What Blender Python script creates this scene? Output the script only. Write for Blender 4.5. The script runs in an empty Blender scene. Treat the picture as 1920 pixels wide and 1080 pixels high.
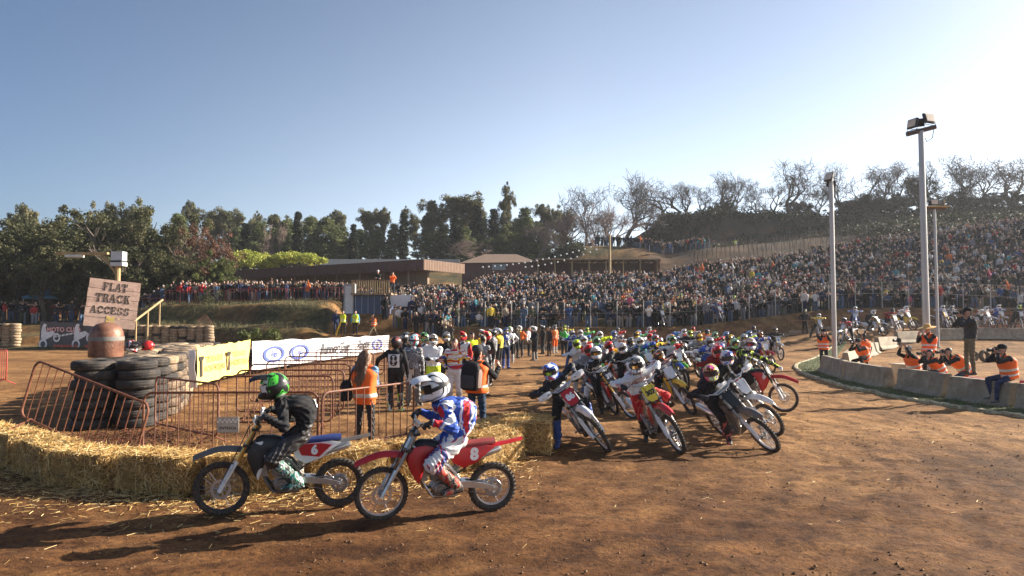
import bpy, math, random, hashlib
import numpy as np
from math import sin, cos, pi, radians, sqrt, atan2, hypot
from mathutils import Vector, Matrix, Euler, Quaternion
from mathutils.bvhtree import BVHTree

S = bpy.context.scene
COL = S.collection
# ------------------------------------------------------------------ camera
PITCH = math.atan(56 / 1280.0)
CAMH = 2.2
cd = bpy.data.cameras.new('camera')
cam = bpy.data.objects.new('camera', cd); COL.objects.link(cam)
cd.lens = 24.0; cd.sensor_width = 36.0; cd.clip_start = 0.1; cd.clip_end = 4000
cam.location = (0, 0, CAMH); cam.rotation_euler = (pi / 2 + PITCH, 0, 0)
S.camera = cam
# ------------------------------------------------------------------ sky, sun, exposure
SUN_AZ = radians(70)      # from +Y (view direction) towards +X (right)
SUN_EL = radians(25)
w = bpy.data.worlds.new('World'); S.world = w; w.use_nodes = True
nt = w.node_tree; nt.nodes.clear()
sky = nt.nodes.new('ShaderNodeTexSky'); sky.sky_type = 'NISHITA'; sky.sun_disc = False
sky.sun_elevation = SUN_EL; sky.sun_rotation = SUN_AZ
sky.air_density = 0.85; sky.dust_density = 1.9; sky.ozone_density = 3.0; sky.altitude = 100
bg = nt.nodes.new('ShaderNodeBackground'); bg.inputs[1].default_value = 0.052
wo = nt.nodes.new('ShaderNodeOutputWorld')
# whitish haze low in the sky, stronger towards the sun's side, the same law all round
tcg = nt.nodes.new('ShaderNodeTexCoord'); sx = nt.nodes.new('ShaderNodeSeparateXYZ'); nt.links.new(tcg.outputs['Generated'], sx.inputs[0])
def mth(op, a, b=None, clamp=False):
    n = nt.nodes.new('ShaderNodeMath'); n.operation = op; n.use_clamp = clamp
    for s_, v in ((n.inputs[0], a), (n.inputs[1], b)):
        if v is None: continue
        if isinstance(v, (int, float)): s_.default_value = v
        else: nt.links.new(v, s_)
    return n.outputs[0]
el_ = mth('MAXIMUM', sx.outputs[2], 0.0); fz = mth('POWER', 2.71828, mth('MULTIPLY', el_, -4.6))
dt_ = mth('ADD', mth('MULTIPLY', sx.outputs[0], sin(SUN_AZ)), mth('MULTIPLY', sx.outputs[1], cos(SUN_AZ)))
hz = mth('POWER', mth('DIVIDE', mth('ADD', dt_, .36), .75, True), 1.3); fz = mth('MULTIPLY', mth('MULTIPLY', fz, hz), 9.5)
hc_ = nt.nodes.new('ShaderNodeMix'); hc_.data_type = 'RGBA'; hc_.blend_type = 'ADD'; hc_.inputs[0].default_value = 1.0
cb = nt.nodes.new('ShaderNodeCombineColor'); nt.links.new(mth('MULTIPLY', fz, .90), cb.inputs[0]); nt.links.new(mth('MULTIPLY', fz, .97), cb.inputs[1]); nt.links.new(fz, cb.inputs[2])
nt.links.new(sky.outputs[0], hc_.inputs[6]); nt.links.new(cb.outputs[0], hc_.inputs[7])
nt.links.new(hc_.outputs[2], bg.inputs[0]); nt.links.new(bg.outputs[0], wo.inputs[0])
sd = bpy.data.lights.new('sun', 'SUN'); sd.energy = 5.0; sd.angle = radians(0.5); sd.color = (1.0, 0.90, 0.76)
sun = bpy.data.objects.new('sun', sd); COL.objects.link(sun)
sdir = Vector((sin(SUN_AZ) * cos(SUN_EL), cos(SUN_AZ) * cos(SUN_EL), sin(SUN_EL)))
sun.rotation_euler = sdir.to_track_quat('Z', 'Y').to_euler(); sun.location = (60, 20, 40)
S.view_settings.view_transform = 'Standard'; S.view_settings.look = 'None'
S.view_settings.exposure = 1.44; S.view_settings.gamma = 1.0; S.view_settings.use_curve_mapping = False

# ------------------------------------------------------------------ pixel of the photograph -> point of the place
def at(px, py, Y):
    dx = (px - 960) / 1280.0; dy = (540 - py) / 1280.0
    wy = cos(PITCH) - sin(PITCH) * dy; wz = sin(PITCH) + cos(PITCH) * dy
    return Vector((dx / wy * Y, Y, CAMH + wz / wy * Y))
def gp(px, py, z=0.0):
    dy = (540 - py) / 1280.0
    wy = cos(PITCH) - sin(PITCH) * dy; wz = sin(PITCH) + cos(PITCH) * dy
    t = (z - CAMH) / wz
    return Vector(((px - 960) / 1280.0 * t, wy * t, z))

# ------------------------------------------------------------------ object bookkeeping
def tag(o, label=None, cat=None, group=None, kind=None):
    if label:
        o['label'] = label
        if len(label.split()) > 16: print('LONG', label)
    if cat: o['category'] = cat
    if group: o['group'] = group
    if kind: o['kind'] = kind
    return o
def empty(name, loc=(0, 0, 0), rot=(0, 0, 0), label=None, cat=None, group=None):
    o = bpy.data.objects.new(name, None); COL.objects.link(o)
    o.empty_display_size = 0.2; o.location = loc; o.rotation_euler = rot
    return tag(o, label, cat, group)
def children(o): return [c for c in o.children]
def link(o, parent=None):
    COL.objects.link(o)
    if parent is not None: o.parent = parent
    return o
def inst(name, data, parent=None, loc=None, rot=None, scale=None, mats=None):
    o = bpy.data.objects.new(name, data); link(o, parent)
    if loc is not None: o.location = loc
    if rot is not None: o.rotation_euler = rot
    if scale is not None: o.scale = scale if hasattr(scale, '__len__') else (scale,) * 3
    if mats: setmats(o, mats)
    return o
def setmats(o, mats):
    for i, m in enumerate(mats):
        if m is None: continue
        o.material_slots[i].link = 'OBJECT'; o.material_slots[i].material = m
def rmat(z=0, x=0, y=0): return Euler((x, y, z), 'XYZ').to_matrix().to_4x4()

# ------------------------------------------------------------------ mesh builder
class MB:
    def __init__(s): s.v = []; s.f = []; s.m = []
    def add(s, vs, fs, mi=0, M=None):
        b = len(s.v)
        if M is not None: vs = [M @ Vector(p) for p in vs]
        s.v.extend([tuple(p) for p in vs]); s.f.extend([tuple(b + i for i in f) for f in fs]); s.m.extend([mi] * len(fs))
        return s
    def box(s, c, d, mi=0, M=None, rz=0, taper=1.0):
        x, y, z = [k / 2 for k in d]; R = Matrix.Rotation(rz, 3, 'Z')
        vs = [Vector(c) + R @ Vector((a * x * (taper if e > 0 else 1), b * y * (taper if e > 0 else 1), e * z)) for a in (-1, 1) for b in (-1, 1) for e in (-1, 1)]
        return s.add(vs, [(0, 1, 3, 2), (4, 6, 7, 5), (0, 4, 5, 1), (2, 3, 7, 6), (0, 2, 6, 4), (1, 5, 7, 3)], mi, M)
    def tube(s, pts, r, n=8, mi=0, M=None, caps=True, closed=False, sx=1.0, up=None):
        pts = [Vector(p) for p in pts]; k = len(pts)
        if not hasattr(r, '__len__'): r = [r] * k
        vs = []; fs = []; prev = None
        for i, p in enumerate(pts):
            if closed: d = pts[(i + 1) % k] - pts[i - 1]
            else: d = pts[min(i + 1, k - 1)] - pts[max(i - 1, 0)]
            if d.length < 1e-9: d = Vector((0, 0, 1))
            d.normalize()
            if prev is None:
                a = Vector(up) if up is not None else (Vector((0, 0, 1)) if abs(d.z) < 0.9 else Vector((1, 0, 0)))
            else: a = prev
            u = a - d * a.dot(d)
            if u.length < 1e-6: u = d.orthogonal()
            u.normalize(); prev = u; w_ = d.cross(u)
            for j in range(n):
                t = 2 * pi * j / n
                vs.append(p + (u * cos(t) + w_ * sin(t) * sx) * r[i])
        m = k if closed else k - 1
        for i in range(m):
            a0 = i * n; b0 = ((i + 1) % k) * n
            for j in range(n): fs.append((a0 + j, a0 + (j + 1) % n, b0 + (j + 1) % n, b0 + j))
        if caps and not closed:
            fs.append(tuple(range(n - 1, -1, -1))); fs.append(tuple((k - 1) * n + j for j in range(n)))
        return s.add(vs, fs, mi, M)
    def lathe(s, prof, n=24, mi=0, M=None, axis='Z', closed=False):
        # prof: (radius, height)
        k = len(prof); vs = []
        for r, h in prof:
            for j in range(n):
                t = 2 * pi * j / n; a, b = r * cos(t), r * sin(t)
                vs.append((a, b, h) if axis == 'Z' else ((a, h, b) if axis == 'Y' else (h, a, b)))
        fs = []
        for i in range(k if closed else k - 1):
            a0 = i * n; b0 = ((i + 1) % k) * n
            for j in range(n): fs.append((a0 + j, a0 + (j + 1) % n, b0 + (j + 1) % n, b0 + j))
        if not closed:
            if prof[0][0] > 1e-5: fs.append(tuple(range(n - 1, -1, -1)))
            if prof[-1][0] > 1e-5: fs.append(tuple((k - 1) * n + j for j in range(n)))
        return s.add(vs, fs, mi, M)
    def prism(s, poly, y0, y1, mi=0, M=None, bow=0.0, axes='xz'):
        # polygon in the xz plane (or xy, yz), extruded
        n = len(poly); cx = sum(p[0] for p in poly) / n; cz = sum(p[1] for p in poly) / n
        def P(a, b, c): return {'xz': (a, c, b), 'xy': (a, b, c), 'yz': (c, a, b)}[axes]
        vs = [P(a, b, y0) for a, b in poly] + [P(a, b, y1) for a, b in poly]
        fs = [(i, (i + 1) % n, n + (i + 1) % n, n + i) for i in range(n)]
        if bow:
            vs += [P(cx, cz, y0 - (bow if y0 < y1 else -bow) * 0), P(cx, cz, y1 + bow)]
            fs += [((i + 1) % n, i, 2 * n) for i in range(n)] + [(n + i, n + (i + 1) % n, 2 * n + 1) for i in range(n)]
        else:
            fs += [tuple(range(n - 1, -1, -1)), tuple(range(n, 2 * n))]
        return s.add(vs, fs, mi, M)
    def ball(s, c, r, mi=0, M=None, nu=12, nv=8, R=None):
        if not hasattr(r, '__len__'): r = (r, r, r)
        vs = []; fs = []
        for i in range(nv + 1):
            e = -pi / 2 + pi * i / nv
            for j in range(nu):
                a = 2 * pi * j / nu
                p = Vector((r[0] * cos(e) * cos(a), r[1] * cos(e) * sin(a), r[2] * sin(e)))
                if R is not None: p = R @ p
                vs.append(Vector(c) + p)
        for i in range(nv):
            for j in range(nu): fs.append((i * nu + j, i * nu + (j + 1) % nu, (i + 1) * nu + (j + 1) % nu, (i + 1) * nu + j))
        return s.add(vs, fs, mi, M)
    def loft(s, rings, mi=0, M=None, caps=True):
        n = len(rings[0]); vs = [p for r in rings for p in r]; fs = []
        for i in range(len(rings) - 1):
            for j in range(n): fs.append((i * n + j, i * n + (j + 1) % n, (i + 1) * n + (j + 1) % n, (i + 1) * n + j))
        if caps: fs += [tuple(range(n - 1, -1, -1)), tuple((len(rings) - 1) * n + j for j in range(n))]
        return s.add(vs, fs, mi, M)
    def sheet(s, grid, th=0.004, mi=0, M=None):
        # grid[i][j] of points; thickened along the normals
        a = len(grid); b = len(grid[0]); V = [[Vector(p) for p in r] for r in grid]; N = []
        for i in range(a):
            row = []
            for j in range(b):
                du = V[min(i + 1, a - 1)][j] - V[max(i - 1, 0)][j]; dv = V[i][min(j + 1, b - 1)] - V[i][max(j - 1, 0)]
                nn = du.cross(dv); row.append(nn.normalized() if nn.length > 1e-9 else Vector((0, 0, 1)))
            N.append(row)
        vs = [V[i][j] + N[i][j] * th / 2 for i in range(a) for j in range(b)] + [V[i][j] - N[i][j] * th / 2 for i in range(a) for j in range(b)]
        o = a * b; fs = []
        for i in range(a - 1):
            for j in range(b - 1):
                q = (i * b + j, (i + 1) * b + j, (i + 1) * b + j + 1, i * b + j + 1)
                fs.append(q); fs.append(tuple(o + k for k in reversed(q)))
        for i in range(a - 1):
            for j in (0, b - 1):
                p, q = i * b + j, (i + 1) * b + j; fs.append((p, q, q + o, p + o) if j else (q, p, p + o, q + o))
        for j in range(b - 1):
            for i in (0, a - 1):
                p, q = i * b + j, i * b + j + 1; fs.append((q, p, p + o, q + o) if i else (p, q, q + o, p + o))
        return s.add(vs, fs, mi, M)
    def mesh(s, name, mats, smooth=True, angle=35):
        me = bpy.data.meshes.new(name); me.from_pydata(s.v, [], s.f)
        if not isinstance(mats, (list, tuple)): mats = [mats]
        for m in mats: me.materials.append(m)
        me.polygons.foreach_set('material_index', np.array(s.m, dtype=np.int32))
        if smooth:
            me.polygons.foreach_set('use_smooth', np.ones(len(s.f), dtype=bool))
            me.update()
            try: me.set_sharp_from_angle(angle=radians(angle))
            except Exception: pass
        me.update(); return me
    def build(s, name, mats, parent=None, smooth=True, angle=35, loc=None, rot=None):
        return inst(name, s.mesh(name, mats, smooth, angle), parent, loc, rot)

def np_mesh(name, V, F, mats, mi=None, smooth=False, col=None):
    """V (n,3); F (m,k) quads or triangles, fast path"""
    V = np.asarray(V, dtype=np.float32); F = np.asarray(F, dtype=np.int32); k = F.shape[1]
    me = bpy.data.meshes.new(name)
    me.vertices.add(len(V)); me.vertices.foreach_set('co', V.ravel())
    me.loops.add(F.size); me.loops.foreach_set('vertex_index', F.ravel())
    me.polygons.add(len(F)); me.polygons.foreach_set('loop_start', np.arange(0, F.size, k, dtype=np.int32))
    if not isinstance(mats, (list, tuple)): mats = [mats]
    for m in mats: me.materials.append(m)
    if mi is not None: me.polygons.foreach_set('material_index', np.asarray(mi, dtype=np.int32))
    me.polygons.foreach_set('use_smooth', np.full(len(F), smooth, dtype=bool))
    if col is not None:
        at_ = me.color_attributes.new('Col', 'FLOAT_COLOR', 'POINT')
        c = np.ones((len(V), 4), dtype=np.float32); c[:, :col.shape[1]] = col; at_.data.foreach_set('color', c.ravel())
    me.update(calc_edges=True); me.validate(); return me

# ------------------------------------------------------------------ value noise in numpy
_rng0 = np.random.default_rng(5); _T = _rng0.random((256, 256)).astype(np.float64)
def vnoise(x, y):
    xi = np.floor(x).astype(int); yi = np.floor(y).astype(int); fx = x - xi; fy = y - yi
    fx = fx * fx * (3 - 2 * fx); fy = fy * fy * (3 - 2 * fy)
    a = _T[xi & 255, yi & 255]; b = _T[(xi + 1) & 255, yi & 255]; c = _T[xi & 255, (yi + 1) & 255]; d = _T[(xi + 1) & 255, (yi + 1) & 255]
    return (a * (1 - fx) + b * fx) * (1 - fy) + (c * (1 - fx) + d * fx) * fy
def fbm(x, y, o=4, s=0):
    t = 0; a = 0.5
    for i in range(o):
        t = t + a * (vnoise(x * 2 ** i + 17 * i + s, y * 2 ** i + 31 * i + s) - 0.5); a *= 0.5
    return t
def sstep(a, b, x):
    t = np.clip((x - a) / (b - a), 0, 1); return t * t * (3 - 2 * t)

# ------------------------------------------------------------------ materials
_MC = {}
def _n(nt, t, **k):
    n = nt.nodes.new(t)
    for a, b in k.items(): setattr(n, a, b)
    return n
def base_mat(name):
    m = bpy.data.materials.new(name); m.use_nodes = True; nt = m.node_tree
    return m, nt, nt.nodes['Principled BSDF']
def noise(nt, scale, detail=3, rough=.6, co='Object', dist=0.0, sc=None):
    tc = _n(nt, 'ShaderNodeTexCoord'); mp = _n(nt, 'ShaderNodeMapping')
    nt.links.new(tc.outputs[co], mp.inputs[0])
    if sc: mp.inputs['Scale'].default_value = sc
    n = _n(nt, 'ShaderNodeTexNoise'); n.inputs['Scale'].default_value = scale; n.inputs['Detail'].default_value = detail
    n.inputs['Roughness'].default_value = rough; n.inputs['Distortion'].default_value = dist
    nt.links.new(mp.outputs[0], n.inputs[0]); return n
def ramp(nt, src, stops, interp='LINEAR'):
    r = _n(nt, 'ShaderNodeValToRGB'); e = r.color_ramp.elements; r.color_ramp.interpolation = interp
    while len(e) < len(stops): e.new(0.5)
    for i, (p, c) in enumerate(stops):
        e[i].position = p; e[i].color = (*c, 1) if len(c) == 3 else c
    nt.links.new(src, r.inputs[0]); return r
def mixc(nt, fac, a, b, mode='MIX'):
    m = _n(nt, 'ShaderNodeMix', data_type='RGBA', blend_type=mode)
    for s_, v in ((m.inputs[0], fac), (m.inputs[6], a), (m.inputs[7], b)):
        if isinstance(v, (int, float)): s_.default_value = v
        elif isinstance(v, tuple): s_.default_value = (*v, 1) if len(v) == 3 else v
        else: nt.links.new(v, s_)
    return m.outputs[2]
def mat(name, col, rough=.6, metal=0.0, var=.12, scale=6, bump=0.0, bscale=60, dirt=0.0, spec=.5, dcol=(.16, .085, .04), stretch=None):
    key = (name, tuple(col), rough, metal, dirt)
    if key in _MC: return _MC[key]
    m, nt, b = base_mat(name); L = nt.links
    n = noise(nt, scale, 3, sc=stretch)
    c1 = tuple(max(0, k * (1 - var)) for k in col); c2 = tuple(min(1, k * (1 + var)) for k in col)
    r = ramp(nt, n.outputs[0], [(.3, c1), (.7, c2)]); out = r.outputs[0]
    if dirt > 0:
        d = noise(nt, scale * 1.7, 6, .7, dist=.3)
        dr = ramp(nt, d.outputs[0], [(.62 - .28 * dirt, (0, 0, 0)), (.80 - .12 * dirt, (1, 1, 1))])
        mm = _n(nt, 'ShaderNodeMath', operation='MULTIPLY'); mm.inputs[1].default_value = min(1, .45 + .5 * dirt)
        L.new(dr.outputs[0], mm.inputs[0]); out = mixc(nt, mm.outputs[0], out, dcol)
    L.new(out, b.inputs['Base Color'])
    b.inputs['Roughness'].default_value = rough; b.inputs['Metallic'].default_value = metal
    b.inputs['Specular IOR Level'].default_value = spec
    if bump:
        bn = noise(nt, bscale, 4, sc=stretch); bp = _n(nt, 'ShaderNodeBump'); bp.inputs['Strength'].default_value = bump; bp.inputs['Distance'].default_value = .02
        L.new(bn.outputs[0], bp.inputs['Height']); L.new(bp.outputs[0], b.inputs['Normal'])
    _MC[key] = m; return m
def gfx(name, cols, scale=5, seed=0.0, rough=.45, dirt=.25, stretch=(1, 1, .5), dist=.6):
    """printed racing graphics: hard-edged patches of a few colours"""
    key = ('g', name, tuple(cols), scale, seed)
    if key in _MC: return _MC[key]
    m, nt, b = base_mat(name); L = nt.links
    tc = _n(nt, 'ShaderNodeTexCoord'); mp = _n(nt, 'ShaderNodeMapping'); mp.inputs['Scale'].default_value = stretch
    mp.inputs['Location'].default_value = (seed * 3.1, seed * 1.7, seed); mp.inputs['Rotation'].default_value = (.3 + seed, .5, seed * 2)
    L.new(tc.outputs['Object'], mp.inputs[0])
    n = _n(nt, 'ShaderNodeTexNoise'); n.inputs['Scale'].default_value = scale; n.inputs['Detail'].default_value = 1.0; n.inputs['Distortion'].default_value = dist
    L.new(mp.outputs[0], n.inputs[0]); k = len(cols)
    r = ramp(nt, n.outputs[0], [(0 if i == 0 else .40 + .22 * i / k, c) for i, c in enumerate(cols)], 'CONSTANT')
    d = noise(nt, 7, 6, .7); dr = ramp(nt, d.outputs[0], [(.62 - .25 * dirt, (0, 0, 0)), (.85, (.8, .8, .8))])
    out = mixc(nt, dr.outputs[0], r.outputs[0], (.2, .11, .055))
    L.new(out, b.inputs['Base Color']); b.inputs['Roughness'].default_value = rough
    _MC[key] = m; return m

# text as a flat mesh (centred), letters are print on a thing
def text_mesh(txt, size=1.0, bold=0.0, shear=0.0, depth=0.0, m=None, spacing=1.0):
    cu = bpy.data.curves.new('lettering', 'FONT'); cu.body = txt; cu.size = size; cu.align_x = 'CENTER'; cu.align_y = 'CENTER'
    cu.offset = bold; cu.shear = shear; cu.extrude = depth; cu.resolution_u = 3; cu.space_character = spacing
    o = bpy.data.objects.new('tmp', cu); COL.objects.link(o)
    dg = bpy.context.evaluated_depsgraph_get(); me = bpy.data.meshes.new_from_object(o.evaluated_get(dg))
    bpy.data.objects.remove(o); bpy.data.curves.remove(cu)
    me.materials.clear()
    if m: me.materials.append(m)
    return me
def xform(me, M):
    me.transform(M); me.update(); return me
# ================================================================== terrain
def ztop(x): return np.interp(x, [-200, -6, 15, 20, 30, 41, 58, 120], [5.4, 5.6, 5.8, 6.6, 7.8, 9.1, 11.8, 14.0])
def terrain(x, y):
    x = np.asarray(x, dtype=float); y = np.asarray(y, dtype=float)
    z = 1.45 * sstep(35, 48, y) * sstep(10, 26, x)
    # left bank and terrace in front of the long roofed building
    wl = 1 - sstep(-14.5, -12.5, x)                      # 1 on the left side
    th = 1.9 + 1.7 * sstep(-33, -27, x)
    yb = y; y = y - 2.2 * (1 - sstep(-22, -17, x))
    stepz = 0.36 * sstep(46.2, 46.9, y) + 0.08 * sstep(47, 49.5, y) + 0.44 * sstep(49.8, 51.0, y) + 0.12 * sstep(51.5, 56, y)
    zl = 0.3 * sstep(43, 46, y) + (th - .3) * stepz + 5.6 * sstep(72, 98, y); y = yb
    # spectator hillside
    zt = ztop(x)
    base = 1.45 * sstep(10, 26, x)
    zr = base * sstep(35, 48, y) * (1 - sstep(50, 54, y)) + 1.5 * sstep(48.4, 49.8, y) * (1 - sstep(52, 54, y)) + \
        (1.5 + (zt - 1.5) * np.clip((y - 52) / 24, 0, 1)) * sstep(51.5, 53.5, y) + (2.6 + 1.5 * sstep(18, 28, x)) * sstep(77, 98, y) + 1.0 * sstep(46.2, 47.3, y) * (1 - sstep(-5.5, -4, x)) * (1 - sstep(50, 54, y))
    z = wl * zl + (1 - wl) * zr
    # grass mound on the hill top
    m = np.exp(-(((x - 13) / 7.5) ** 4)) * np.exp(-(((y - 99) / 8.5) ** 4)) * 2.6
    m2 = np.exp(-(((x - 12) / 19.0) ** 2)) * np.exp(-(((y - 100) / 9.0) ** 2)) * 1.4
    z = z + m + m2
    # far embankment with scrub
    z = z + sstep(92, 125, y) * (1 - sstep(10, 22, x)) * 3.2
    e = sstep(17, 27, x) * sstep(108, 116, y)
    z = z * (1 - e) + e * (19.6 + .6 * np.sin(x * .09) + .5 * sstep(118, 135, y) - 1.5 * (1 - sstep(22, 34, x)))
    n = fbm(x * .35, y * .35, 4) * .5
    z = z + n * sstep(46, 60, y) * 1.0
    return z
def track(x, y):
    """shallow ruts and footprints of the track"""
    near = 1 - sstep(24, 40, y)
    d = fbm(x * 1.1, y * 1.1, 3, 3) * .08 + fbm(x * 4, y * 6, 3, 9) * .055 + fbm(x * 13, y * 13, 2, 5) * .03
    r = hypot_np(x + 1.5, y - 14)
    rut = -0.026 * np.clip(np.sin(r * 6.5 + fbm(x * .8, y * .8, 2) * 9) - .45, 0, 1)
    return (d + rut) * near
def hypot_np(a, b): return np.sqrt(a * a + b * b)
def H(x, y): return float(terrain(x, y)) + float(track(np.float64(x), np.float64(y)))

def axis(segs):
    out = []
    for a, b, st in segs: out += list(np.arange(a, b - 1e-6, st))
    out.append(segs[-1][1]); return np.array(out)
xs = axis([(-1500, -300, 200), (-300, -80, 11), (-80, -16, .8), (-16, -9, .25), (-9, 13, .07), (13, 20, .25), (20, 80, .8), (80, 300, 11), (300, 1500, 200)])
ys = axis([(-400, -20, 60), (-20, 4, 2), (4, 14, .07), (14, 20, .12), (20, 34, .25), (34, 60, .45), (60, 130, 1.0), (130, 400, 12), (400, 1800, 200)])
X, Y = np.meshgrid(xs, ys); Z = terrain(X, Y) + track(X, Y)
nx, ny = len(xs), len(ys); V = np.stack([X.ravel(), Y.ravel(), Z.ravel()], 1)
i, j = np.meshgrid(np.arange(nx - 1), np.arange(ny - 1)); a = (j * nx + i).ravel()
F = np.stack([a, a + 1, a + nx + 1, a + nx], 1)
# masks: R grass cover, G bare earth of the hill, B darker towards the camera
G = np.zeros((len(V), 3)); gx, gy = V[:, 0], V[:, 1]
nz = fbm(gx * .5, gy * .5, 4, 2); left = gx < -13.2
G[:, 0] = np.where(left & (gy > 46) & (gy < 57.5), np.clip(.75 + nz * 3.0, 0, 1), 0)
G[:, 0] = np.where((gy > 51) & ~left, np.clip(.42 + nz * 3.0, 0, 1), G[:, 0])
G[:, 0] = np.where(gy > 83, np.clip(.7 + nz * 2.5, 0, 1), G[:, 0])
soil = sstep(76, 79, gy) * sstep(14, 20, gx)
G[:, 0] = G[:, 0] * (1 - .85 * soil); G[:, 1] = soil * np.clip(.8 + nz, 0, 1)
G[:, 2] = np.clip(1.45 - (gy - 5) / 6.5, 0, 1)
G[:, 0] = np.where((gy > 50) & (gx > 33) , np.clip(.5 + nz * 3, 0, 1), G[:, 0])
def curve_pts(ctrl, n=60):
    """Catmull-Rom through control points (x, y)"""
    P = [Vector((*p, 0)) if len(p) == 2 else Vector(p) for p in ctrl]; P = [P[0] * 2 - P[1]] + P + [P[-1] * 2 - P[-2]]; out = []
    k = len(P) - 3
    for q in range(n + 1):
        t = q / n * k; s_ = min(int(t), k - 1); t -= s_; a, b, c, d = P[s_:s_ + 4]
        out.append(.5 * ((2 * b) + (c - a) * t + (2 * a - 5 * b + 4 * c - d) * t * t + (3 * b - a - 3 * c + d) * t ** 3))
    return out

m, nt, b = base_mat('dirt_ground'); L = nt.links
n1 = noise(nt, .35, 5, .62); n2 = noise(nt, 2.2, 6, .72); n3 = noise(nt, 14, 6, .72); n4 = noise(nt, 55, 5, .7)
n5 = noise(nt, 1.1, 4, .6, sc=(.35, 1.6, 1), dist=.5)
c1 = ramp(nt, n1.outputs[0], [(.32, (.150, .075, .028)), (.5, (.275, .145, .055)), (.68, (.41, .238, .100))])
c2 = ramp(nt, n2.outputs[0], [(.34, (.42, .34, .30)), (.5, (.92, .90, .88)), (.62, (1.12, 1.10, 1.06))])
c3 = ramp(nt, n3.outputs[0], [(.36, (.34, .29, .26)), (.5, (.96, .96, .96)), (.66, (1.3, 1.28, 1.24))])
c5 = ramp(nt, n5.outputs[0], [(.34, (.78, .74, .70)), (.52, (1, 1, 1)), (.68, (1.15, 1.14, 1.12))])
o1 = mixc(nt, .85, c1.outputs[0], c2.outputs[0], 'MULTIPLY'); o1 = mixc(nt, .8, o1, c3.outputs[0], 'MULTIPLY'); o1 = mixc(nt, .9, o1, c5.outputs[0], 'MULTIPLY')
wv = _n(nt, 'ShaderNodeTexWave', wave_type='RINGS', rings_direction='SPHERICAL'); tcw = _n(nt, 'ShaderNodeTexCoord'); mpw = _n(nt, 'ShaderNodeMapping'); mpw.inputs['Location'].default_value = (6.0, -13.0, 0); mpw.inputs['Scale'].default_value = (.8, 1, 0)
L.new(tcw.outputs['Object'], mpw.inputs[0]); L.new(mpw.outputs[0], wv.inputs[0]); wv.inputs['Scale'].default_value = .55; wv.inputs['Distortion'].default_value = 7; wv.inputs['Detail'].default_value = 5; wv.inputs['Detail Scale'].default_value = 1.6; wv.inputs['Detail Roughness'].default_value = .62
cw = ramp(nt, wv.outputs[0], [(.10, (.62, .57, .53)), (.34, (.96, .95, .94)), (.8, (1.08, 1.07, 1.06))]); o1 = mixc(nt, .6, o1, cw.outputs[0], 'MULTIPLY')
# grass and hill soil by cover mask
ca = _n(nt, 'ShaderNodeVertexColor', layer_name='Col'); sp = _n(nt, 'ShaderNodeSeparateColor'); L.new(ca.outputs[0], sp.inputs[0])
near_n = noise(nt, 1.6, 6, .75, sc=(.5, 1, 1)); dm_ = _n(nt, 'ShaderNodeMath', operation='MULTIPLY'); dr_ = ramp(nt, near_n.outputs[0], [(.30, (.45, .45, .45)), (.52, (1, 1, 1))]); L.new(dr_.outputs[0], dm_.inputs[0]); L.new(sp.outputs[2], dm_.inputs[1]); o1 = mixc(nt, dm_.outputs[0], o1, mixc(nt, 1.0, o1, (.46, .38, .34), 'MULTIPLY'))  # ground colour darkened towards the camera by the B mask, broken up by noise
gn = noise(nt, 3.0, 6, .7)
gc = ramp(nt, gn.outputs[0], [(.3, (.022, .022, .010)), (.5, (.055, .050, .020)), (.62, (.13, .10, .042)), (.75, (.26, .19, .09))])
o2 = mixc(nt, sp.outputs[1], mixc(nt, sp.outputs[0], o1, gc.outputs[0]), (.060, .044, .032))
L.new(o2, b.inputs['Base Color']); b.inputs['Roughness'].default_value = .95; b.inputs['Specular IOR Level'].default_value = .2
bp = _n(nt, 'ShaderNodeBump'); bp.inputs['Strength'].default_value = .9; bp.inputs['Distance'].default_value = .03; L.new(n3.outputs[0], bp.inputs['Height'])
bp2 = _n(nt, 'ShaderNodeBump'); bp2.inputs['Strength'].default_value = .8; bp2.inputs['Distance'].default_value = .008
L.new(n4.outputs[0], bp2.inputs['Height']); L.new(bp.outputs[0], bp2.inputs['Normal']); L.new(bp2.outputs[0], b.inputs['Normal'])
M_DIRT = m
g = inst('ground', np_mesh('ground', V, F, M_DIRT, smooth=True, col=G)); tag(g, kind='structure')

# ------------------------------------------------------------------ clods and straw lying on the track (stuff)
def scatter(name, n, fn, mats, seed, make, label, cat):
    rg = np.random.default_rng(seed); Vs = []; Fs = []; base = 0; mi = []
    for k in range(n):
        p = fn(rg)
        if p is None: continue
        v, f, q = make(rg, p); Vs.append(v); Fs.append(np.asarray(f) + base); base += len(v); mi += [q] * len(f)
    o = inst(name, np_mesh(name, np.concatenate(Vs), np.concatenate(Fs), mats, mi)); return tag(o, label, cat, kind='stuff')
OCT = np.array([(1, 0, 0), (-1, 0, 0), (0, 1, 0), (0, -1, 0), (0, 0, 1), (0, 0, -1)], float)
OCF = [(0, 2, 4), (2, 1, 4), (1, 3, 4), (3, 0, 4), (2, 0, 5), (1, 2, 5), (3, 1, 5), (0, 3, 5)]
def clod(rg, p):
    s = min(.022, .005 + rg.exponential(.005)); v = OCT * s * (0.6 + .8 * rg.random((6, 3))) * (1, 1, .6)
    a = rg.random() * 6.3; R = np.array([[cos(a), -sin(a), 0], [sin(a), cos(a), 0], [0, 0, 1]])
    return v @ R.T + np.array([p[0], p[1], H(p[0], p[1]) + s * .25]), OCF, rg.integers(0, 2)
def near_pt(rg):
    y = 5.0 + rg.random() ** 1.3 * 20; x = (rg.random() * 1.7 - .85) * y * .95
    if vnoise(np.float64(x * .8 + 9), np.float64(y * .8)) < .36: return None
    return x, y
M_CL = [mat('dark_soil', (.13, .068, .032), .95, bump=.5), mat('dry_soil', (.24, .135, .065), .95, bump=.5)]
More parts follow.
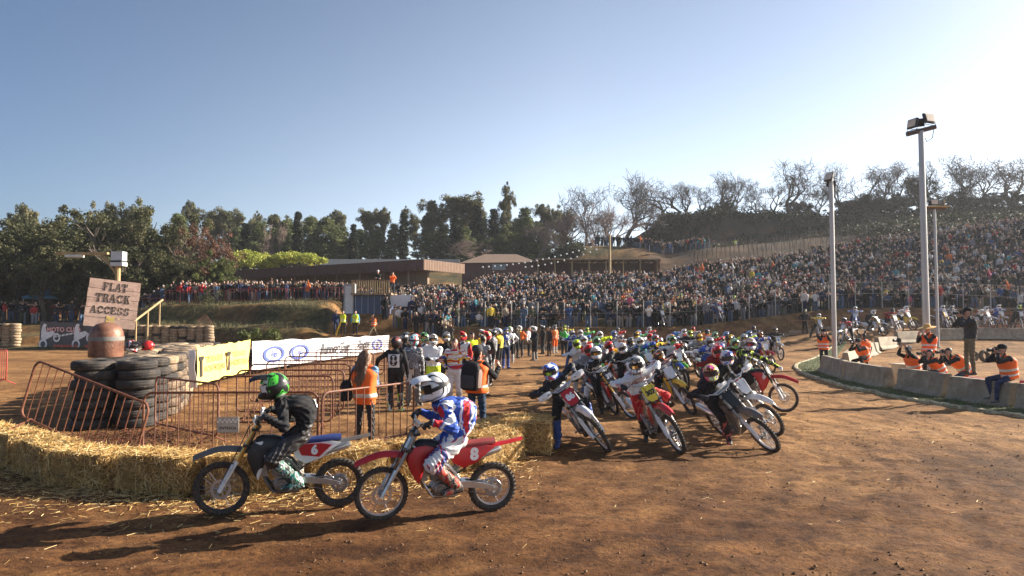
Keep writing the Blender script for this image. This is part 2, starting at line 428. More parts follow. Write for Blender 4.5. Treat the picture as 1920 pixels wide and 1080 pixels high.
scatter('dirt_clods', 9000, near_pt, M_CL, 3, clod, 'loose crumbs of brown earth scattered over the dirt track', 'dirt clods')
M_STRAW = [mat('straw_gold', (.58, .36, .115), .7, var=.25, scale=30), mat('straw_pale', (.80, .60, .28), .7, var=.2, scale=30), mat('straw_brown', (.30, .18, .06), .8, var=.25, scale=30)]
def blade(rg, p, l=.10, wd=.0022, lift=.008, tilt=.12):
    a = rg.random() * 6.3; e = rg.normal() * tilt; l = l * (.4 + rg.random()); w_ = wd * (.6 + .8 * rg.random())
    d = np.array([cos(a) * cos(e), sin(a) * cos(e), sin(e)]); q = np.array([-sin(a), cos(a), 0]) * w_ + np.array([0, 0, w_ * .6])
    z = p[2] if len(p) > 2 else H(p[0], p[1]) + lift
    c = np.array([p[0], p[1], z])
    return np.array([c - d * l / 2 - q, c - d * l / 2 + q, c + d * l / 2 + q, c + d * l / 2 - q]), [(0, 1, 2, 3)], rg.choice([0, 0, 1, 2])
# ================================================================== straw bales
M_BALE = mat('packed_straw', (.30, .18, .055), .85, var=.6, scale=22, bump=1.0, bscale=90, stretch=(.35, 1, 1.6))
BL, BW, BH = 1.02, .48, .50
def bale_mesh(seed):
    rg = np.random.default_rng(seed)
    nxx, nyy, nzz = 16, 8, 8; mb = MB(); idx = {}; vs = []; fs = []
    def vid(i, j, k):
        if (i, j, k) not in idx:
            p = np.array([(i / nxx - .5) * BL, (j / nyy - .5) * BW, k / nzz * BH])
            c = np.array([0, 0, BH / 2]); q = p - c; h = np.array([BL / 2, BW / 2, BH / 2])
            a = np.sort(np.abs(q / h))[::-1]; p = c + q * (1 - .10 * a[1] ** 5 - .08 * a[2] ** 6)
            p = p + rg.normal(0, .007, 3); p += .018 * np.array([sin(p[1] * 9 + seed), sin(p[0] * 7 + seed), sin(p[0] * 6 + p[1] * 4 + seed)])
            if i in (5, 11): p = c + (p - c) * (1, .965, .965)     # pressed in by the twine
            idx[(i, j, k)] = len(vs); vs.append(tuple(p))
        return idx[(i, j, k)]
    for i in range(nxx):
        for j in range(nyy):
            for k, fl in ((0, 1), (nzz, 0)):
                q = [vid(i, j, k), vid(i + 1, j, k), vid(i + 1, j + 1, k), vid(i, j + 1, k)]; fs.append(q[::-1] if fl else q)
    for i in range(nxx):
        for k in range(nzz):
            for j, fl in ((0, 0), (nyy, 1)):
                q = [vid(i, j, k), vid(i + 1, j, k), vid(i + 1, j, k + 1), vid(i, j, k + 1)]; fs.append(q[::-1] if fl else q)
    for j in range(nyy):
        for k in range(nzz):
            for i, fl in ((0, 1), (nxx, 0)):
                q = [vid(i, j, k), vid(i, j + 1, k), vid(i, j + 1, k + 1), vid(i, j, k + 1)]; fs.append(q[::-1] if fl else q)
    mb.add(vs, fs); return mb.mesh('bale_body', M_BALE, angle=60)
def bale_straw(seed, n=5200):
    rg = np.random.default_rng(seed + 50)
    top = rg.random(n) < .45; u = rg.random(n) - .5; v = rg.random(n) - .5
    P = np.zeros((n, 3)); N = np.zeros((n, 3))
    for i in range(n):
        if top[i]: P[i] = (u[i] * BL, v[i] * BW, BH - .005 + .03 * rg.random() ** 2); N[i] = (0, 0, 1)
        else:
            s_ = rg.choice(4, p=[.34, .34, .16, .16])
            P[i] = [(u[i] * BL, -BW / 2, 0), (u[i] * BL, BW / 2, 0), (-BL / 2, v[i] * BW, 0), (BL / 2, v[i] * BW, 0)][s_]; P[i, 2] = BH * (1 - rg.random() ** .8)
            N[i] = [(0, -1, 0), (0, 1, 0), (-1, 0, 0), (1, 0, 0)][s_]
    A = rg.normal(size=(n, 3)); A[:, 2] -= .25 * ~top; A -= N * (np.sum(A * N, 1) * (1 - .55 * rg.random(n) ** 1.5))[:, None]
    A = A / np.linalg.norm(A, axis=1)[:, None]; ln = .04 + .12 * rg.random(n) ** 1.5
    out = np.abs(np.sum(A * N, 1)); A = A * np.where(np.sum(A * N, 1) < 0, -1, 1)[:, None]
    B = np.cross(A, rg.normal(size=(n, 3))); B = B / np.linalg.norm(B, axis=1)[:, None] * (.0022 + .002 * rg.random(n))[:, None]
    P = P + N * .006; a = P - A * ln[:, None] * .3; e = P + A * ln[:, None] * .7
    V = np.stack([a - B, a + B, e + B * .5, e - B * .5], 1).reshape(-1, 3); F = np.arange(4 * n).reshape(n, 4)
    return np_mesh('bale_straw', V, F, M_STRAW, rg.choice([0, 0, 0, 1, 1, 2], n))
BALES = [(bale_mesh(i), bale_straw(i)) for i in range(4)]
M_TWINE = mat('blue_twine', (.55, .42, .18), .6)
for x in (0,):
    mb = MB(); mb.tube([(x, -BW / 2 - .004, .02), (x, -BW / 2 - .004, BH - .02), (x, 0, BH + .002), (x, BW / 2 + .004, BH - .02), (x, BW / 2 + .004, .02)], .004, 5)
TWINE = mb.mesh('twine', M_TWINE)
def bale(x, y, rz, label, z=None, k=0, tilt=0.0, roll=0.0):
    t = empty('straw_bale', (x, y, H(x, y) - .015 if z is None else z), (roll, tilt, rz), label, 'straw bale', 'straw bales lining the corner')
    inst('bale_body', BALES[k % 4][0], t); [inst('twine', TWINE, t, (x_, 0, 0)) for x_ in (-.20, .19)]
    s_ = inst('straw', BALES[k % 4][1], t); s_['kind'] = 'stuff'; return t
path = curve_pts([(-10.1, 11.9), (-8.6, 11.15), (-7.25, 10.25), (-6.0, 9.35), (-4.8, 8.95), (-3.7, 8.75), (-2.6, 9.1), (-1.5, 9.65), (-.5, 10.35), (.05, 11.05)], 400)
lens = [0]
for a, b in zip(path, path[1:]): lens.append(lens[-1] + (b - a).length)
nb = int(lens[-1] / 1.10); rg = random.Random(4)
wh = ['at the far left edge of the frame', 'below the leaning barrier, left of the tyre stacks', 'in front of the leaning rusty barrier', 'in front of the big tyre stacks', 'below the joint of the two front barriers', 'just left of the front wheel of motorbike 6', 'behind the front wheel of motorbike 6', 'behind the seat of motorbike 6', "at the feet of the woman in the orange vest", "behind the front wheel of motorbike 8", 'behind the engine of motorbike 8', 'behind the rear fender of motorbike 8']
seen_b = set()
def bale_place(p):
    px_ = p.x / p.y * 1280 + 960
    for a, s_ in ((-60, 'outside the left edge of the frame'), (60, 'cut by the left edge of the frame'), (165, 'under the raised end of the leaning barrier'), (290, 'below the low end of the leaning barrier'), (400, 'behind the front wheel of the dark motorbike'), (510, 'behind the fork and engine of the dark motorbike'), (620, 'behind the seat and rear wheel of the dark motorbike'), (730, 'behind the front wheel of the red motorbike'), (840, 'behind the engine of the red motorbike'), (2000, 'behind the rear fender of the red motorbike')):
        if px_ < a and s_ not in seen_b: seen_b.add(s_); return s_
    return 'at the right end of the bale wall'
for i in range(nb):
    s_ = (i + .5) * lens[-1] / nb; k = next(q for q in range(len(lens)) if lens[q] >= s_); p = path[k]; d = path[min(k + 3, 400)] - path[max(k - 3, 0)]
    bale(p.x, p.y + rg.uniform(-.02, .02), atan2(d.y, d.x) + rg.uniform(-.07, .07), 'straw bale ' + bale_place(p), k=i, tilt=rg.uniform(-.03, .03), roll=rg.uniform(-.04, .04), z=H(p.x, p.y) - rg.uniform(.01, .05))
bale(.42, 11.55, radians(84), 'last straw bale at the right end of the bale wall, its end in shade', k=2)
bale(.02, 11.75, radians(60), 'straw bale just behind the end of the bale wall, sunlit top', k=1)
bale(-.55, 11.35, radians(30), 'straw bale doubling the wall behind motorbike 8, near the backpack man', k=3, roll=.05)
# straw fallen at the foot of the wall
pp = [path[i] for i in range(0, 401, 4)]
def foot_pt(rg_):
    p = pp[rg_.integers(0, len(pp))]; q = .25 + rg_.exponential(.34)
    sgn = -1 if rg_.random() < .82 else 1
    return p.x + rg_.normal() * .2, p.y + sgn * q
scatter('loose_straw', 9000, foot_pt, M_STRAW, 8, blade, 'loose straw strewn on the dirt along the bale wall', 'straw')
scatter('stray_straw', 600, lambda r_: (r_.uniform(-7, 9), r_.uniform(5, 14)), M_STRAW, 9, blade, 'single straws and bits blown over the track', 'straw')

# ================================================================== crowd control barriers
M_RUST = mat('rusty_red_paint', (.165, .056, .026), .6, var=.5, scale=14, bump=.3, dirt=.35, dcol=(.32, .19, .12))
M_RUST2 = mat('galvanised_steel', (.42, .38, .33), .5, .4, var=.3, scale=12, dirt=.4, dcol=(.25, .12, .06))
M_RED = mat('faded_red_paint', (.42, .06, .045), .55, var=.25, scale=9, dirt=.2)
def barrier_meshes(Lb):
    h0, h1, r = .17, 1.06, .13; pts = []
    for cx, cz, a0 in ((Lb / 2 - r, h1 - r, 0), (-Lb / 2 + r, h1 - r, 90), (-Lb / 2 + r, h0 + r, 180), (Lb / 2 - r, h0 + r, 270)):
        for q in range(5): a = radians(a0 + q * 22.5); pts.append((cx + r * cos(a), 0, cz + r * sin(a)))
    fr = MB().tube(pts, .019, 8, closed=True, up=(0, 1, 0)).mesh('barrier_frame', M_RUST)
    bar = MB().tube([(0, 0, h0), (0, 0, h1)], .0085, 6).mesh('barrier_bar', M_RUST)
    ft = MB().tube([(0, -.30, .02), (0, -.24, .05), (0, -.06, .15), (0, 0, .19), (0, .06, .15), (0, .24, .05), (0, .30, .02)], .015, 6).mesh('barrier_foot', M_RUST)
    return fr, bar, ft
BAR = {}
def barrier(a, b, label, red=False, nbars=None, z=None, roll=0.0, pitch=0.0, single=False):
    a = Vector((*a, 0)) if len(a) == 2 else Vector(a); b = Vector((*b, 0)) if len(b) == 2 else Vector(b)
    Lb = round((b - a).length, 1); c = (a + b) / 2; key = Lb
    if key not in BAR: BAR[key] = barrier_meshes(Lb)
    fr, bar, ft = BAR[key]; zz = H(c.x, c.y) if z is None else z
    t = empty('crowd_barrier', (c.x, c.y, zz), (roll, pitch, atan2(b.y - a.y, b.x - a.x)), label, 'barrier', 'rusty crowd barriers')
    ms = [M_RED if red else None]
    f = inst('frame', fr, t, mats=ms); n = nbars or int(Lb / .165)
    for k in range(1, n): inst('bar', bar, t, ((-.5 + k / n) * Lb, 0, 0), mats=ms)
    for s_ in (-1, 1): inst('foot', ft, t, (s_ * Lb * .40, 0, 0), mats=ms)
    return t
barrier((-7.75, 10.75), (-5.45, 9.85), 'rusty barrier leaning askew over the bale wall in front of the tyre stacks', pitch=radians(13.5), roll=radians(-6), z=.22)
barrier((-5.55, 10.35), (-2.95, 10.45), 'front barrier of the pen behind the black rider on motorbike 6')
barrier((-2.88, 10.45), (-1.75, 12.2), 'short barrier beside the woman in the orange vest, turned away')
barrier((-6.9, 13.3), (-5.05, 11.8), 'barrier standing against the tyre wall behind the front barrier')
rows = [(13.4, -5.72, 2.2), (14.9, -5.95, 2.25), (16.6, -6.35, 2.4), (18.3, -6.55, 2.4), (20.2, -6.7, 2.4), (22.2, -6.9, 2.4), (24.5, -7.0, 2.4), (26.8, -7.0, 2.4), (29.2, -7.0, 2.4), (31.8, -6.9, 2.4), (34.5, -6.8, 2.4), (37.5, -6.5, 2.4)]
onm = ['first', 'second', 'third', 'fourth', 'fifth', 'sixth', 'seventh', 'eighth', 'ninth', 'tenth', 'eleventh', 'twelfth', 'thirteenth', 'fourteenth', 'fifteenth', 'sixteenth', 'seventeenth', 'eighteenth', 'nineteenth', 'twentieth']
for i, (d, x0, l) in enumerate(rows):
    barrier((x0, d), (x0 + l, d + .12), f'{onm[i]} of the parallel barriers of the starting lanes, counted from the front')
barrier((-3.9, 21), (-3.6, 23.2), 'barrier set endways between the lanes, left of the rider with number 8')
barrier((-3.6, 26), (-3.4, 28.3), 'barrier set endways farther back between the starting lanes')
barrier((-16.4, 21.3), (-14.9, 20.2), 'red barrier at the left edge of the photograph by the inner track', red=True, z=.2)
barrier(tuple(at(384, 612, 47)), tuple(at(404, 612, 47)), 'small barrier tipped over on the grass bank left of the hut', nbars=7, pitch=radians(-35), z=at(390, 618, 47).z)
# grey panel with a text tied to the front barrier
pl = empty('notice_board', (-4.28, 10.37, .48), (0, 0, .04), 'small grey notice board tied low on the front barrier', 'notice board')
MB().box((0, 0, .11), (.32, .012, .23)).build('board', mat('grey_board', (.42, .40, .36), .6, dirt=.5), pl)
q = MB()
for i in range(10):
    for j in range(2):
        if (i + j) % 2: q.box((-.145 + i * .032, -.009, .185 - j * .03), (.03, .003, .028))
q.build('chequered_print', mat('dull_print', (.72, .70, .66), .6), pl)
inst('lettering', xform(text_mesh('ENTRADA', .055, .001, m=mat('black_print', (.02, .02, .02), .6)), Matrix.Translation((0, -.0085, .06)) @ rmat(x=pi / 2)), pl)

# ================================================================== tyres
M_TYRE = mat('old_dusty_tyre', (.085, .066, .050), .85, var=.45, scale=4, bump=.5, bscale=40, dirt=.75, dcol=(.34, .235, .14))
M_TYRE2 = mat('sun_bleached_tyre', (.30, .22, .14), .9, var=.3, scale=5, bump=.4, bscale=40, dirt=.6, dcol=(.50, .36, .21))
M_TYREK = mat('black_shaded_tyre', (.030, .026, .023), .8, var=.4, scale=5, bump=.5, bscale=40, dirt=.35, dcol=(.17, .11, .07))  # black tyres; on the nearest stacks it carries their shade as colour
def tyre_mesh(name, R, wd, m, n=26):
    h = wd / 2; return MB().lathe([(R * .56, -h * .62), (R * .60, -h * .92), (R * .80, -h), (R * .95, -h * .80), (R, -h * .45), (R * .985, -h * .40), (R * .985, -h * .30), (R, -h * .25), (R, -h * .04), (R * .98, 0), (R, h * .04), (R, h * .25), (R * .985, h * .30), (R * .985, h * .40), (R, h * .45), (R * .95, h * .80), (R * .80, h), (R * .60, h * .92), (R * .56, h * .62), (R * .60, h * .3), (R * .9, 0), (R * .60, -h * .3)], n, closed=True).mesh(name, m, angle=50)
TY_BIG = tyre_mesh('tyre', .385, .20, M_TYRE); TY_SM = tyre_mesh('small_tyre', .31, .19, M_TYRE2, 16); TY_DARK = tyre_mesh('loose_tyre', .31, .19, M_TYRE, 18)
def tyre_wall(pts, spacing, nlay, mesh, hgt, label, seed, ctrl_n=200, rowoff=None, loc=None, dark=0):
    ns = 0
    r_ = random.Random(seed); P = curve_pts(pts, ctrl_n); t = empty('tyre_wall', (P[0].x, P[0].y, H(P[0].x, P[0].y)), (0, 0, 0), label, 'tyre wall')
    acc = 1e9; prev = P[0]; O = t.location
    for k, p in enumerate(P):
        acc += (p - prev).length; prev = p
        if acc >= spacing:
            acc = 0; ns += 1; d = (P[min(k + 1, ctrl_n)] - P[max(k - 1, 0)]).normalized(); nn = Vector((-d.y, d.x, 0))
            for off in (rowoff or [0]):
                z = H(p.x, p.y)
                for q in range(nlay):
                    inst('tyre', mesh, t, (p.x - O.x + nn.x * off + r_.uniform(-.035, .035), p.y - O.y + nn.y * off + r_.uniform(-.035, .035), z - O.z + hgt * (q + .5)), (r_.uniform(-.02, .02), r_.uniform(-.02, .02), r_.uniform(0, 6)), scale=r_.uniform(.95, 1.03), mats=[M_TYREK] if ns <= dark or r_.random() < .12 else ([M_TYRE2] if r_.random() < .12 else None))
    return t
tyre_wall([(-7.65, 14.0), (-8.0, 15.6), (-8.9, 18.2), (-10.3, 21.5), (-10.75, 24.5)], .80, 7, TY_BIG, .192, 'long wall of stacked old tyres beside the starting lanes, rusty dome on its near end', 5, rowoff=[0, .80], dark=2)  # first stacks take the darker tyre: shade put into the colour
tyre_wall([(-10.75, 25.4), (-10.3, 30), (-9.5, 36), (-8.6, 43.5)], .80, 5, TY_BIG, .192, 'tyre wall carrying the yellow and white banners', 6)
tyre_wall([(-41.5, 46), (-36, 47), (-33.8, 47.2)], .60, 8, TY_SM, .2, 'pale tyre wall at the far left, left of the black and white banner', 7)
tyre_wall([(-27.4, 47.4), (-24, 47), (-20.1, 46.6)], .60, 8, TY_SM, .185, 'pale tyre wall behind the track, right of the flat track access sign', 8)
M_MULCH = [mat('red_bark_mulch', (.20, .07, .03), .9, var=.5, scale=20), mat('brown_bark_mulch', (.10, .045, .025), .9)]
def mulch_pt(rg_):
    a = rg_.normal(size=2); return (-7.0 + a[0] * .75, 12.6 + a[1] * .7)
def chip(rg_, p):
    v, f, q = clod(rg_, p); c = v.mean(0); return c + (v - c) * (1.7, 1.1, 1.3) + (0, 0, .02), f, rg_.integers(0, 2)
scatter('bark_mulch', 3500, mulch_pt, M_MULCH, 12, chip, 'heap of reddish bark and earth lumps at the foot of the tyre stacks', 'bark mulch')
# rusty dome on the tyres
M_DOME = mat('rusty_steel', (.19, .080, .048), .5, .3, var=.55, scale=4.5, bump=.35, bscale=25, dirt=.6, dcol=(.33, .19, .13))
dz = H(-8.2, 14.7) + 1.36; dm = empty('rusty_dome', (-8.95, 15.1, dz), label='rust-brown domed steel cylinder standing on the near tyre stack', cat='steel dome')
MB().lathe([(.335, 0), (.345, .02), (.345, .36)] , 36).build('drum', M_DOME, dm)
MB().lathe([(.35, .36), (.352, .41), (.35, .45)], 36).build('band', mat('dull_grey_band', (.20, .19, .17), .6, dirt=.4), dm)
MB().lathe([(.344, .45), (.33, .55), (.28, .65), (.20, .72), (.10, .758), (0, .77)], 36).build('dome', M_DOME, dm)
r_ = random.Random(3); sc = MB()
for i in range(0):      # white scrapes in the paint
    a = radians(r_.uniform(-120, -10)); z = r_.uniform(.05, .34); rr = .348
    sc.box((rr * cos(a), rr * sin(a), z), (.004, .012 + .03 * r_.random(), .03 + .05 * r_.random()), rz=a)
pass

# ================================================================== sign on a post, lamp
M_POST = mat('yellowed_wood', (.40, .28, .13), .7, var=.3, scale=9, bump=.4, stretch=(1, 1, .1))
M_PLANK = mat('pink_plywood', (.74, .50, .38), .75, var=.25, scale=4, bump=.3, dirt=.45, dcol=(.38, .20, .14), stretch=(.25, 1, 1.6))
C = at(211, 570, 17.5)
sg = empty('wooden_sign', tuple(C), (0, radians(6.0), radians(27)), 'tilted wooden board reading FLAT TRACK ACCESS above the tyre wall', 'sign')
pw, phh = 1.15, .24
for k in range(5):
    MB().box((0, 0, .49 - k * .245), (pw + (.01 if k % 2 else -.008), .028, phh - .006)).build('plank', M_PLANK, sg, loc=(0, 0, 0))
MB().box((-.35, .03, 0), (.07, .03, 1.16)).box((.35, .03, 0), (.07, .03, 1.16)).build('batten', M_POST, sg)
M_INK = mat('faded_black_stencil', (.085, .065, .045), .8, var=.3, scale=30)
def glyphs(ch):
    """slab-serif stencil letters on a 1 x 1.3 cell as polygons (x, z)"""
    B = lambda x0, z0, x1, z1: [(x0, z0), (x1, z0), (x1, z1), (x0, z1)]
    def arc(cx, cz, rx, rz, a0, a1, t, n=9):
        o = [(cx + rx * cos(radians(a0 + (a1 - a0) * i / n)), cz + rz * sin(radians(a0 + (a1 - a0) * i / n))) for i in range(n + 1)]
        return [[o[i], o[i + 1], (cx + (o[i + 1][0] - cx) * (1 - t), cz + (o[i + 1][1] - cz) * (1 - t * .55)), (cx + (o[i][0] - cx) * (1 - t), cz + (o[i][1] - cz) * (1 - t * .55))] for i in range(n)]
    return {
        'F': [B(.14, 0, .42, .58), B(.14, .66, .42, 1.3), B(.02, 0, .56, .11), B(.02, 1.19, .92, 1.3), B(.82, .92, .92, 1.2), B(.47, .60, .72, .72), B(.66, .48, .74, .84)],
        'L': [B(.14, 0, .42, .6), B(.14, .68, .42, 1.3), B(.02, 1.19, .56, 1.3), B(.02, 0, .92, .11), B(.82, .1, .92, .42)],
        'A': [[(.02, 0), (.14, 0), (.50, 1.3), (.40, 1.3)], [(.42, 1.3), (.62, 1.3), (.94, 0), (.66, 0)], B(0, 0, .30, .1), B(.56, 0, 1.02, .1), B(.26, .36, .42, .46), B(.50, .36, .72, .46)],
        'T': [B(.36, 0, .64, .58), B(.36, .66, .64, 1.3), B(.22, 0, .78, .11), B(.0, 1.19, 1.0, 1.3), B(0, .86, .1, 1.2), B(.9, .86, 1.0, 1.2)],
        'R': [B(.12, 0, .38, .58), B(.12, .66, .38, 1.3), B(0, 0, .5, .11), B(0, 1.19, .6, 1.3), B(.42, .60, .64, .70)] + arc(.58, .96, .34, .34, -90, 90, .6) + [[(.55, .62), (.78, .62), (1.0, 0), (.74, 0)], B(.72, 0, 1.04, .1)],
        'C': arc(.52, .65, .48, .66, 50, 172, .55, 8) + arc(.52, .65, .48, .66, 188, 310, .55, 8) + [B(.78, .82, .92, 1.24), B(.78, .06, .92, .40)],
        'K': [B(.12, 0, .38, .58), B(.12, .66, .38, 1.3), B(0, 0, .5, .1), B(0, 1.2, .5, 1.3), [(.42, .55), (.42, .72), (.76, 1.3), (.92, 1.3)], [(.46, .74), (.66, .84), (1.0, 0), (.72, 0)], B(.64, 1.2, 1.0, 1.3), B(.64, 0, 1.05, .1)],
        'E': [B(.12, 0, .38, .58), B(.12, .66, .38, 1.3), B(0, 0, .92, .11), B(0, 1.19, .92, 1.3), B(.82, .94, .92, 1.2), B(.82, .1, .92, .38), B(.43, .60, .68, .71), B(.62, .48, .7, .84)],
        'S': arc(.48, .97, .40, .34, 20, 255, .5, 10) + arc(.48, .33, .42, .34, -160, 75, .5, 10) + [B(.74, .94, .86, 1.26), B(.06, .06, .18, .40)]}[ch]
def stencil(txt, cx, cz, hgt, wd, parent, y, name='lettering'):
    mb = MB(); n = len(txt); sx = wd / (n * 1.12); sz = hgt / 1.3
    for i, ch in enumerate(txt):
        for poly in glyphs(ch):
            mb.prism([(cx - wd / 2 + (i * 1.12 + px_) * sx, cz + (pz - .65) * sz) for px_, pz in poly], y, y - .003)
    return mb.build(name, M_INK, parent, smooth=False)
stencil('FLAT', .02, .43, .21, .56, sg, -.0155); stencil('TRACK', .0, .14, .21, .78, sg, -.0155); stencil('ACCESS', -.02, -.17, .19, .88, sg, -.0155)
q = MB()
for z in (-.36, -.46): q.prism([(-.09, z + .05), (0, z), (.09, z + .05), (.09, z - .02), (0, z - .075), (-.09, z - .02)], -.0155, -.0185)
q.build('yellow_chevron', mat('yellow_print', (.85, .62, .16), .7), sg, smooth=False)
Pz = at(222, 470, 18.0); b0 = H(Pz.x, 18.0)
lp = empty('wooden_lamp_post', (Pz.x, 18.0, b0), label='yellowish lamp post behind the wooden sign with an arm to the left', cat='lamp post')
top = Pz.z - b0
MB().tube([(0, 0, 0), (0, 0, top - .35)], .065, 10).build('post', M_POST, lp)
AZ = at(150, 477, 18).z - b0
MB().box((-.95, 0, AZ + .02), (1.36, .10, .07)).build('arm', M_POST, lp)
MB().tube([(-.02, 0, AZ - .55), (-.42, 0, AZ)], .03, 8).build('brace', M_POST, lp)
MB().box((-1.15, -.01, AZ - .045), (.42, .16, .06)).build('tube_light', mat('dull_white_plastic', (.7, .68, .62), .5), lp)
fl = MB(); fl.box((.02, 0, top - .15), (.30, .22, .24)); fl.box((.02, 0, top - .36), (.32, .24, .10)); fl.build('floodlight', mat('white_enamel', (.60, .60, .58), .45), lp)
MB().box((.02, -.02, top - .29), (.26, .2, .05)).build('bracket', mat('black_steel', (.02, .02, .02), .5), lp)
# towel over the tyres
tw = []
for i in range(14):
    t_ = i / 13; tw.append([(-8.05 + .13 * t_ + .02 * sin(t_ * 9) + .16 * u, 17.0 - .12 * t_, 1.40 - 1.05 * max(0, t_ - .12) + .04 * sin(u * 9 + t_ * 5) * .4) for u in (0, .33, .66, 1)])
tag(MB().sheet(tw, .008).build('towel', mat('pale_cloth', (.72, .68, .66), .8, bump=.3)), 'pale strip of cloth hanging down the side of the tyre wall', 'cloth')

# ================================================================== banners
M_BY = mat('yellow_banner', (.86, .66, .20), .55, var=.08, scale=3, dirt=.15); M_BW = mat('white_banner', (.80, .79, .80), .5, var=.05, scale=3, dirt=.12)
def banner(name, a, b, z0a, z1a, z0b, z1b, m, label, n=26, nzz=6, wav=.03):
    a = Vector((*a, 0)); b = Vector((*b, 0)); d = b - a; nn = Vector((d.y, -d.x, 0)).normalized(); t = empty(name, (a.x, a.y, 0), label=label, cat='banner'); g_ = []
    for i in range(n + 1):
        u = i / n; row = []
        for j in range(nzz + 1):
            v = j / nzz; z = (z0a + (z0b - z0a) * u) * (1 - v) + (z1a + (z1b - z1a) * u + .035 * sin(u * 40) * sin(u * 7)) * v
            o = nn * (wav * sin(u * 17 + v * 2) + wav * .6 * sin(u * 41 + v * 5)); row.append(d * u + o + Vector((0, 0, z)))
        g_.append(row)
    MB().sheet(g_, .006).build('cloth', m, t)
    def fr(u, v, off=.05):
        z = (z0a + (z0b - z0a) * u) * (1 - v) + (z1a + (z1b - z1a) * u) * v
        dd = d.normalized(); M = Matrix((( dd.x, 0, nn.x, 0), (dd.y, 0, nn.y, 0), (0, 1, 0, 0), (0, 0, 0, 1)))
        return Matrix.Translation(d * u + nn * (wav + off * .4) + Vector((0, 0, z))) @ M
    return t, fr
Yb, fr = banner('yellow_banner', (-9.86, 21.4), (-9.92, 25.9), .1, 1.26, .2, 1.36, M_BY, 'yellow sponsor banner with two printed logos on the tyre wall')
mo = mat('orange_print', (.75, .22, .08), .6); mg = mat('olive_print', (.62, .42, .10), .6); mk = mat('dark_print', (.03, .025, .02), .6)
for u in (.26, .74):
    inst('lettering', xform(text_mesh('TEULADES', .26, .003, m=mg), fr(u + .03, .64)), Yb)
    inst('lettering', xform(text_mesh('HNOS ROJAS', .27, .006, m=mo), fr(u + .03, .38)), Yb)
    q = MB(); q.prism([(-.16, .3), (.16, .3), (.16, .2), (.07, .16), (.1, -.35), (-.1, -.35), (-.07, .16), (-.16, .2)], 0, .003, axes='xy', M=fr(u - .20, .5)); q.build('printed_logo', mk, Yb)
Wb, fr = banner('white_banner', (-9.92, 26.1), (-7.85, 43.6), .2, 1.30, .10, 1.08, M_BW, 'long white sponsor banner with blue logos behind the starting lanes', n=70)
mbz = mat('blue_print', (.08, .12, .42), .6)
for u in (.10, .24, .86):
    q = MB()
    for k in range(16):
        a = 2 * pi * k / 16; a2 = 2 * pi * (k + 1) / 16
        q.prism([(.95 * cos(a), .33 * sin(a)), (.95 * cos(a2), .33 * sin(a2)), (.72 * cos(a2), .24 * sin(a2)), (.72 * cos(a), .24 * sin(a))], 0, .004, axes='xy', M=fr(u, .5, .08))
    q.build('printed_logo', mbz, Wb); inst('lettering', xform(text_mesh('Vins', .36, .012, .3, m=mbz), fr(u, .5, .1)), Wb)
inst('lettering', xform(text_mesh('Running Club', .72, .016, .35, m=mat('slate_print', (.10, .11, .13), .6)), fr(.48, .5, .09)), Wb)
inst('lettering', xform(text_mesh('Racing', .72, .016, .35, m=mat('slate_print', (.10, .11, .13), .6)), fr(.72, .55, .09)), Wb)
a0 = at(75, 640, 47.2); b0_ = at(206, 640, 47.2)
Kb, fr = banner('black_and_white_banner', (a0.x, 47.2), (b0_.x, 46.9), .05, 1.95, .05, 1.80, mat('charcoal_banner', (.085, .085, .09), .55, dirt=.2), 'dark banner with white motorbike drawings behind the inner track', wav=.04)
mw = mat('white_print', (.78, .78, .78), .6); mr = mat('red_print', (.62, .10, .07), .6)
for c_ in (.13, .62):
    q = MB()
    for (x, z, r0) in ((-.35, .34, .30), (.62, .80, .26)):
        for k in range(14):
            a = 2 * pi * k / 14; a2 = 2 * pi * (k + 1) / 14
            q.prism([(x + r0 * cos(a), z + r0 * 1.2 * sin(a)), (x + r0 * cos(a2), z + r0 * 1.2 * sin(a2)), (x + r0 * .6 * cos(a2), z + r0 * .7 * sin(a2)), (x + r0 * .6 * cos(a), z + r0 * .7 * sin(a))], 0, .004, axes='xy', M=fr(c_, 0, .1))
    q.prism([(-.5, .7), (-.2, .62), (.25, .85), (.5, 1.1), (.3, 1.25), (-.1, 1.15), (-.2, 1.5), (-.1, 1.68), (-.3, 1.75), (-.42, 1.6), (-.5, 1.2)], 0, .004, axes='xy', M=fr(c_, 0, .1))
    for k in range(6): q.prism([(.4 + k * .28, .55 + k * .05), (.62 + k * .28, .6 + k * .05), (.66 + k * .28, .72 + k * .05), (.44 + k * .28, .67 + k * .05)], 0, .004, axes='xy', M=fr(c_, .12, .1))
    q.build('printed_motorbike', mw, Kb)
inst('lettering', xform(text_mesh('MOTO CLUB', .42, .015, m=mat('pink_print', (.80, .45, .42), .6)), fr(.36, .72, .1)), Kb)
q = MB(); q.prism([(-.9, -.1), (.9, -.1), (.9, .12), (-.9, .12)], 0, .004, axes='xy', M=fr(.40, .10, .1)); q.prism([(-.9, -.1), (.6, -.1), (.6, .12), (-.9, .12)], 0, .004, axes='xy', M=fr(.86, .10, .1)); q.build('red_stripe', mr, Kb)

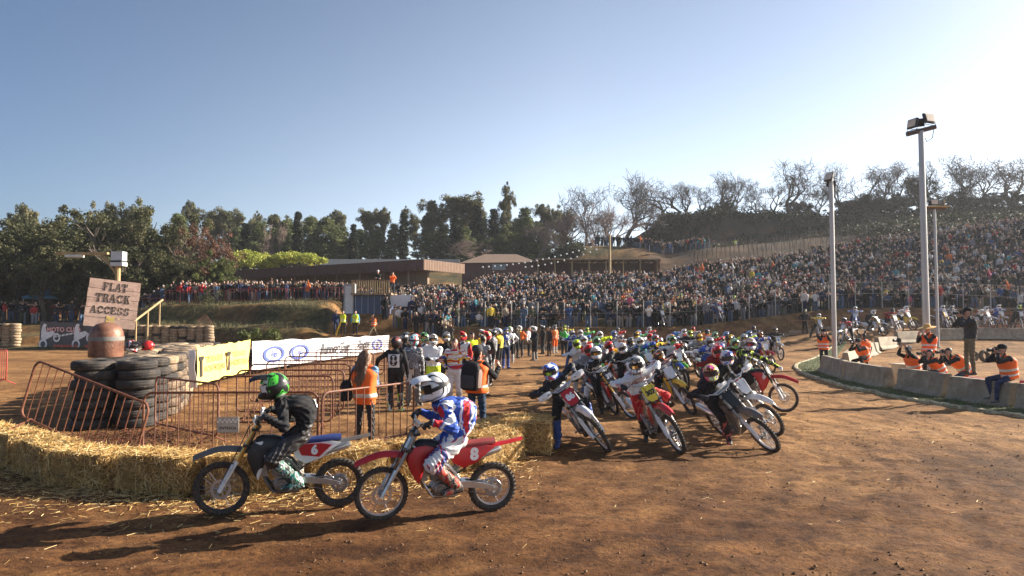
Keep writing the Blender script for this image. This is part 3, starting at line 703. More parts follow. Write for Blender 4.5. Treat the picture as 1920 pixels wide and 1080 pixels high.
# ================================================================== concrete barriers, kerb, infield (right)
M_CONC = mat('weathered_concrete', (.33, .275, .20), .85, var=.35, scale=2.2, bump=.5, bscale=30, dirt=.75, dcol=(.20, .14, .08))
def jersey(a, b, label, h=.70, end=.07, wd=.60):
    a = Vector((*a, 0)); b = Vector((*b, 0)); d = (b - a); Lj = d.length - end; d.normalize(); za = H(a.x, a.y); c = (a + b) / 2; za = H(c.x, c.y) - .02
    hb = wd / 2; pr = [(-hb, 0), (-hb, .07), (-hb * .62, .30 * h), (-.11, .95 * h), (-.09, h), (.09, h), (.11, .95 * h), (hb * .62, .30 * h), (hb, .07), (hb, 0)]
    mb = MB(); nseg = 6; r_ = random.Random(int(a.x * 100)); rings = []
    for k in range(nseg + 1):
        x = -Lj / 2 + Lj * k / nseg; sc_ = 1 - (.012 if k in (0, nseg) else 0)
        rings.append([Vector((x, p * sc_ + r_.uniform(-.004, .004), z * sc_ + r_.uniform(-.004, .004))) for p, z in pr])
    mb.loft(rings)
    o = mb.build('concrete_barrier', M_CONC, loc=(c.x, c.y, za), rot=(0, 0, atan2(d.y, d.x)), angle=25); return tag(o, label, 'concrete barrier', 'concrete barriers round the infield')
jp = [((12.75, 28.0), (11.85, 24.2), 'concrete barrier at the curve by the left floodlight pole'), ((11.8, 24.1), (11.55, 21.0), 'concrete barrier left of the crouching photographers, sunlit end'),
      ((11.75, 20.7), (11.85, 18.6), 'concrete barrier below the photographers in orange vests'), ((11.85, 18.5), (12.1, 16.5), 'concrete barrier on which the standing photographer stands'),
      ((12.12, 16.4), (12.6, 14.5), 'concrete barrier under the seated photographer at the right edge'), ((12.6, 14.4), (13.3, 12.5), 'concrete barrier leaving the frame at the right')]
for a_, b_, l_ in jp: jersey(a_, b_, l_)
wp = curve_pts([(14.6, 30.0), (16.3, 33.0), (19.0, 37.0), (23, 41.0), (28, 42.6), (34, 42.2), (40, 41.0), (48, 39.5)], 14)
wl_ = ['next to the left floodlight pole', 'behind the crouching photographer', 'behind the raised camera', 'behind the red and beige crate', 'behind the straw hat man', 'left of the tall floodlight pole', 'right of the tall floodlight pole', 'behind the dark-jacketed photographer', 'above the stacked black tyres', 'right of the black tyres', 'behind the seated photographer', 'at the right edge', 'beyond the right edge', 'last, beyond the right edge']
for k in range(14): jersey(wp[k][:2], wp[k + 1][:2], 'far infield wall block ' + wl_[k], end=.02)
kp = curve_pts([(20.5, 43), (17.2, 38.2), (14.2, 33.5), (12.75, 30.8), (11.7, 27.8), (11.0, 24.6), (10.55, 21.4), (10.6, 18.6), (10.9, 16.6), (11.25, 14.8), (11.9, 12.6)], 150)
M_KERB = mat('worn_yellow_white_kerb', (.55, .50, .30), .8, var=.4, scale=3, dirt=.95, dcol=(.16, .10, .06), bump=.3)
rings = []
for k, p in enumerate(kp):
    d = (kp[min(k + 1, 150)] - kp[max(k - 1, 0)]).normalized(); nn = Vector((-d.y, d.x, 0)); z = H(p.x, p.y)
    rings.append([p + nn * a_ + Vector((0, 0, z + h_)) for a_, h_ in ((.09, -.05), (.08, .06), (.05, .08 + .012 * sin(k * 2.3)), (-.05, .08 + .012 * sin(k * 1.7)), (-.08, .06), (-.09, -.05))])
tag(MB().loft(rings).build('kerb', M_KERB, angle=30), kind='structure')
M_TURF = mat('turf', (.070, .085, .022), .95, var=.45, scale=5, bump=.6, bscale=50)
inner = [(13.0, 28.2), (12.3, 25.5), (11.8, 22.5), (11.75, 20), (11.9, 17.8), (12.3, 15.6), (13.2, 12.4)]
ip = curve_pts([(20.8, 42.5), (18.2, 38.2), (15.4, 33.0)] + inner, 150); g_ = []
for a_, b_ in zip(kp, ip):
    row = []
    for q in range(4):
        p = a_.lerp(b_, .03 + .97 * q / 3); row.append(Vector((p.x, p.y, H(p.x, p.y) + .035)))
    g_.append(row)
tag(MB().sheet(g_, .03).build('turf_strip', M_TURF), kind='structure')
rgt = np.random.default_rng(6); M_GR = [mat('grass_green', (.09, .12, .03), .8), mat('grass_dry', (.30, .25, .09), .8)]
def turf_pt(r_):
    k = r_.integers(0, 150); p = kp[k].lerp(ip[k], r_.random()); return p.x, p.y
def tuft(r_, p, hh=.07):
    z = H(*p[:2]) + .03; a = r_.random() * 6.3; l = hh * (.5 + r_.random()); lean = r_.normal(size=2) * .35 * l; q = np.array([cos(a), sin(a), 0]) * .006; c = np.array([p[0], p[1], z])
    return np.array([c - q, c + q, c + q * .2 + (lean[0], lean[1], l), c - q * .2 + (lean[0], lean[1], l)]), [(0, 1, 2, 3)], int(r_.random() < .3)
scatter('grass', 9000, turf_pt, M_GR, 14, tuft, 'short grass between the kerb and the concrete barriers', 'grass')

# crate, red plastic barriers, loose tyres
cr = empty('beige_and_red_crate', (13.1, 22.4, H(13.1, 22.4)), (0, 0, .25), 'beige and dark red crate left of the crouching photographers', 'crate')
MB().box((0, 0, .33), (.95, .8, .62)).build('box', mat('beige_board', (.50, .40, .30), .8, dirt=.3), cr); MB().box((0, 0, .67), (1.05, .9, .05)).build('lid', mat('beige_board', (.50, .40, .30), .8, dirt=.3), cr)
MB().box((.25, -.405, .33), (.40, .012, .54)).build('red_panel', mat('dark_red_panel', (.30, .04, .035), .6), cr)
def red_block(x, y, rz, l, label):
    mb = MB(); mb.loft([[Vector((xx, yy, z)) for xx, yy in ((-l / 2, -w_), (l / 2, -w_), (l / 2, w_), (-l / 2, w_))] for z, w_ in ((0, .22), (.1, .22), (.28, .12), (.52, .09), (.55, .07))])
    tag(mb.build('plastic_road_barrier', mat('red_plastic', (.36, .03, .028), .45, dirt=.3), loc=(x, y, H(x, y)), rot=(0, 0, rz)), label, 'road barrier', 'red plastic barriers')
red_block(13.0, 19.1, 1.45, 1.6, 'red plastic barrier behind the leaning photographer'); red_block(13.35, 17.2, 1.5, 1.6, 'red plastic barrier behind the seated photographer')
wt = ['upright black tyre on top at the left of the pile', 'upright black tyre in the middle of the pile by the far wall', 'upright black tyre at the right of the pile', 'grey tyre lying flat left of the pile, upper', 'grey tyre lying flat left of the pile, lower', 'grey tyre lying flat below the black tyres', 'lowest grey tyre beside the tall pole']
for k, (px_, py_, up_) in enumerate(((1822, 640, 1), (1845, 640, 1), (1866, 640, 1), (1776, 655, 0), (1776, 663, 0), (1798, 652, 0), (1798, 660, 0))):
    p = at(px_, py_, 34 if up_ else 32); zg = H(p.x, p.y)
    o = inst('tyre', TY_DARK if up_ else TY_SM, None, (p.x, p.y, zg + .31 if up_ else zg + (.1 if k in (4, 6) else .3)), (pi / 2 - .1 if up_ else 0, 0, .3 * k)); tag(o, wt[k], 'tyre', 'loose tyres on the infield')

# ================================================================== floodlight poles
M_POLE = mat('galvanised_pole', (.48, .47, .45), .45, .55, var=.12, scale=6, stretch=(1, 1, .1)); M_BLK = mat('black_housing', (.025, .025, .028), .5); M_LGL = mat('lamp_glass', (.75, .62, .48), .2)
def flood_head(parent, c, rz, tilt, w_=.42, h_=.32):
    t = Matrix.Translation(c) @ rmat(rz) @ rmat(x=tilt)
    o = MB().box((0, .05, 0), (w_, .09, h_), M=t).box((0, .11, 0), (w_ * .7, .06, h_ * .7), M=t).build('floodlight', M_BLK, parent, smooth=False)
    MB().box((0, -.002, 0), (w_ * .82, .012, h_ * .80), M=t).build('glass', M_LGL, o, smooth=False)
    MB().tube([(-w_ / 2, .05, 0), (-w_ / 2 - .02, .05, -h_ * .75), (w_ / 2 + .02, .05, -h_ * .75), (w_ / 2, .05, 0)], .012, 5, M=t).build('bracket', M_BLK, o)
def pole(px_, d, ytop, r0, r1, heads, label, bar=None, cbar=True):
    p = at(px_, ytop, d); zb = H(p.x, d); t = empty('floodlight_pole', (p.x, d, zb), label=label, cat='floodlight pole', group='floodlight poles'); hh = p.z - zb
    MB().lathe([(r0 * 1.0, 0), (r0, .3), (r1, hh)], 18).build('pole', M_POLE, t)
    MB().lathe([(r0 * 1.9, 0), (r0 * 1.9, .03), (r0 * 1.1, .04)], 12).build('base_plate', M_POLE, t)
    if bar: MB().tube([(-bar[0], -bar[1], hh + bar[2]), (bar[0], bar[1], hh + bar[3])], .075, 8).build('crossbar', mat('rusty_bracket', (.12, .09, .075), .6), t)
    for c, rz, tilt, w_, h_ in heads: flood_head(t, Vector((c[0], c[1], hh + c[2])), rz, tilt, w_, h_)
    return t
t = pole(1727, 22, 246, .115, .085, [((.25, -.1, .42), .35, -.25, .42, .32), ((.0, .15, .32), 2.6, -.3, .34, .26), ((-.27, .05, .28), -1.3, -.2, .36, .30)], 'tallest grey floodlight pole with three lamps behind the straw hat man', (.42, -.1, -.08, .12))
MB().tube([(.42, 0, .0 + at(1727, 246, 22).z - H(t.location.x, 22) + .05), (.36, 0, at(1727, 246, 22).z - H(t.location.x, 22) - .22), (.18, 0, at(1727, 246, 22).z - .35 - H(t.location.x, 22)), (.06, 0, at(1727, 246, 22).z - .1 - H(t.location.x, 22))], .012, 5).build('cable', M_BLK, t)
pole(1558, 29, 332, .10, .09, [((-.14, -.1, .02), -1.0, -.5, .34, .42), ((.05, .12, -.25), 2.8, -.3, .34, .26)], 'floodlight pole at the tip of the infield by the orange vested marshal')
t = pole(1752, 40, 392, .085, .075, [((0, -.05, .42), 0, -.2, .46, .34), ((.02, .3, .4), pi, -.2, .4, .3)], 'thin floodlight pole farther back, right of the tallest one', (.62, 0, 0, 0))
hh = at(1752, 392, 40).z - H(t.location.x, 40)
MB().box((0, 0, hh + .12), (1.5, .5, .06)).tube([(-.75, 0, hh + .1), (-.75, 0, hh + .75)], .02, 5).tube([(.6, 0, hh + .1), (.6, 0, hh + .55)], .02, 5).build('platform', mat('yellowed_wood', (.50, .34, .13), .7), t)
# ================================================================== motocross motorbikes
M_RUB = mat('knobbly_rubber', (.035, .031, .028), .85, var=.3, scale=12, bump=.3, dirt=.55, dcol=(.20, .125, .07))
M_ALU = mat('bare_aluminium', (.62, .62, .62), .32, .85, var=.1, dirt=.25); M_STEEL = mat('dull_steel', (.35, .34, .33), .42, .8, dirt=.35)
M_RIMB = mat('black_rim', (.04, .04, .042), .4, .3); M_ENG = mat('engine_casting', (.30, .29, .28), .38, .85, var=.45, scale=16, dirt=.45, dcol=(.05, .035, .025)); M_GOLD = mat('gold_fork', (.62, .40, .12), .3, .8)
M_BLKP = mat('black_plastic', (.018, .018, .02), .45, dirt=.25); M_SEATB = mat('black_seat', (.02, .02, .022), .7, bump=.2); M_SEATBL = mat('blue_seat', (.03, .09, .38), .65)
M_RED_P = mat('red_plastic_body', (.50, .018, .022), .33, var=.06, dirt=.22); M_WHITE_P = mat('white_plastic', (.74, .74, .74), .35, var=.04, dirt=.3)
M_BLUE_P = mat('blue_plastic', (.03, .10, .45), .35, var=.05, dirt=.25); M_YEL_P = mat('yellow_plastic', (.85, .58, .03), .35, var=.05, dirt=.25)
M_ORG_P = mat('orange_plastic', (.85, .20, .02), .35, var=.05, dirt=.25); M_GRN_P = mat('green_plastic', (.10, .50, .05), .35, var=.05, dirt=.25)
M_GREY_P = mat('grey_plastic', (.13, .125, .12), .45, var=.15, dirt=.55)
M_RSH = gfx('red_shroud_graphics', [(.50, .018, .022), (.50, .018, .022), (.50, .018, .022), (.72, .72, .72), (.02, .02, .02)], 6, 1.2, .33, .15)
M_WSH = gfx('white_shroud_graphics', [(.72, .72, .72), (.72, .72, .72), (.5, .02, .02), (.02, .02, .02), (.72, .72, .72)], 6, 2.2, .33, .15); M_CHROME = mat('chrome', (.80, .80, .80), .12, 1.0)
RAKE = radians(27); FA = Vector((.75, 0, .345)); RA = Vector((-.70, 0, .33)); HD = Vector((.40, 0, .98))
AX = Vector((-sin(RAKE), 0, cos(RAKE)))
def wheel_meshes(R, tw, n_sp, nk):
    r = R - tw; prof = []
    for k in range(12):
        a = 2 * pi * k / 12; prof.append((R - tw * .52 + tw * .46 * cos(a), tw * .48 * sin(a)))
    mb = MB().lathe(prof, 40, axis='Y', closed=True)
    for k in range(nk):
        a = 2 * pi * k / nk
        for q, y in enumerate((-.36, 0, .36) if k % 2 else (-.46, -.17, .17, .46)):
            rr = R - tw * .08 - abs(y) * tw * .28; ca, sa = cos(a), sin(a)
            M = Matrix(((ca, 0, -sa, ca * rr), (0, 1, 0, y * tw), (sa, 0, ca, sa * rr), (0, 0, 0, 1)))
            mb.box((0, 0, 0), (tw * .16, tw * .15, R * .055), M=M)
    ty = mb.mesh('wheel', M_RUB, angle=40)
    ri = MB().lathe([(r + .012, -.018), (r + .012, .018), (r - .002, .016), (r - .010, .006), (r - .010, -.006), (r - .002, -.016)], 40, axis='Y', closed=True).mesh('rim', M_RIMB)
    sp = MB()
    for k in range(n_sp):
        a = 2 * pi * k / n_sp; s_ = 1 if k % 2 else -1; a2 = a + s_ * (.35 if k % 4 < 2 else -.35)
        sp.tube([(.035 * cos(a2), s_ * .03, .035 * sin(a2)), ((r - .008) * cos(a), s_ * .004, (r - .008) * sin(a))], .0021, 4)
    sp = sp.mesh('spokes', M_CHROME)
    hub = MB().lathe([(.012, -.055), (.035, -.05), (.040, -.03), (.026, -.02), (.026, .02), (.040, .03), (.035, .05), (.012, .055)], 18, axis='Y').mesh('hub', M_STEEL)
    return ty, ri, sp, hub
WF = wheel_meshes(.345, .075, 32, 42); WR = wheel_meshes(.33, .098, 32, 36)
def disc_mesh(R, y):
    mb = MB().lathe([(R, y - .002), (R, y + .002), (R * .72, y + .002), (R * .72, y - .002)], 30, axis='Y', closed=True)
    for k in range(6):
        a = 2 * pi * k / 6; mb.tube([(.035 * cos(a), y, .035 * sin(a)), (R * .75 * cos(a + .3), y, R * .75 * sin(a + .3))], .005, 4)
    return mb.mesh('brake_disc', M_ALU)
DF = disc_mesh(.125, .048); DR = disc_mesh(.11, -.05)
SPK = MB().lathe([(.105, .052), (.105, .058), (.07, .058), (.07, .052)], 30, axis='Y', closed=True); 
for k in range(5): a = 2 * pi * k / 5; SPK.tube([(.03 * cos(a), .055, .03 * sin(a)), (.075 * cos(a), .055, .075 * sin(a))], .007, 5)
for k in range(30): a = 2 * pi * k / 30; SPK.box((.107 * cos(a), .055, .107 * sin(a)), (.008, .005, .008))
SPK = SPK.mesh('sprocket', M_STEEL)
P = {}
# -- front
mb = MB(); g2 = MB()
for s_ in (-1, 1):
    y = s_ * .10; lo = FA + Vector((0, y, 0)); mb.tube([lo + AX * .40 + Vector((-.02, 0, 0)), lo + AX * .90 + Vector((-.02, 0, 0))], .026, 10); 
P['fork_tubes'] = mb.mesh('fork_tube', M_GOLD)
mb = MB()
for s_ in (-1, 1):
    y = s_ * .10; lo = FA + Vector((0, y, 0)); mb.tube([lo + AX * -.02, lo + AX * .05, lo + AX * .43 + Vector((-.02, 0, 0))], [.03, .024, .021], 8)
    mb.sheet([[lo + AX * t_ + Vector((.032 * cos(a), s_ * .034 * sin(a), 0)) + AX * 0 for a in (-.9, -.3, .3, .9, 1.5)] for t_ in (.03, .18, .36)], .004)
mb.tube([FA + Vector((0, -.12, 0)), FA + Vector((0, .12, 0))], .012, 8)
P['fork_guards'] = mb.mesh('fork_lower', M_WHITE_P)
mb = MB()
for t_, wy in ((.62, .30), (.84, .27)):
    c = FA + AX * t_ + Vector((-.03, 0, 0)); mb.box(c, (.085, wy, .035))
mb.tube([FA + AX * .84 + Vector((-.03, -.045, .0)), FA + AX * .90 + Vector((-.02, -.045, .02))], .016, 6).tube([FA + AX * .84 + Vector((-.03, .045, .0)), FA + AX * .90 + Vector((-.02, .045, .02))], .016, 6)
P['triple_clamp'] = mb.mesh('fork_clamp', M_BLKP, angle=30)
BC = FA + AX * .92 + Vector((-.015, 0, .02))
bp_ = [BC + Vector(p) for p in ((-.075, -.40, .055), (-.035, -.24, .075), (0, -.12, .005), (0, 0, 0), (0, .12, .005), (-.035, .24, .075), (-.075, .40, .055))]
P['handlebar'] = MB().tube(bp_, .0125, 8).tube([BC + Vector((-.02, -.17, .04)), BC + Vector((-.02, .17, .04))], .018, 8).mesh('handlebar', M_ALU)
mb = MB()
for s_ in (-1, 1): mb.tube([bp_[0 if s_ < 0 else 6], bp_[0 if s_ < 0 else 6].lerp(bp_[1 if s_ < 0 else 5], .75)], .019, 8)
P['grips'] = mb.mesh('grip', M_BLKP)
GRIP = {s_: bp_[0 if s_ < 0 else 6].lerp(bp_[1 if s_ < 0 else 5], .38) for s_ in (-1, 1)}
mb = MB()
for s_ in (-1, 1):
    e = bp_[1 if s_ < 0 else 5]; mb.tube([e, e + Vector((.05, s_ * .02, -.01)), e + Vector((.05, s_ * .15, -.02))], .006, 5)
mb.tube([BC + Vector((.02, .1, 0)), BC + Vector((.10, .08, -.06)), FA + AX * .6 + Vector((.05, .08, 0)), FA + AX * .2 + Vector((.04, .11, 0)), FA + Vector((0, .09, .06))], .006, 5)
mb.tube([BC + Vector((.02, -.1, 0)), BC + Vector((.12, -.06, -.05)), Vector((.42, -.05, .92)), Vector((.2, -.06, .85))], .005, 5)
P['cables'] = mb.mesh('cable', M_BLKP)
mb = MB()
for s_ in (-1, 1):
    g_ = []
    for k in range(6):
        t_ = k / 5; c = GRIP[s_] + Vector((.075 - .03 * abs(t_ - .5) * 2, s_ * (.12 - .24 * t_), 0)); hh = .042 + .018 * sin(pi * t_)
        g_.append([c + Vector((-.012, 0, hh)), c + Vector((.012, 0, 0)), c + Vector((-.008, 0, -hh * .9))])
    mb.sheet(g_, .005)
P['handguards'] = mb.mesh('handguard', M_WHITE_P)
g_ = []
for k in range(12):      # front fender
    t_ = k / 11; x = .33 + .76 * t_; z = .80 + .085 * sin(pi * (t_ * .72 + .12)) - .20 * max(0, t_ - .55) ** 1.3; hw = .075 - .015 * abs(t_ - .35) * 2 if t_ < .8 else .068 * (1 - (t_ - .8) * 2.6)
    if t_ < .3: hw = .055 + .06 * t_
    g_.append([Vector((x, hw * u, z - .034 * u * u - .030 * abs(u) ** 4)) for u in (-1, -.7, -.3, 0, .3, .7, 1)])
P['front_fender'] = MB().sheet(g_, .005).mesh('front_fender', M_RED_P)
NPL = [(-.115, .12), (-.10, .16), (.10, .16), (.115, .12), (.10, -.06), (.055, -.13), (-.055, -.13), (-.10, -.06)]
NM = Matrix.Translation(FA + AX * .76 + Vector((.045, 0, 0))) @ Matrix(((0, -sin(RAKE), cos(RAKE), 0), (1, 0, 0, 0), (0, cos(RAKE), sin(RAKE), 0), (0, 0, 0, 1)))
P['front_plate'] = MB().prism(NPL, 0, .012, axes='xy', M=NM).mesh('number_plate', M_WHITE_P, angle=30)
mb = MB()   # calliper
mb.box(FA + Vector((-.07, .055, .10)), (.07, .04, .06)); P['front_caliper'] = mb.mesh('brake_caliper', M_STEEL)
# -- middle
mb = MB()
def T(mb, pts, r, n=8, both=True):
    for s_ in ((-1, 1) if both else (1,)): mb.tube([Vector((p[0], p[1] * s_, p[2])) for p in pts], r, n)
T(mb, [(.37, .03, .93), (.15, .095, .80), (-.10, .105, .66), (-.22, .09, .50), (-.20, .08, .33)], .021)
T(mb, [(.385, .0, .86), (.30, .04, .62), (.21, .085, .42), (.12, .10, .29), (-.20, .09, .28)], .016)
mb.tube([HD + AX * -.12, HD + AX * .06], .035, 10)
P['frame'] = mb.mesh('frame', M_ALU)
mb = MB(); T(mb, [(-.10, .085, .76), (-.35, .075, .82), (-.62, .05, .87)], .011, 6); T(mb, [(-.20, .08, .55), (-.42, .075, .70), (-.60, .05, .85)], .010, 6)
P['subframe'] = mb.mesh('subframe', M_BLKP)
mb = MB()   # engine
mb.loft([[Vector((x, y, z)) for x, z in ((-.17, .33), (-.19, .42), (-.10, .50), (.06, .48), (.13, .40), (.10, .31), (-.05, .27))] for y in (-.095, .095)])
mb.lathe([(0, .09), (.085, .095), (.085, .14), (.075, .15), (0, .152)], 20, axis='Y', M=Matrix.Translation((.02, 0, .38))).lathe([(0, -.09), (.095, -.095), (.095, -.15), (.085, -.16), (0, -.162)], 20, axis='Y', M=Matrix.Translation((-.04, 0, .39)))
mb.lathe([(.02, .152), (.045, .152), (.04, .165), (0, .168)], 14, axis='Y', M=Matrix.Translation((.02, 0, .38)))
P['engine_case'] = mb.mesh('engine_case', M_ENG, angle=30)
mb = MB(); CY = Matrix.Translation((.05, 0, .49)) @ rmat(y=radians(12))
mb.box((0, 0, .05), (.13, .13, .10), M=CY)
for k in range(7): mb.box((0, 0, .015 + k * .016), (.165, .155, .006), M=CY)
mb.box((0, 0, .16), (.16, .15, .08), M=CY).box((0, 0, .215), (.11, .13, .04), M=CY); P['cylinder'] = mb.mesh('engine_cylinder', M_STEEL, angle=30)
mb = MB(); mb.tube([(.11, 0, .58), (.20, -.02, .56), (.25, -.06, .47), (.20, -.115, .36), (.02, -.15, .33), (-.12, -.145, .45), (-.24, -.13, .58), (-.36, -.12, .66)], [.024, .024, .024, .024, .024, .024, .024, .026], 10)
P['exhaust_pipe'] = mb.mesh('exhaust_pipe', M_STEEL)
mb = MB(); mb.tube([(-.34, -.12, .655), (-.38, -.12, .67), (-.80, -.12, .80), (-.84, -.12, .812)], [.025, .052, .052, .034], 14); P['silencer'] = mb.mesh('silencer', M_ALU)
mb = MB(); mb.tube([(-.20, .0, .78), (-.23, 0, .45)], .022, 8)
for k in range(9): mb.lathe([(.045, 0), (.05, .007), (.045, .014)], 12, M=Matrix.Translation((-.2 - .004 * k, 0, .52 + k * .026)))
P['shock'] = mb.mesh('shock_absorber', mat('shock_spring', (.55, .5, .4), .4, .4))
mb = MB()
for s_ in (-1, 1):
    mb.prism([(.25, .80), (.33, .78), (.26, .50), (.18, .50)], s_ * .075, s_ * .115)
P['radiator'] = mb.mesh('radiator', M_STEEL, angle=30)
def tank_ring(x, zc, hw, hh, n=14):
    return [Vector((x, hw * (abs(cos(2 * pi * j / n)) ** .7) * (1 if cos(2 * pi * j / n) >= 0 else -1), zc + hh * (abs(sin(2 * pi * j / n)) ** .8) * (1 if sin(2 * pi * j / n) >= 0 else -1))) for j in range(n)]
P['tank'] = MB().loft([tank_ring(x, z, a, b) for x, z, a, b in ((.34, .93, .05, .05), (.27, .92, .085, .09), (.12, .90, .105, .10), (-.02, .87, .085, .085), (-.12, .86, .06, .06))]).mesh('tank', M_BLKP)
def plate2(poly, y0, y1, bow, name, m):
    mb = MB()
    for s_ in (-1, 1):
        n = len(poly); cx = sum(p[0] for p in poly) / n; cz = sum(p[1] for p in poly) / n
        rings = []
        for f_, y in ((1.0, y0), (1.0, y0 + .005), (.86, y0 + bow * .8), (.45, y0 + bow)):
            rings.append([Vector((cx + (p[0] - cx) * f_, s_ * (y + (y1 - y0) * p[2] if len(p) > 2 else s_ * 0 + y), cz + (p[1] - cz) * f_)) for p in poly])
        mb.loft(rings)
    return mb.mesh(name, m, angle=40)
P['shrouds'] = plate2([(.44, .74, .6), (.43, .83, .6), (.36, .93, .2), (.22, .945, 0), (.06, .90, 0), (.13, .83, 0), (.21, .72, .3), (.26, .56, .8), (.30, .46, 1), (.36, .54, 1)], .105, .135, .02, 'radiator_shroud', M_RED_P)
P['side_panels'] = plate2([(-.10, .87, 0), (-.30, .885, 0), (-.60, .905, 0), (-.72, .88, 0), (-.60, .80, .5), (-.46, .69, 1), (-.28, .63, 1), (-.14, .70, 1)], .075, .10, .014, 'side_panel', M_RED_P)
g_ = []
for k in range(9):
    t_ = k / 8; x = -.48 - .62 * t_; z = .885 + .085 * t_ ** 1.3; hw = .085 * (1 - t_ * .35) if t_ < .9 else .035
    g_.append([Vector((x, hw * u, z - .035 * u * u)) for u in (1, .6, .25, -.25, -.6, -1)])
P['rear_fender'] = MB().sheet(g_, .005).mesh('rear_fender', M_RED_P)
rings = []
for x, z, hw in ((.20, .965, .05), (.12, .965, .075), (-.05, .935, .075), (-.25, .925, .085), (-.45, .94, .09), (-.62, .955, .08), (-.72, .955, .06)):
    rings.append([Vector((x, hw * a, z + b)) for a, b in ((1, -.045), (1.02, -.01), (.8, .012), (.3, .02), (-.3, .02), (-.8, .012), (-1.02, -.01), (-1, -.045))])
P['seat'] = MB().loft(rings).mesh('seat', M_SEATB, angle=60)
mb = MB()
for s_ in (-1, 1):
    rings = []
    for x, z, a, b in ((-.19, .42, .016, .035), (-.35, .405, .016, .042), (-.55, .375, .015, .033), (-.70, .335, .014, .028), (-.745, .325, .012, .022)):
        rings.append([Vector((x, s_ * .075 + a * u, z + b * v)) for u, v in ((-1, -1), (1, -1), (1, 1), (-1, 1))])
    mb.loft(rings)
mb.box((-.30, 0, .42), (.06, .15, .06)); mb.tube([(-.70, -.11, .33), (-.70, .11, .33)], .014, 8)
P['swingarm'] = mb.mesh('swingarm', M_ALU, angle=30)
mb = MB(); cp = []
for k in range(14): a = radians(90 + 180 * k / 13); cp.append((-.70 + .108 * cos(a), .056, .33 + .108 * sin(a)))
for k in range(8): a = radians(-90 + 180 * k / 7); cp.append((-.13 + .035 * cos(a), .056, .40 + .035 * sin(a)))
mb.tube(cp, .0065, 4, closed=True, up=(0, 1, 0)); P['chain'] = mb.mesh('chain', M_STEEL)
mb = MB()
for s_ in (-1, 1): mb.box((-.16, s_ * .16, .335), (.06, .10, .02)); mb.tube([(-.16, s_ * .09, .34), (-.16, s_ * .20, .335)], .008, 6)
mb.tube([(-.10, -.16, .32), (.04, -.165, .30)], .007, 5).tube([(-.06, .15, .37), (.07, .165, .34)], .007, 5).tube([(-.22, -.16, .60), (-.08, -.16, .42)], .008, 5)
P['footpegs'] = mb.mesh('footpeg', M_STEEL, angle=30)
P['skid_plate'] = MB().sheet([[Vector((x, y, z)) for y in (-.09, 0, .09)] for x, z in ((.24, .46), (.16, .31), (.08, .262), (-.18, .262))], .006).mesh('skid_plate', M_BLKP)

def STEER(a): return Matrix.Translation(HD) @ Matrix.Rotation(a, 4, AX) @ Matrix.Translation(-HD)
M_NBLK = mat('black_number', (.015, .015, .015), .5); M_NWHT = mat('white_number', (.82, .82, .82), .5); M_NRED = mat('red_plate', (.50, .015, .02), .4); M_NYEL = mat('yellow_plate', (.80, .62, .05), .4)
_NT = {}
def num_mesh(t, size, m):
    k = (t, size, m.name)
    if k not in _NT: _NT[k] = text_mesh(t, size, size * .055, m=m, spacing=.95)
    return _NT[k]
def motorbike(loc, yaw, lean=0.0, steer=0.0, scale=1.0, label='', plastic=None, plate=None, num='', numcol=None, seat=None, fork=None, guard=None, rim=None, shroud=None, side=None, rear=None, fender=None, hg=False, group='racing motorbikes', lod=0, pitch=0.0, frame=None):
    plastic = plastic or M_RED_P; t = empty('motorbike', loc, (lean, pitch, yaw), label, 'motorbike', group); t.scale = (scale,) * 3
    SM = STEER(steer)
    def part(key, name, m=None, front=False):
        o = inst(name, P[key], t, mats=[m] if m else None)
        if front: o.matrix_local = SM
        return o
    def wheel(ms, c, name, front, disc):
        o = inst(name, ms[0], t, loc=c)
        if front: o.matrix_local = SM @ Matrix.Translation(c)
        inst('rim', ms[1], o, mats=[rim] if rim else None)
        if lod < 2: inst('spokes', ms[2], o); inst('hub', ms[3], o); inst('brake_disc', disc, o)
        return o
    wheel(WF, FA, 'wheel', True, DF); rw = wheel(WR, RA, 'wheel', False, DR)
    if lod < 2: inst('sprocket', SPK, rw)
    part('fork_tubes', 'fork_tube', fork or M_STEEL, True); part('fork_guards', 'fork_lower', guard, True)
    part('handlebar', 'handlebar', None, True); part('front_fender', 'front_fender', fender or plastic, True)
    np_ = None
    if plate is not None:
        np_ = part('front_plate', 'number_plate', plate, True)
        if num and lod < 2: inst('number', num_mesh(num, .15 if len(num) < 3 else .115, numcol or M_NBLK), np_).matrix_local = NM @ Matrix.Translation((0, .02, .0145))
    part('shrouds', 'radiator_shroud', shroud or (M_RSH if plastic == M_RED_P and group else M_WSH if plastic == M_WHITE_P else plastic)); sp_ = part('side_panels', 'side_panel', side or plastic); part('rear_fender', 'rear_fender', rear or plastic)
    part('seat', 'seat', seat); part('tank', 'tank'); part('frame', 'frame', frame); part('engine_case', 'engine_case'); part('swingarm', 'swingarm')
    if hg: part('handguards', 'handguard', guard, True)
    if lod < 2:
        part('triple_clamp', 'fork_clamp', None, True); part('grips', 'grip', None, True); part('cylinder', 'engine_cylinder'); part('exhaust_pipe', 'exhaust_pipe'); part('silencer', 'silencer')
        part('shock', 'shock_absorber'); part('radiator', 'radiator'); part('footpegs', 'footpeg'); part('subframe', 'subframe')
    if lod < 1: part('cables', 'cable', None, True); part('chain', 'chain'); part('skid_plate', 'skid_plate'); part('front_caliper', 'brake_caliper', None, True)
    t['_sp'] = 0; del t['_sp']
    return t, SM, sp_
def bike_matrix(t): return Matrix.LocRotScale(t.location, t.rotation_euler, t.scale)
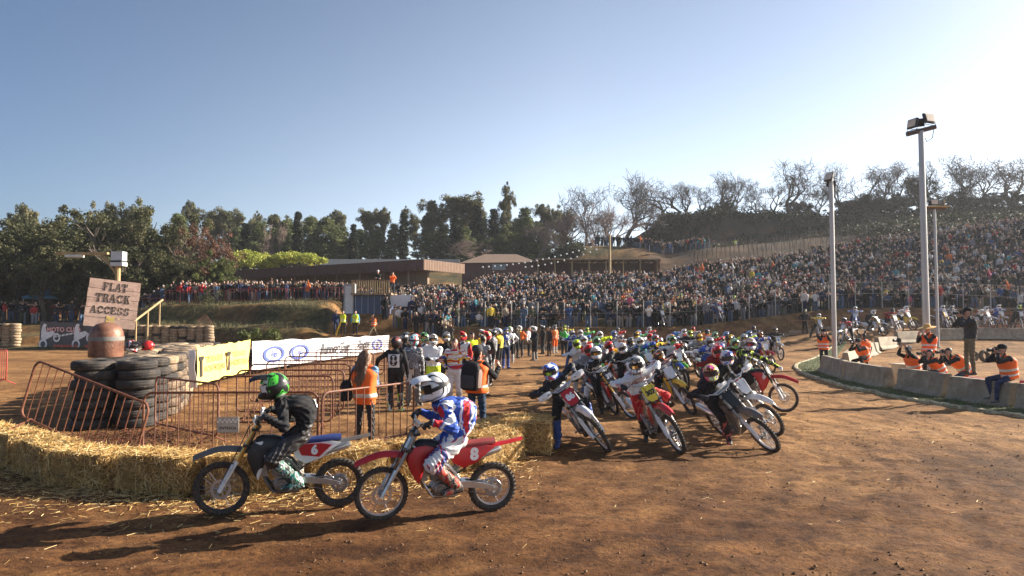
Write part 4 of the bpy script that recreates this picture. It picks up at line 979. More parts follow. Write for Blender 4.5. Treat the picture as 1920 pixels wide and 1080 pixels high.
# ================================================================== people
class Body:
    def __init__(s): s.mb = MB(); s.seg = []; s.tor = []
    def cap(s, a, b, ra, rb, reg, n=10, split=None):
        a = Vector(a); b = Vector(b); d = b - a
        if d.length < 1e-4: d = Vector((0, 0, 1e-4)); b = a + d
        e = d.normalized(); pts = []; rs = []
        for k in (-1, -.7, -.35): pts.append(a + e * ra * k); rs.append(ra * sqrt(max(.02, 1 - k * k)))
        for k in (0, .5, 1): pts.append(a.lerp(b, k)); rs.append(ra + (rb - ra) * k)
        for k in (.35, .7, 1): pts.append(b + e * rb * k); rs.append(rb * sqrt(max(.02, 1 - k * k)))
        s.mb.tube(pts, rs, n)
        if split: c = a.lerp(b, split[0]); rc = ra + (rb - ra) * split[0]; s.seg.append((a, c, ra, rc, reg)); s.seg.append((c, b, rc, rb, split[1]))
        else: s.seg.append((a, b, ra, rb, reg))
    def loft(s, secs, reg, n=16, p=.85):
        rings = []
        for c, r_, f_, hw, hd in secs:
            ring = []
            for j in range(n):
                t = 2 * pi * j / n; ct, st = cos(t), sin(t)
                ring.append(c + r_ * (hw * abs(ct) ** p * (1 if ct >= 0 else -1)) + f_ * (hd * abs(st) ** p * (1 if st >= 0 else -1)))
            rings.append(ring)
        s.mb.loft(rings)
        for (c, r_, f_, hw, hd), (c2, r2, f2, hw2, hd2) in zip(secs, secs[1:]): s.tor.append((c, c2, r_, f_, (hw + hw2) / 2, (hd + hd2) / 2, reg))
def ik(a, b, l1, l2, hint):
    d = b - a; L_ = d.length; l1, l2 = (l1, l2) if L_ < (l1 + l2) * .999 else (l1 * L_ / (l1 + l2) * 1.002, l2 * L_ / (l1 + l2) * 1.002)
    x = (l1 * l1 - l2 * l2 + L_ * L_) / (2 * L_); h = sqrt(max(0, l1 * l1 - x * x)); e = d.normalized()
    hh = hint - e * hint.dot(e)
    if hh.length < 1e-4: hh = e.orthogonal()
    return a + e * x + hh.normalized() * h
def hand(B, w, d, n, side, reg, s=1.0, curl=.35, fat=1.0, detail=True):
    """w wrist, d direction to the knuckles, n palm normal, side +1 left hand / -1 right hand"""
    d = d.normalized(); n = (n - d * n.dot(d)).normalized(); u = d.cross(n) * (-side)
    k0 = w + d * .088 * s; f = fat * s
    B.loft([(w, u, n, .030 * f, .022 * f), (w + d * .03 * s, u, n, .040 * f, .018 * f), (w + d * .07 * s, u, n, .046 * f, .017 * f), (k0 + d * .004, u, n, .042 * f, .014 * f)], reg, 10)
    if not detail:
        B.cap(k0 + u * .02 * s, k0 + u * .02 * s + (d * cos(curl * 1.5) + n * sin(curl * 1.5)) * .055 * s, .016 * f, .013 * f, reg, 8)
        B.cap(k0 - u * .02 * s, k0 - u * .02 * s + (d * cos(curl * 1.5) + n * sin(curl * 1.5)) * .05 * s, .016 * f, .012 * f, reg, 8)
    else:
        for i, (o, l) in enumerate(((.031, .95), (.011, 1.06), (-.010, 1.0), (-.030, .80))):
            p = k0 + u * o * s; a = curl * .7; r = .0098 * f
            for j, seg in enumerate((.042, .027, .020)):
                q = p + (d * cos(a) + n * sin(a)) * seg * l * s; B.cap(p, q, r, r * .92, reg, 6); p = q; a += curl * 1.35; r *= .93
    p = w + d * .025 * s + u * .030 * s; q = p + (d * .62 + u * .62 + n * .35).normalized() * .042 * s; B.cap(p, q, .0145 * f, .012 * f, reg, 6)
    B.cap(q, q + (d * .7 + u * .12 + n * (.3 + curl * .8)).normalized() * .034 * s, .012 * f, .0095 * f, reg, 6)

SC = {}
def figure(J, mats, s=1.0, boots=False, gloves='glove', voxel=.012, head=True, fat=1.0, detail=True, hair=None, sleeve=None, folds=.006, jacket=0.0, boot_h=.42, vest=None, skirt=False, vestmat=None, wide=1.0, shoe=True):
    """J: joints in world space: pel neck left(unit) hf(head forward) wL wR aL aR tL tR(toe dirs) [eL eR kL kR hints] [pL pR palm normals]
    returns (mesh, info). regions: top bottom boots glove skin hair shoe"""
    B = Body(); pel, neck = Vector(J['pel']), Vector(J['neck']); up = (neck - pel).normalized(); lf = Vector(J['left']); lf = (lf - up * lf.dot(up)).normalized(); fw = lf.cross(up)
    hun = J.get('hunch', 0.0); lsh = J.get('left_sh', None)
    if lsh is not None: ls = Vector(lsh); ls = (ls - up * ls.dot(up)).normalized()
    else: ls = lf
    fs = ls.cross(up); f = fat * s
    def sp(t): return pel.lerp(neck, t) - fw * (hun * 4 * t * (1 - t) * .25) 
    def fr(t):
        r_ = lf.lerp(ls, t).normalized(); return r_, r_.cross(up)
    prof = [(-.22, .085, .085), (-.12, .150, .115), (0, .172, .125), (.15, .162, .118), (.32, .150 + jacket, .108 + jacket), (.55, .165 + jacket, .118 + jacket), (.75, .185 + jacket, .122 + jacket), (.88, .175 + jacket * .6, .108 + jacket * .5), (.97, .105, .085), (1.03, .060, .062)]
    secs = []
    for t, a, b in prof: r_, f_ = fr(max(0, t)); secs.append((sp(t), r_, f_, a * f * wide, b * f))
    hemt = .02 if jacket else .10
    k = 0
    B.loft(secs, 'torso')
    sh = {1: neck + ls * .172 * s * wide - up * .055 * s, -1: neck - ls * .172 * s * wide - up * .055 * s}
    hp = {1: pel + lf * .088 * s, -1: pel - lf * .088 * s}
    jk = 1 + jacket * 8
    # neck and head
    hf = Vector(J.get('hf', fw)).normalized(); hu = Vector(J.get('hu', (0, 0, 1))); hl = hu.cross(hf).normalized(); hu = hf.cross(hl)
    hc = Vector(J['head']) if 'head' in J else neck + (up * .5 + Vector((0, 0, 1)) * .5).normalized() * .165 * s + hf * .03 * s
    B.cap(neck - up * .02, hc - hu * .05 * s, .058 * s, .052 * s, 'skin', 10)
    if head:
        B.loft([(hc + hu * z * s + hf * o * s, hl, hf, a * s, b * s) for z, o, a, b in ((-.125, .035, .030, .030), (-.105, .025, .052, .058), (-.06, .012, .066, .080), (0, .0, .077, .096), (.05, -.004, .077, .098), (.09, -.01, .062, .082), (.118, -.014, .030, .042))], 'face', 14, 1.0)
        B.cap(hc + hf * .088 * s + hu * .012 * s, hc + hf * .112 * s - hu * .022 * s, .010 * s, .015 * s, 'skin', 6)
        for q in (-1, 1):
            B.cap(hc + hl * q * .078 * s + hu * .02 * s - hf * .005, hc + hl * q * .076 * s - hu * .028 * s - hf * .003, .014 * s, .010 * s, 'skin', 6)
            B.cap(hc + hf * .085 * s + hl * q * .018 * s + hu * .034 * s, hc + hf * .080 * s + hl * q * .045 * s + hu * .032 * s, .011 * s, .009 * s, 'hair' if not hair == 'bald' else 'skin', 6)
        B.cap(hc + hf * .088 * s - hu * .062 * s + hl * .018 * s, hc + hf * .088 * s - hu * .062 * s - hl * .018 * s, .010 * s, .010 * s, 'lips', 6)
    elb = {}; knee = {}
    for q, sd in ((1, 'L'), (-1, 'R')):
        w_ = Vector(J['w' + sd]); hint = Vector(J.get('e' + sd, -fw * .6 - up * .6 + ls * q * .5)); e = ik(sh[q], w_, .285 * s, .255 * s, hint); elb[q] = e
        tr = 'top' if sleeve is None else sleeve
        B.cap(sh[q], sh[q] - up * .02 + ls * q * .01, .070 * f * jk ** .5, .068 * f * jk ** .5, 'top', 10)
        B.cap(sh[q], e, .058 * f * jk, .047 * f * jk, 'top', 10, (.5, tr)); B.cap(e, w_, .048 * f * jk, .032 * f * jk, tr, 10, None if tr != 'top' else (.96, gloves))
        fd = w_ - e; hd = Vector(J.get('h' + sd, fd)).normalized(); pn = Vector(J.get('p' + sd, -ls * q + fw * .2))
        hand(B, w_, hd, pn, q, gloves, s, J.get('curl', .4), 1.15 if gloves == 'glove' else 1.0, detail)
        a_ = Vector(J['a' + sd]); td = Vector(J['t' + sd]).normalized(); hint = Vector(J.get('k' + sd, fw * 1.0 + lf * q * .15)); kn = ik(hp[q], a_ + Vector((0, 0, .0)), .425 * s, .42 * s, hint); knee[q] = kn
        th = (.092 if boots else .082) * f; B.cap(hp[q] - up * .0, kn, th * 1.02, (.070 if boots else .060) * f, 'bottom', 12); mid = kn.lerp(a_, .3)
        if boots:
            bt = kn.lerp(a_, 1 - boot_h / .42 * .86 if boot_h < .42 else .16); B.cap(kn, bt, .068 * f, .062 * f, 'bottom', 10)
            B.cap(bt, a_, .070 * s, .055 * s, 'boots', 12); [B.cap(bt.lerp(a_, u_) + lf * q * .02, bt.lerp(a_, u_) - lf * q * .02, .066 * s, .066 * s, 'boots', 10) for u_ in (.2, .5, .8)]; sl = td.cross(Vector((0, 0, 1))); sl = sl.normalized() if sl.length > .1 else lf
            fu = sl.cross(td).normalized()
            B.loft([(a_ - td * .060 * s - fu * .050 * s, sl, fu, .040 * s, .045 * s), (a_ + td * .02 * s - fu * .040 * s, sl, fu, .048 * s, .055 * s), (a_ + td * .10 * s - fu * .055 * s, sl, fu, .050 * s, .040 * s), (a_ + td * .17 * s - fu * .062 * s, sl, fu, .046 * s, .030 * s), (a_ + td * .205 * s - fu * .065 * s, sl, fu, .030 * s, .020 * s)], 'boots', 12, .7)
        else:
            B.cap(kn, mid, .060 * f, .058 * f, 'bottom', 10); B.cap(mid, a_ + (kn - a_) * .06, .058 * f, .044 * f, 'bottom', 10)
            sl = td.cross(Vector((0, 0, 1))); sl = sl.normalized() if sl.length > .1 else lf; fu = sl.cross(td).normalized()
            B.cap(a_ + (kn - a_) * .05, a_, .042 * s, .040 * s, 'shoe', 8)
            B.loft([(a_ - td * .055 * s - fu * .035 * s, sl, fu, .034 * s, .036 * s), (a_ + td * .03 * s - fu * .035 * s, sl, fu, .040 * s, .040 * s), (a_ + td * .11 * s - fu * .048 * s, sl, fu, .045 * s, .028 * s), (a_ + td * .175 * s - fu * .055 * s, sl, fu, .034 * s, .020 * s)], 'shoe', 10, .8)
    # remesh into one continuous skin
    me = B.mb.mesh('tmp', []  if False else [M_BLKP], smooth=False)
    o = bpy.data.objects.new('tmp', me); COL.objects.link(o); md = o.modifiers.new('r', 'REMESH'); md.mode = 'VOXEL'; md.voxel_size = voxel; md.use_smooth_shade = True
    sm = o.modifiers.new('s', 'SMOOTH'); sm.factor = .5; sm.iterations = 2 if voxel < .02 else 1
    dg = bpy.context.evaluated_depsgraph_get(); me2 = bpy.data.meshes.new_from_object(o.evaluated_get(dg)); bpy.data.objects.remove(o); bpy.data.meshes.remove(me)
    nv = len(me2.vertices); V = np.zeros(nv * 3, dtype=np.float32); me2.vertices.foreach_get('co', V); V = V.reshape(-1, 3).astype(np.float64)
    def classify(Pt):
        best = np.full(len(Pt), 1e9); lab = np.zeros(len(Pt), dtype=int); names = []
        for a, b, ra, rb, reg in B.seg:
            a = np.array(a); b = np.array(b); d = b - a; L2 = d @ d + 1e-12; t = np.clip((Pt - a) @ d / L2, 0, 1)
            dist = np.linalg.norm(Pt - a - t[:, None] * d, axis=1) - (ra + (rb - ra) * t); m_ = dist < best
            if reg not in names: names.append(reg)
            best[m_] = dist[m_]; lab[m_] = names.index(reg)
        for a, b, r_, f_, hw, hd, reg in B.tor:
            a = np.array(a); b = np.array(b); d = b - a; L2 = d @ d + 1e-12; t = (Pt - a) @ d / L2; tc = np.clip(t, 0, 1); q = Pt - a - tc[:, None] * d
            e = sqrt(L2) * np.abs(t - tc); rr = np.sqrt((q @ np.array(r_) / hw) ** 2 + (q @ np.array(f_) / hd) ** 2); dist = (rr - 1) * min(hw, hd) + (e * .5); m_ = dist < best
            if reg not in names: names.append(reg)
            best[m_] = dist[m_]; lab[m_] = names.index(reg)
        return lab, names
    lab, names = classify(V)
    t_ax = (V - np.array(pel)) @ np.array(up) / (neck - pel).length
    nm = np.array(names + ['bottom', 'top', 'hair', 'skin', 'lips']); R = nm[lab].astype('U8')
    tor = R == 'torso'; R[tor & (t_ax < hemt)] = 'bottom'; R[tor & (t_ax >= hemt)] = 'top'
    hh_ = (V - np.array(hc)) @ np.array(hu); hx = (V - np.array(hc)) @ np.array(hf); fc = R == 'face'
    hmask = fc & ((hh_ > .055 * s) | (hx < (-.015 * s if hair != 'long' else .02))) if hair != 'bald' else fc & (hh_ > 9)
    R[fc] = 'skin'; R[hmask] = 'hair'
    # cloth folds
    cloth = np.isin(R, ['top', 'bottom']); N = np.zeros(nv * 3, dtype=np.float32); me2.vertices.foreach_get('normal', N); N = N.reshape(-1, 3)
    ph = (hash_f(pel) * 7); wv = (1 - 2 * np.abs(np.sin(V[:, 2] * 30 + 7 * np.sin(V[:, 0] * 9 + ph) + 5 * np.sin(V[:, 1] * 11)))) * .9 + np.sin(V[:, 0] * 41 + 8 * np.sin(V[:, 2] * 17 + ph)) * .5 + np.sin((V[:, 1] + V[:, 2]) * 63 + ph) * .3
    V = V + N * (wv * folds * cloth)[:, None]
    V = V - np.array(J.get('origin', (0, 0, 0)))
    me2.vertices.foreach_set('co', V.astype(np.float32).ravel())
    regs = ['top', 'bottom', 'boots', 'glove', 'skin', 'hair', 'shoe', 'lips']; me2.materials.clear()
    for r_ in regs: me2.materials.append(mats.get(r_) or mats.get('skin') or M_BLKP)
    nf = len(me2.polygons); lt = np.zeros(nf, dtype=np.int32); me2.polygons.foreach_get('loop_start', lt); lv = np.zeros(len(me2.loops), dtype=np.int32); me2.loops.foreach_get('vertex_index', lv)
    ri = np.array([regs.index(x) if x in regs else 0 for x in R.tolist()], dtype=np.int32); me2.polygons.foreach_set('material_index', ri[lv[lt]])
    me2.polygons.foreach_set('use_smooth', np.ones(nf, dtype=bool)); me2.update(); me2.name = 'body'
    return me2, dict(hc=hc, hf=hf, hu=hu, hl=hl, neck=neck, pel=pel, up=up, fw=fw, lf=lf, ls=ls, fs=fs, sh=sh, hp=hp, elb=elb, knee=knee, secs=secs, s=s)
def hash_f(v): return (math.sin(v[0] * 12.98 + v[1] * 78.2) * 43758.5) % 1.0

# ---- vest worn over the top: own shell, reflective bands
M_SILV = mat('reflective_band', (.62, .60, .55), .35, .2)
def vest(info, m, parent, origin, t0=-.12, t1=.92, grow=.028, bands=((.12, .20), (.34, .42)), s=1.0, name='safety_vest', jacket=0.0, n=36):
    I = info; o = Vector(origin); up, pel, neck = I['up'], I['pel'], I['neck']; mb = MB(); g_ = []; steps = 26; r_ = random.Random(int(abs(pel.x * 100)))
    def sec(t):
        S_ = I['secs']; ts = [-.22, -.12, 0, .15, .32, .55, .75, .88, .97, 1.03]
        k = max(0, min(len(ts) - 2, next((q for q in range(len(ts) - 1) if ts[q + 1] >= t), len(ts) - 2))); u = (t - ts[k]) / (ts[k + 1] - ts[k]); a, b = S_[k], S_[k + 1]
        return a[0].lerp(b[0], u), a[1], a[2], a[3] + (b[3] - a[3]) * u, a[4] + (b[4] - a[4]) * u
    rows = []
    for i in range(steps + 1):
        t = t0 + (t1 - t0) * i / steps; c, rr, ff, hw, hd = sec(t); ring = []; hw = max(hw, .150 * s) if t < .6 else hw; hd = max(hd, .11 * s)
        for j in range(n):
            a = 2 * pi * j / n; ct, st = cos(a), sin(a); wv = 1 + .035 * sin(a * 5 + t * 3) * (1 - t) + .02 * sin(a * 3 + t * 14)
            ring.append(c + rr * ((hw + grow) * wv * abs(ct) ** .8 * (1 if ct > 0 else -1)) + ff * ((hd + grow + (.012 if t < .3 else 0)) * wv * abs(st) ** .8 * (1 if st > 0 else -1)) - o)
        rows.append(ring)
    vs = [p for r in rows for p in r]; k = len(vs); inner = []
    for r in rows:
        c = sum(r, Vector()) / n; inner += [p + (c - p).normalized() * .006 for p in r]
    fs = []; mi = []
    for i in range(steps):
        tm = t0 + (t1 - t0) * (i + .5) / steps; b = any(x0 <= tm <= x1 for x0, x1 in bands)
        for j in range(n):
            st = (j / n * 4) % 4; vert = bands and tm > bands[-1][1] and (j in (n // 8, n // 8 + 1, n * 3 // 8, n * 3 // 8 + 1, n * 5 // 8, n * 5 // 8 + 1, n * 7 // 8, n * 7 // 8 + 1)) and len(bands) > 2
            q = (i * n + j, i * n + (j + 1) % n, (i + 1) * n + (j + 1) % n, (i + 1) * n + j); fs.append(q); mi.append(1 if (b or vert) else 0); fs.append(tuple(k + v for v in reversed(q))); mi.append(0)
    for i in (0, steps):
        for j in range(n): a, b = i * n + j, i * n + (j + 1) % n; fs.append((a, a + k, b + k, b) if i else (a, b, b + k, a + k)); mi.append(0)
    mb.v = [tuple(p) for p in vs + inner]; mb.f = fs; mb.m = mi
    # shoulder straps
    for q in (1, -1):
        a = neck + I['fs'] * .105 * s - up * .07 * s + I['ls'] * q * .085 * s; b = neck + I['ls'] * q * .10 * s + up * .018 * s; c = neck - I['fs'] * .105 * s - up * .07 * s + I['ls'] * q * .085 * s
        pts = [a - up * .05 * s, a, a.lerp(b, .55) + up * .03 * s, b + up * .012, c.lerp(b, .55) + up * .03 * s, c, c - up * .05 * s]
        mb.sheet([[p - o + I['ls'] * q * u for u in (-.055 * s, 0, .05 * s)] for p in pts], .012)
    return mb.build(name, [m, M_SILV], parent, angle=60)

# ---- motocross helmet, centred on the head, x forward
def helmet_meshes():
    nu, nv = 48, 32; mb = MB(); vs = []; fs = []; mi = []
    def P_(az, el):
        ca, sa, ce, se = cos(az), sin(az), cos(el), sin(el); d = Vector((ce * ca, ce * sa, se)); x = d.x * .158; y = d.y * .126; z = d.z * .152
        f_ = max(0, ca) ** 1.5 * ce; low = max(0, min(1, (radians(-2) - el) / radians(25)))
        if el < 0: y *= 1 - .10 * low * 0; x += .070 * f_ ** 1.6 * low
        if el < radians(-42): k = min(1, (radians(-42) - el) / radians(30)); z = -.152 * sin(radians(42)) - .035 * k; x *= 1.0 - .10 * k; y *= 1.02 + .12 * k
        port = (abs(az) < radians(62)) and radians(-9) < el < radians(27)
        v = Vector((x - .005, y, z + .01))
        if port:
            ea = min(1, (radians(62) - abs(az)) / radians(9)); ee = min(1, (el - radians(-9)) / radians(5), (radians(27) - el) / radians(5)); v -= Vector((.055, 0, 0)) * min(ea, ee)
        return v, port
    e0 = radians(-62)
    for i in range(nv + 1):
        el = e0 + (pi / 2 - e0) * i / nv
        for j in range(nu): vs.append(P_(-pi + 2 * pi * j / nu, el)[0])
    for i in range(nv):
        for j in range(nu):
            el = e0 + (pi / 2 - e0) * (i + .5) / nv; az = -pi + 2 * pi * (j + .5) / nu; p = abs(az) < radians(58) and radians(-7) < el < radians(25)
            fs.append((i * nu + j, i * nu + (j + 1) % nu, (i + 1) * nu + (j + 1) % nu, (i + 1) * nu + j)); mi.append(1 if p else 0)
    mb.v = [tuple(v) for v in vs]; mb.f = fs; mb.m = mi
    mb.tube([P_(-pi + 2 * pi * j / nu, e0)[0] for j in range(nu)], .008, 5, mi=1, closed=True)
    for k in (-1, 0, 1): mb.box((.205, k * .026, -.075), (.02, .016, .028), mi=1)
    shell = mb.mesh('helmet', [M_WHITE_P, M_BLKP], angle=50)
    g_ = []
    for k in range(8):
        t_ = k / 7; x = .035 + .185 * t_; z = .148 + .034 * sin(t_ * 2.2) - .02 * t_; hw = .105 - .022 * t_ if t_ < .85 else .070
        g_.append([Vector((x, hw * u, z - .036 * abs(u) ** 2.2 * (1 - .35 * t_) + (.010 if abs(u) < .4 else 0))) for u in (-1, -.8, -.45, -.3, 0, .3, .45, .8, 1)])
    peak = MB().sheet(g_, .005).mesh('peak', M_WHITE_P)
    def band(r0, y0, z0, z1, x0, th):
        g = []
        for k in range(11):
            a = radians(-58 + 116 * k / 10); g.append([Vector((x0 + r0 * cos(a), y0 * sin(a) * 1.0, z)) for z in (z0, (z0 + z1) / 2, z1)])
        return MB().sheet(g, th)
    fr = band(.128, .118, -.028, .058, .002, .022).mesh('goggles', M_BLKP); ln = band(.137, .105, -.010, .044, .006, .006).mesh('lens', mat('mirror_lens', (.55, .40, .16), .12, .9))
    st = MB(); g_ = []
    for k in range(17):
        a = radians(60 + 240 * k / 16); g_.append([Vector((.162 * cos(a) - .005, .131 * sin(a), z)) for z in (-.005, .035)])
    st = MB().sheet(g_, .004).mesh('goggle_strap', M_BLKP)
    return shell, peak, fr, ln, st
HM = helmet_meshes()
def helmet(parent, hc, hf, hu, origin, m, peakm=None, lens=None, strap=None, s=1.0, frame=None, name='helmet', top=False, label=None, lod=0):
    hf = Vector(hf).normalized(); hl = Vector(hu).cross(hf).normalized(); hu = hf.cross(hl)
    M = Matrix(((hf.x, hl.x, hu.x, 0), (hf.y, hl.y, hu.y, 0), (hf.z, hl.z, hu.z, 0), (0, 0, 0, 1))); M = Matrix.Translation(Vector(hc) - Vector(origin)) @ M @ Matrix.Scale(s, 4)
    o = inst(name, HM[0], parent, mats=[m]); o.matrix_local = M
    inst('peak', HM[1], o, mats=[peakm or m])
    g = inst('goggles', HM[2], o, mats=[frame] if frame else None); inst('lens', HM[3], o, mats=[lens] if lens else None)
    if lod == 0: inst('goggle_strap', HM[4], o, mats=[strap] if strap else None)
    return o
def place_text(body_me, origin, txt, c, right, upv, inward, size, m, parent, name='number', sub=1, back=None, bold=.06, shear=0, lift=0.0):
    """lettering laid on the curved cloth: projected on the body along 'inward'"""
    bvh = BVHTree.FromPolygons([v.co.copy() for v in body_me.vertices], [tuple(p.vertices) for p in body_me.polygons])
    right = Vector(right).normalized(); upv = Vector(upv).normalized(); inward = Vector(inward).normalized(); c = Vector(c) - Vector(origin)
    def proj(me, off):
        off += lift
        for v in me.vertices:
            p = c + right * v.co.x + upv * v.co.y - inward * .5; h = bvh.ray_cast(p, inward, .75); v.co = (h[0] if h[0] is not None else c + right * v.co.x + upv * v.co.y) - inward * off
        me.update(); return me
    if back:
        mb = MB(); w_, h_ = back[0]; mb.sheet([[Vector((w_ * (i / 8 - .5), h_ * (j / 8 - .5), 0)) for j in range(9)] for i in range(9)], .0001); me = mb.mesh('p', back[1]); inst(name + '_patch', proj(me, .012), parent)
    me = text_mesh(txt, size, size * bold, shear, m=m)
    return inst(name, proj(me, .018), parent)
# ================================================================== cloth palettes
def cm(name, c, **k): return mat(name, c, .85, var=.15, scale=10, bump=.25, bscale=45, spec=.2, **k)
C_BLACK = cm('black_cloth', (.022, .022, .024), dirt=.15); C_CHAR = cm('charcoal_cloth', (.055, .055, .06)); C_NAVY = cm('navy_cloth', (.025, .04, .10)); C_DENIM = cm('dark_denim', (.035, .06, .10))
C_LDENIM = cm('light_denim', (.18, .30, .46)); C_WHITE = cm('white_cloth', (.72, .70, .70), dirt=.2); C_GREY = cm('grey_cloth', (.25, .25, .26)); C_RED = cm('red_cloth', (.50, .03, .025), dirt=.15)
C_KHAKI = cm('khaki_cloth', (.20, .16, .10)); C_ORANGE = mat('orange_vest', (.95, .16, .025), .7, var=.06, scale=8, bump=.2, spec=.3); C_NEON = cm('neon_yellow_cloth', (.70, .82, .03)); C_BLUE = cm('blue_cloth', (.03, .10, .42))
C_GREEN = cm('green_cloth', (.06, .35, .06)); C_DRED = cm('dark_red_cloth', (.22, .02, .02)); C_TEAL = cm('teal_cloth', (.05, .28, .32)); C_BOOTK = mat('black_boots', (.03, .028, .026), .5, dirt=.6); C_BOOTW = mat('muddy_white_boots', (.50, .47, .43), .5, dirt=.6, bump=.2)
C_SHOE = mat('brown_shoes', (.10, .06, .04), .6); C_GLOVE = mat('black_gloves', (.02, .02, .02), .7); C_SKIN = mat('skin', (.52, .30, .21), .5, var=.06, scale=12); C_LIPS = mat('lips', (.42, .17, .14), .5)
C_HAIRB = mat('brown_hair', (.09, .045, .025), .5, var=.4, scale=30, stretch=(1, 1, .1)); C_HAIRK = mat('black_hair', (.015, .012, .010), .5); C_BOOTG = mat('grey_boots', (.16, .16, .15), .5, dirt=.5); C_BOOTB = mat('blue_boots', (.03, .08, .30), .5, dirt=.4)
G = gfx
def mset(top, bottom, boots=None, glove=None, hair=None, shoe=None, skin=None): return dict(top=top, bottom=bottom, boots=boots or C_BOOTK, glove=glove or C_GLOVE, skin=skin or C_SKIN, hair=hair or C_HAIRK, shoe=shoe or C_SHOE, lips=C_LIPS)
BK, WH, RD, BL_, YE, NE, OR, GN, GY, TE, SIL = (.02, .02, .022), (.75, .75, .75), (.55, .02, .025), (.03, .09, .42), (.85, .60, .04), (.62, .82, .03), (.85, .20, .02), (.05, .45, .06), (.22, .22, .23), (.05, .32, .38), (.5, .5, .52)

def rider(bike, SM, mats, hel, label, s=1.0, pel=(-.24, 0, 1.00), neck=(.05, 0, 1.46), lateral=0.0, rfoot=None, lfoot=None, look=None, voxel=.012, detail=True, peak=None, lens=None, strap=None, gframe=None, hunch=.5, rknee=None, lknee=None, lod=0, upright=.5, larm=None, rarm=None, head=None, boot_h=.42, group='riders in the race', wide=1.0, headtilt=None, elbow=.9, edn=.2, fat=1.14, hs=1.05):
    M = bike_matrix(bike); R3 = M.to_3x3().normalized(); bx, by, bz = [R3.col[i] for i in range(3)]; zw = Vector((0, 0, 1)); o = Vector((bike.location.x, bike.location.y, bike.location.z))
    Pp = M @ Vector(pel); Pn = M @ Vector(neck); ln = (Pn - Pp).length; dn = (Pn - Pp); dn = dn - bz * dn.dot(bz) + (bz * (1 - upright) + zw * upright) * dn.dot(bz); Pn = Pp + dn.normalized() * .47 * s + by * lateral
    lf = (by * (1 - upright * .5) + (by - zw * by.dot(zw)) * (upright * .5)).normalized()
    J = dict(pel=Pp, neck=Pn, left=lf, hunch=hunch, origin=o, curl=1.05)
    J['hf'] = Vector(look) if look is not None else (bx - bz * .12); J['hu'] = headtilt if headtilt is not None else (bz * .3 + zw * .7)
    for q, sd, arm in ((1, 'L', larm), (-1, 'R', rarm)):
        if arm is None:
            gpt = M @ SM @ (GRIP[q] + Vector((-.062, 0, .042))); J['w' + sd] = gpt; d3 = (M @ SM).to_3x3().normalized(); J['h' + sd] = d3 @ Vector((1, -q * .12, -.30)); J['p' + sd] = d3 @ Vector((-.25, 0, -1))
        else: J['w' + sd] = Vector(arm)
        J['e' + sd] = by * q * elbow + bz * edn - bx * .5
    for q, sd, ft, kn in ((1, 'L', lfoot, lknee), (-1, 'R', rfoot, rknee)):
        if ft is None: J['a' + sd] = M @ Vector((-.185, q * .175, .435)); J['t' + sd] = (bx - bz * .12 + by * q * .12)
        else: J['a' + sd] = Vector(ft[0]); J['t' + sd] = Vector(ft[1])
        J['k' + sd] = Vector(kn) if kn is not None else (bx + by * q * .25 + bz * .6)
    if head is not None: J['head'] = M @ Vector(head)
    t = empty('person', o, (0, 0, 0), label, 'person', group)
    me, I = figure(J, mats, s, True, 'glove', voxel, False, fat, detail, folds=.0075 if voxel < .02 else .003, boot_h=boot_h, wide=wide)
    inst('body', me, t)
    hm, pk = hel if isinstance(hel, tuple) else (hel, None)
    helmet(t, I['hc'] + I['hu'] * .01, I['hf'], I['hu'], o, hm, peak or pk, lens, strap, s=hs, frame=gframe, lod=lod)
    return t, me, I, o

# ================================================================== the two riders in front
def bike_pose(front_px, rear_px, sc):
    f = gp(*front_px); r = gp(*rear_px); c = f.lerp(r, .75 / 1.45 if False else .517); d = f - r; return c, atan2(d.y, d.x)
c8, y8 = bike_pose((717, 977), (920, 959), .86); c8.z = H(c8.x, c8.y) - .005
b8, S8, sp8 = motorbike(tuple(c8), y8, -.05, .06, .86, 'red motorbike number 8 ridden in front of the straw bales', M_RED_P, seat=mat('dark_red_seat', (.20, .02, .02), .7), fork=M_STEEL, guard=M_ALU, rim=M_ALU, frame=M_ALU, group=None)
inst('number', num_mesh('8', .21, M_NWHT), sp8).matrix_local = Matrix.Translation((-.42, .118, .795)) @ Matrix(((-1, 0, 0, 0), (0, 0, 1, 0), (0, 1, 0, 0), (0, 0, 0, 1)))
J8 = gfx('white_blue_red_jersey', [BL_, BL_, WH, (.70, .70, .76), BL_, RD], 3.6, 1.0, .8, .12); P8 = gfx('white_red_pants', [WH, WH, WH, WH, WH, RD, (.10, .14, .35)], 6, 2.0, .8, .2)
t8, me8, I8, o8 = rider(b8, S8, mset(J8, P8, gfx('muddy_boots_8', [(.04, .03, .025), (.05, .04, .03), (.45, .38, .30), (.06, .05, .045), (.35, .25, .18), (.4, .05, .03)], 15, 4, .6, .6)), (G('white_silver_helmet', [WH, WH, (.55, .56, .60), (.03, .03, .035), WH], 4, 3.3, .3, .05), mat('glossy_white_peak', (.80, .81, .83), .25)), 'person in white and blue racing kit with a white helmet riding motorbike 8', s=.95, pel=(-.19, 0, 1.0), neck=(.0, 0, 1.45), hunch=.8, edn=-.9, fat=1.34, hs=1.08, voxel=.0085, lens=mat('amber_lens', (.35, .22, .10), .1, .8), look=tuple(Vector((cos(y8 + .10), sin(y8 + .10), -.42))), upright=.2, elbow=.7, group=None)
c6, y6 = bike_pose((413, 966), (637, 950), .87); c6.z = H(c6.x, c6.y) - .005
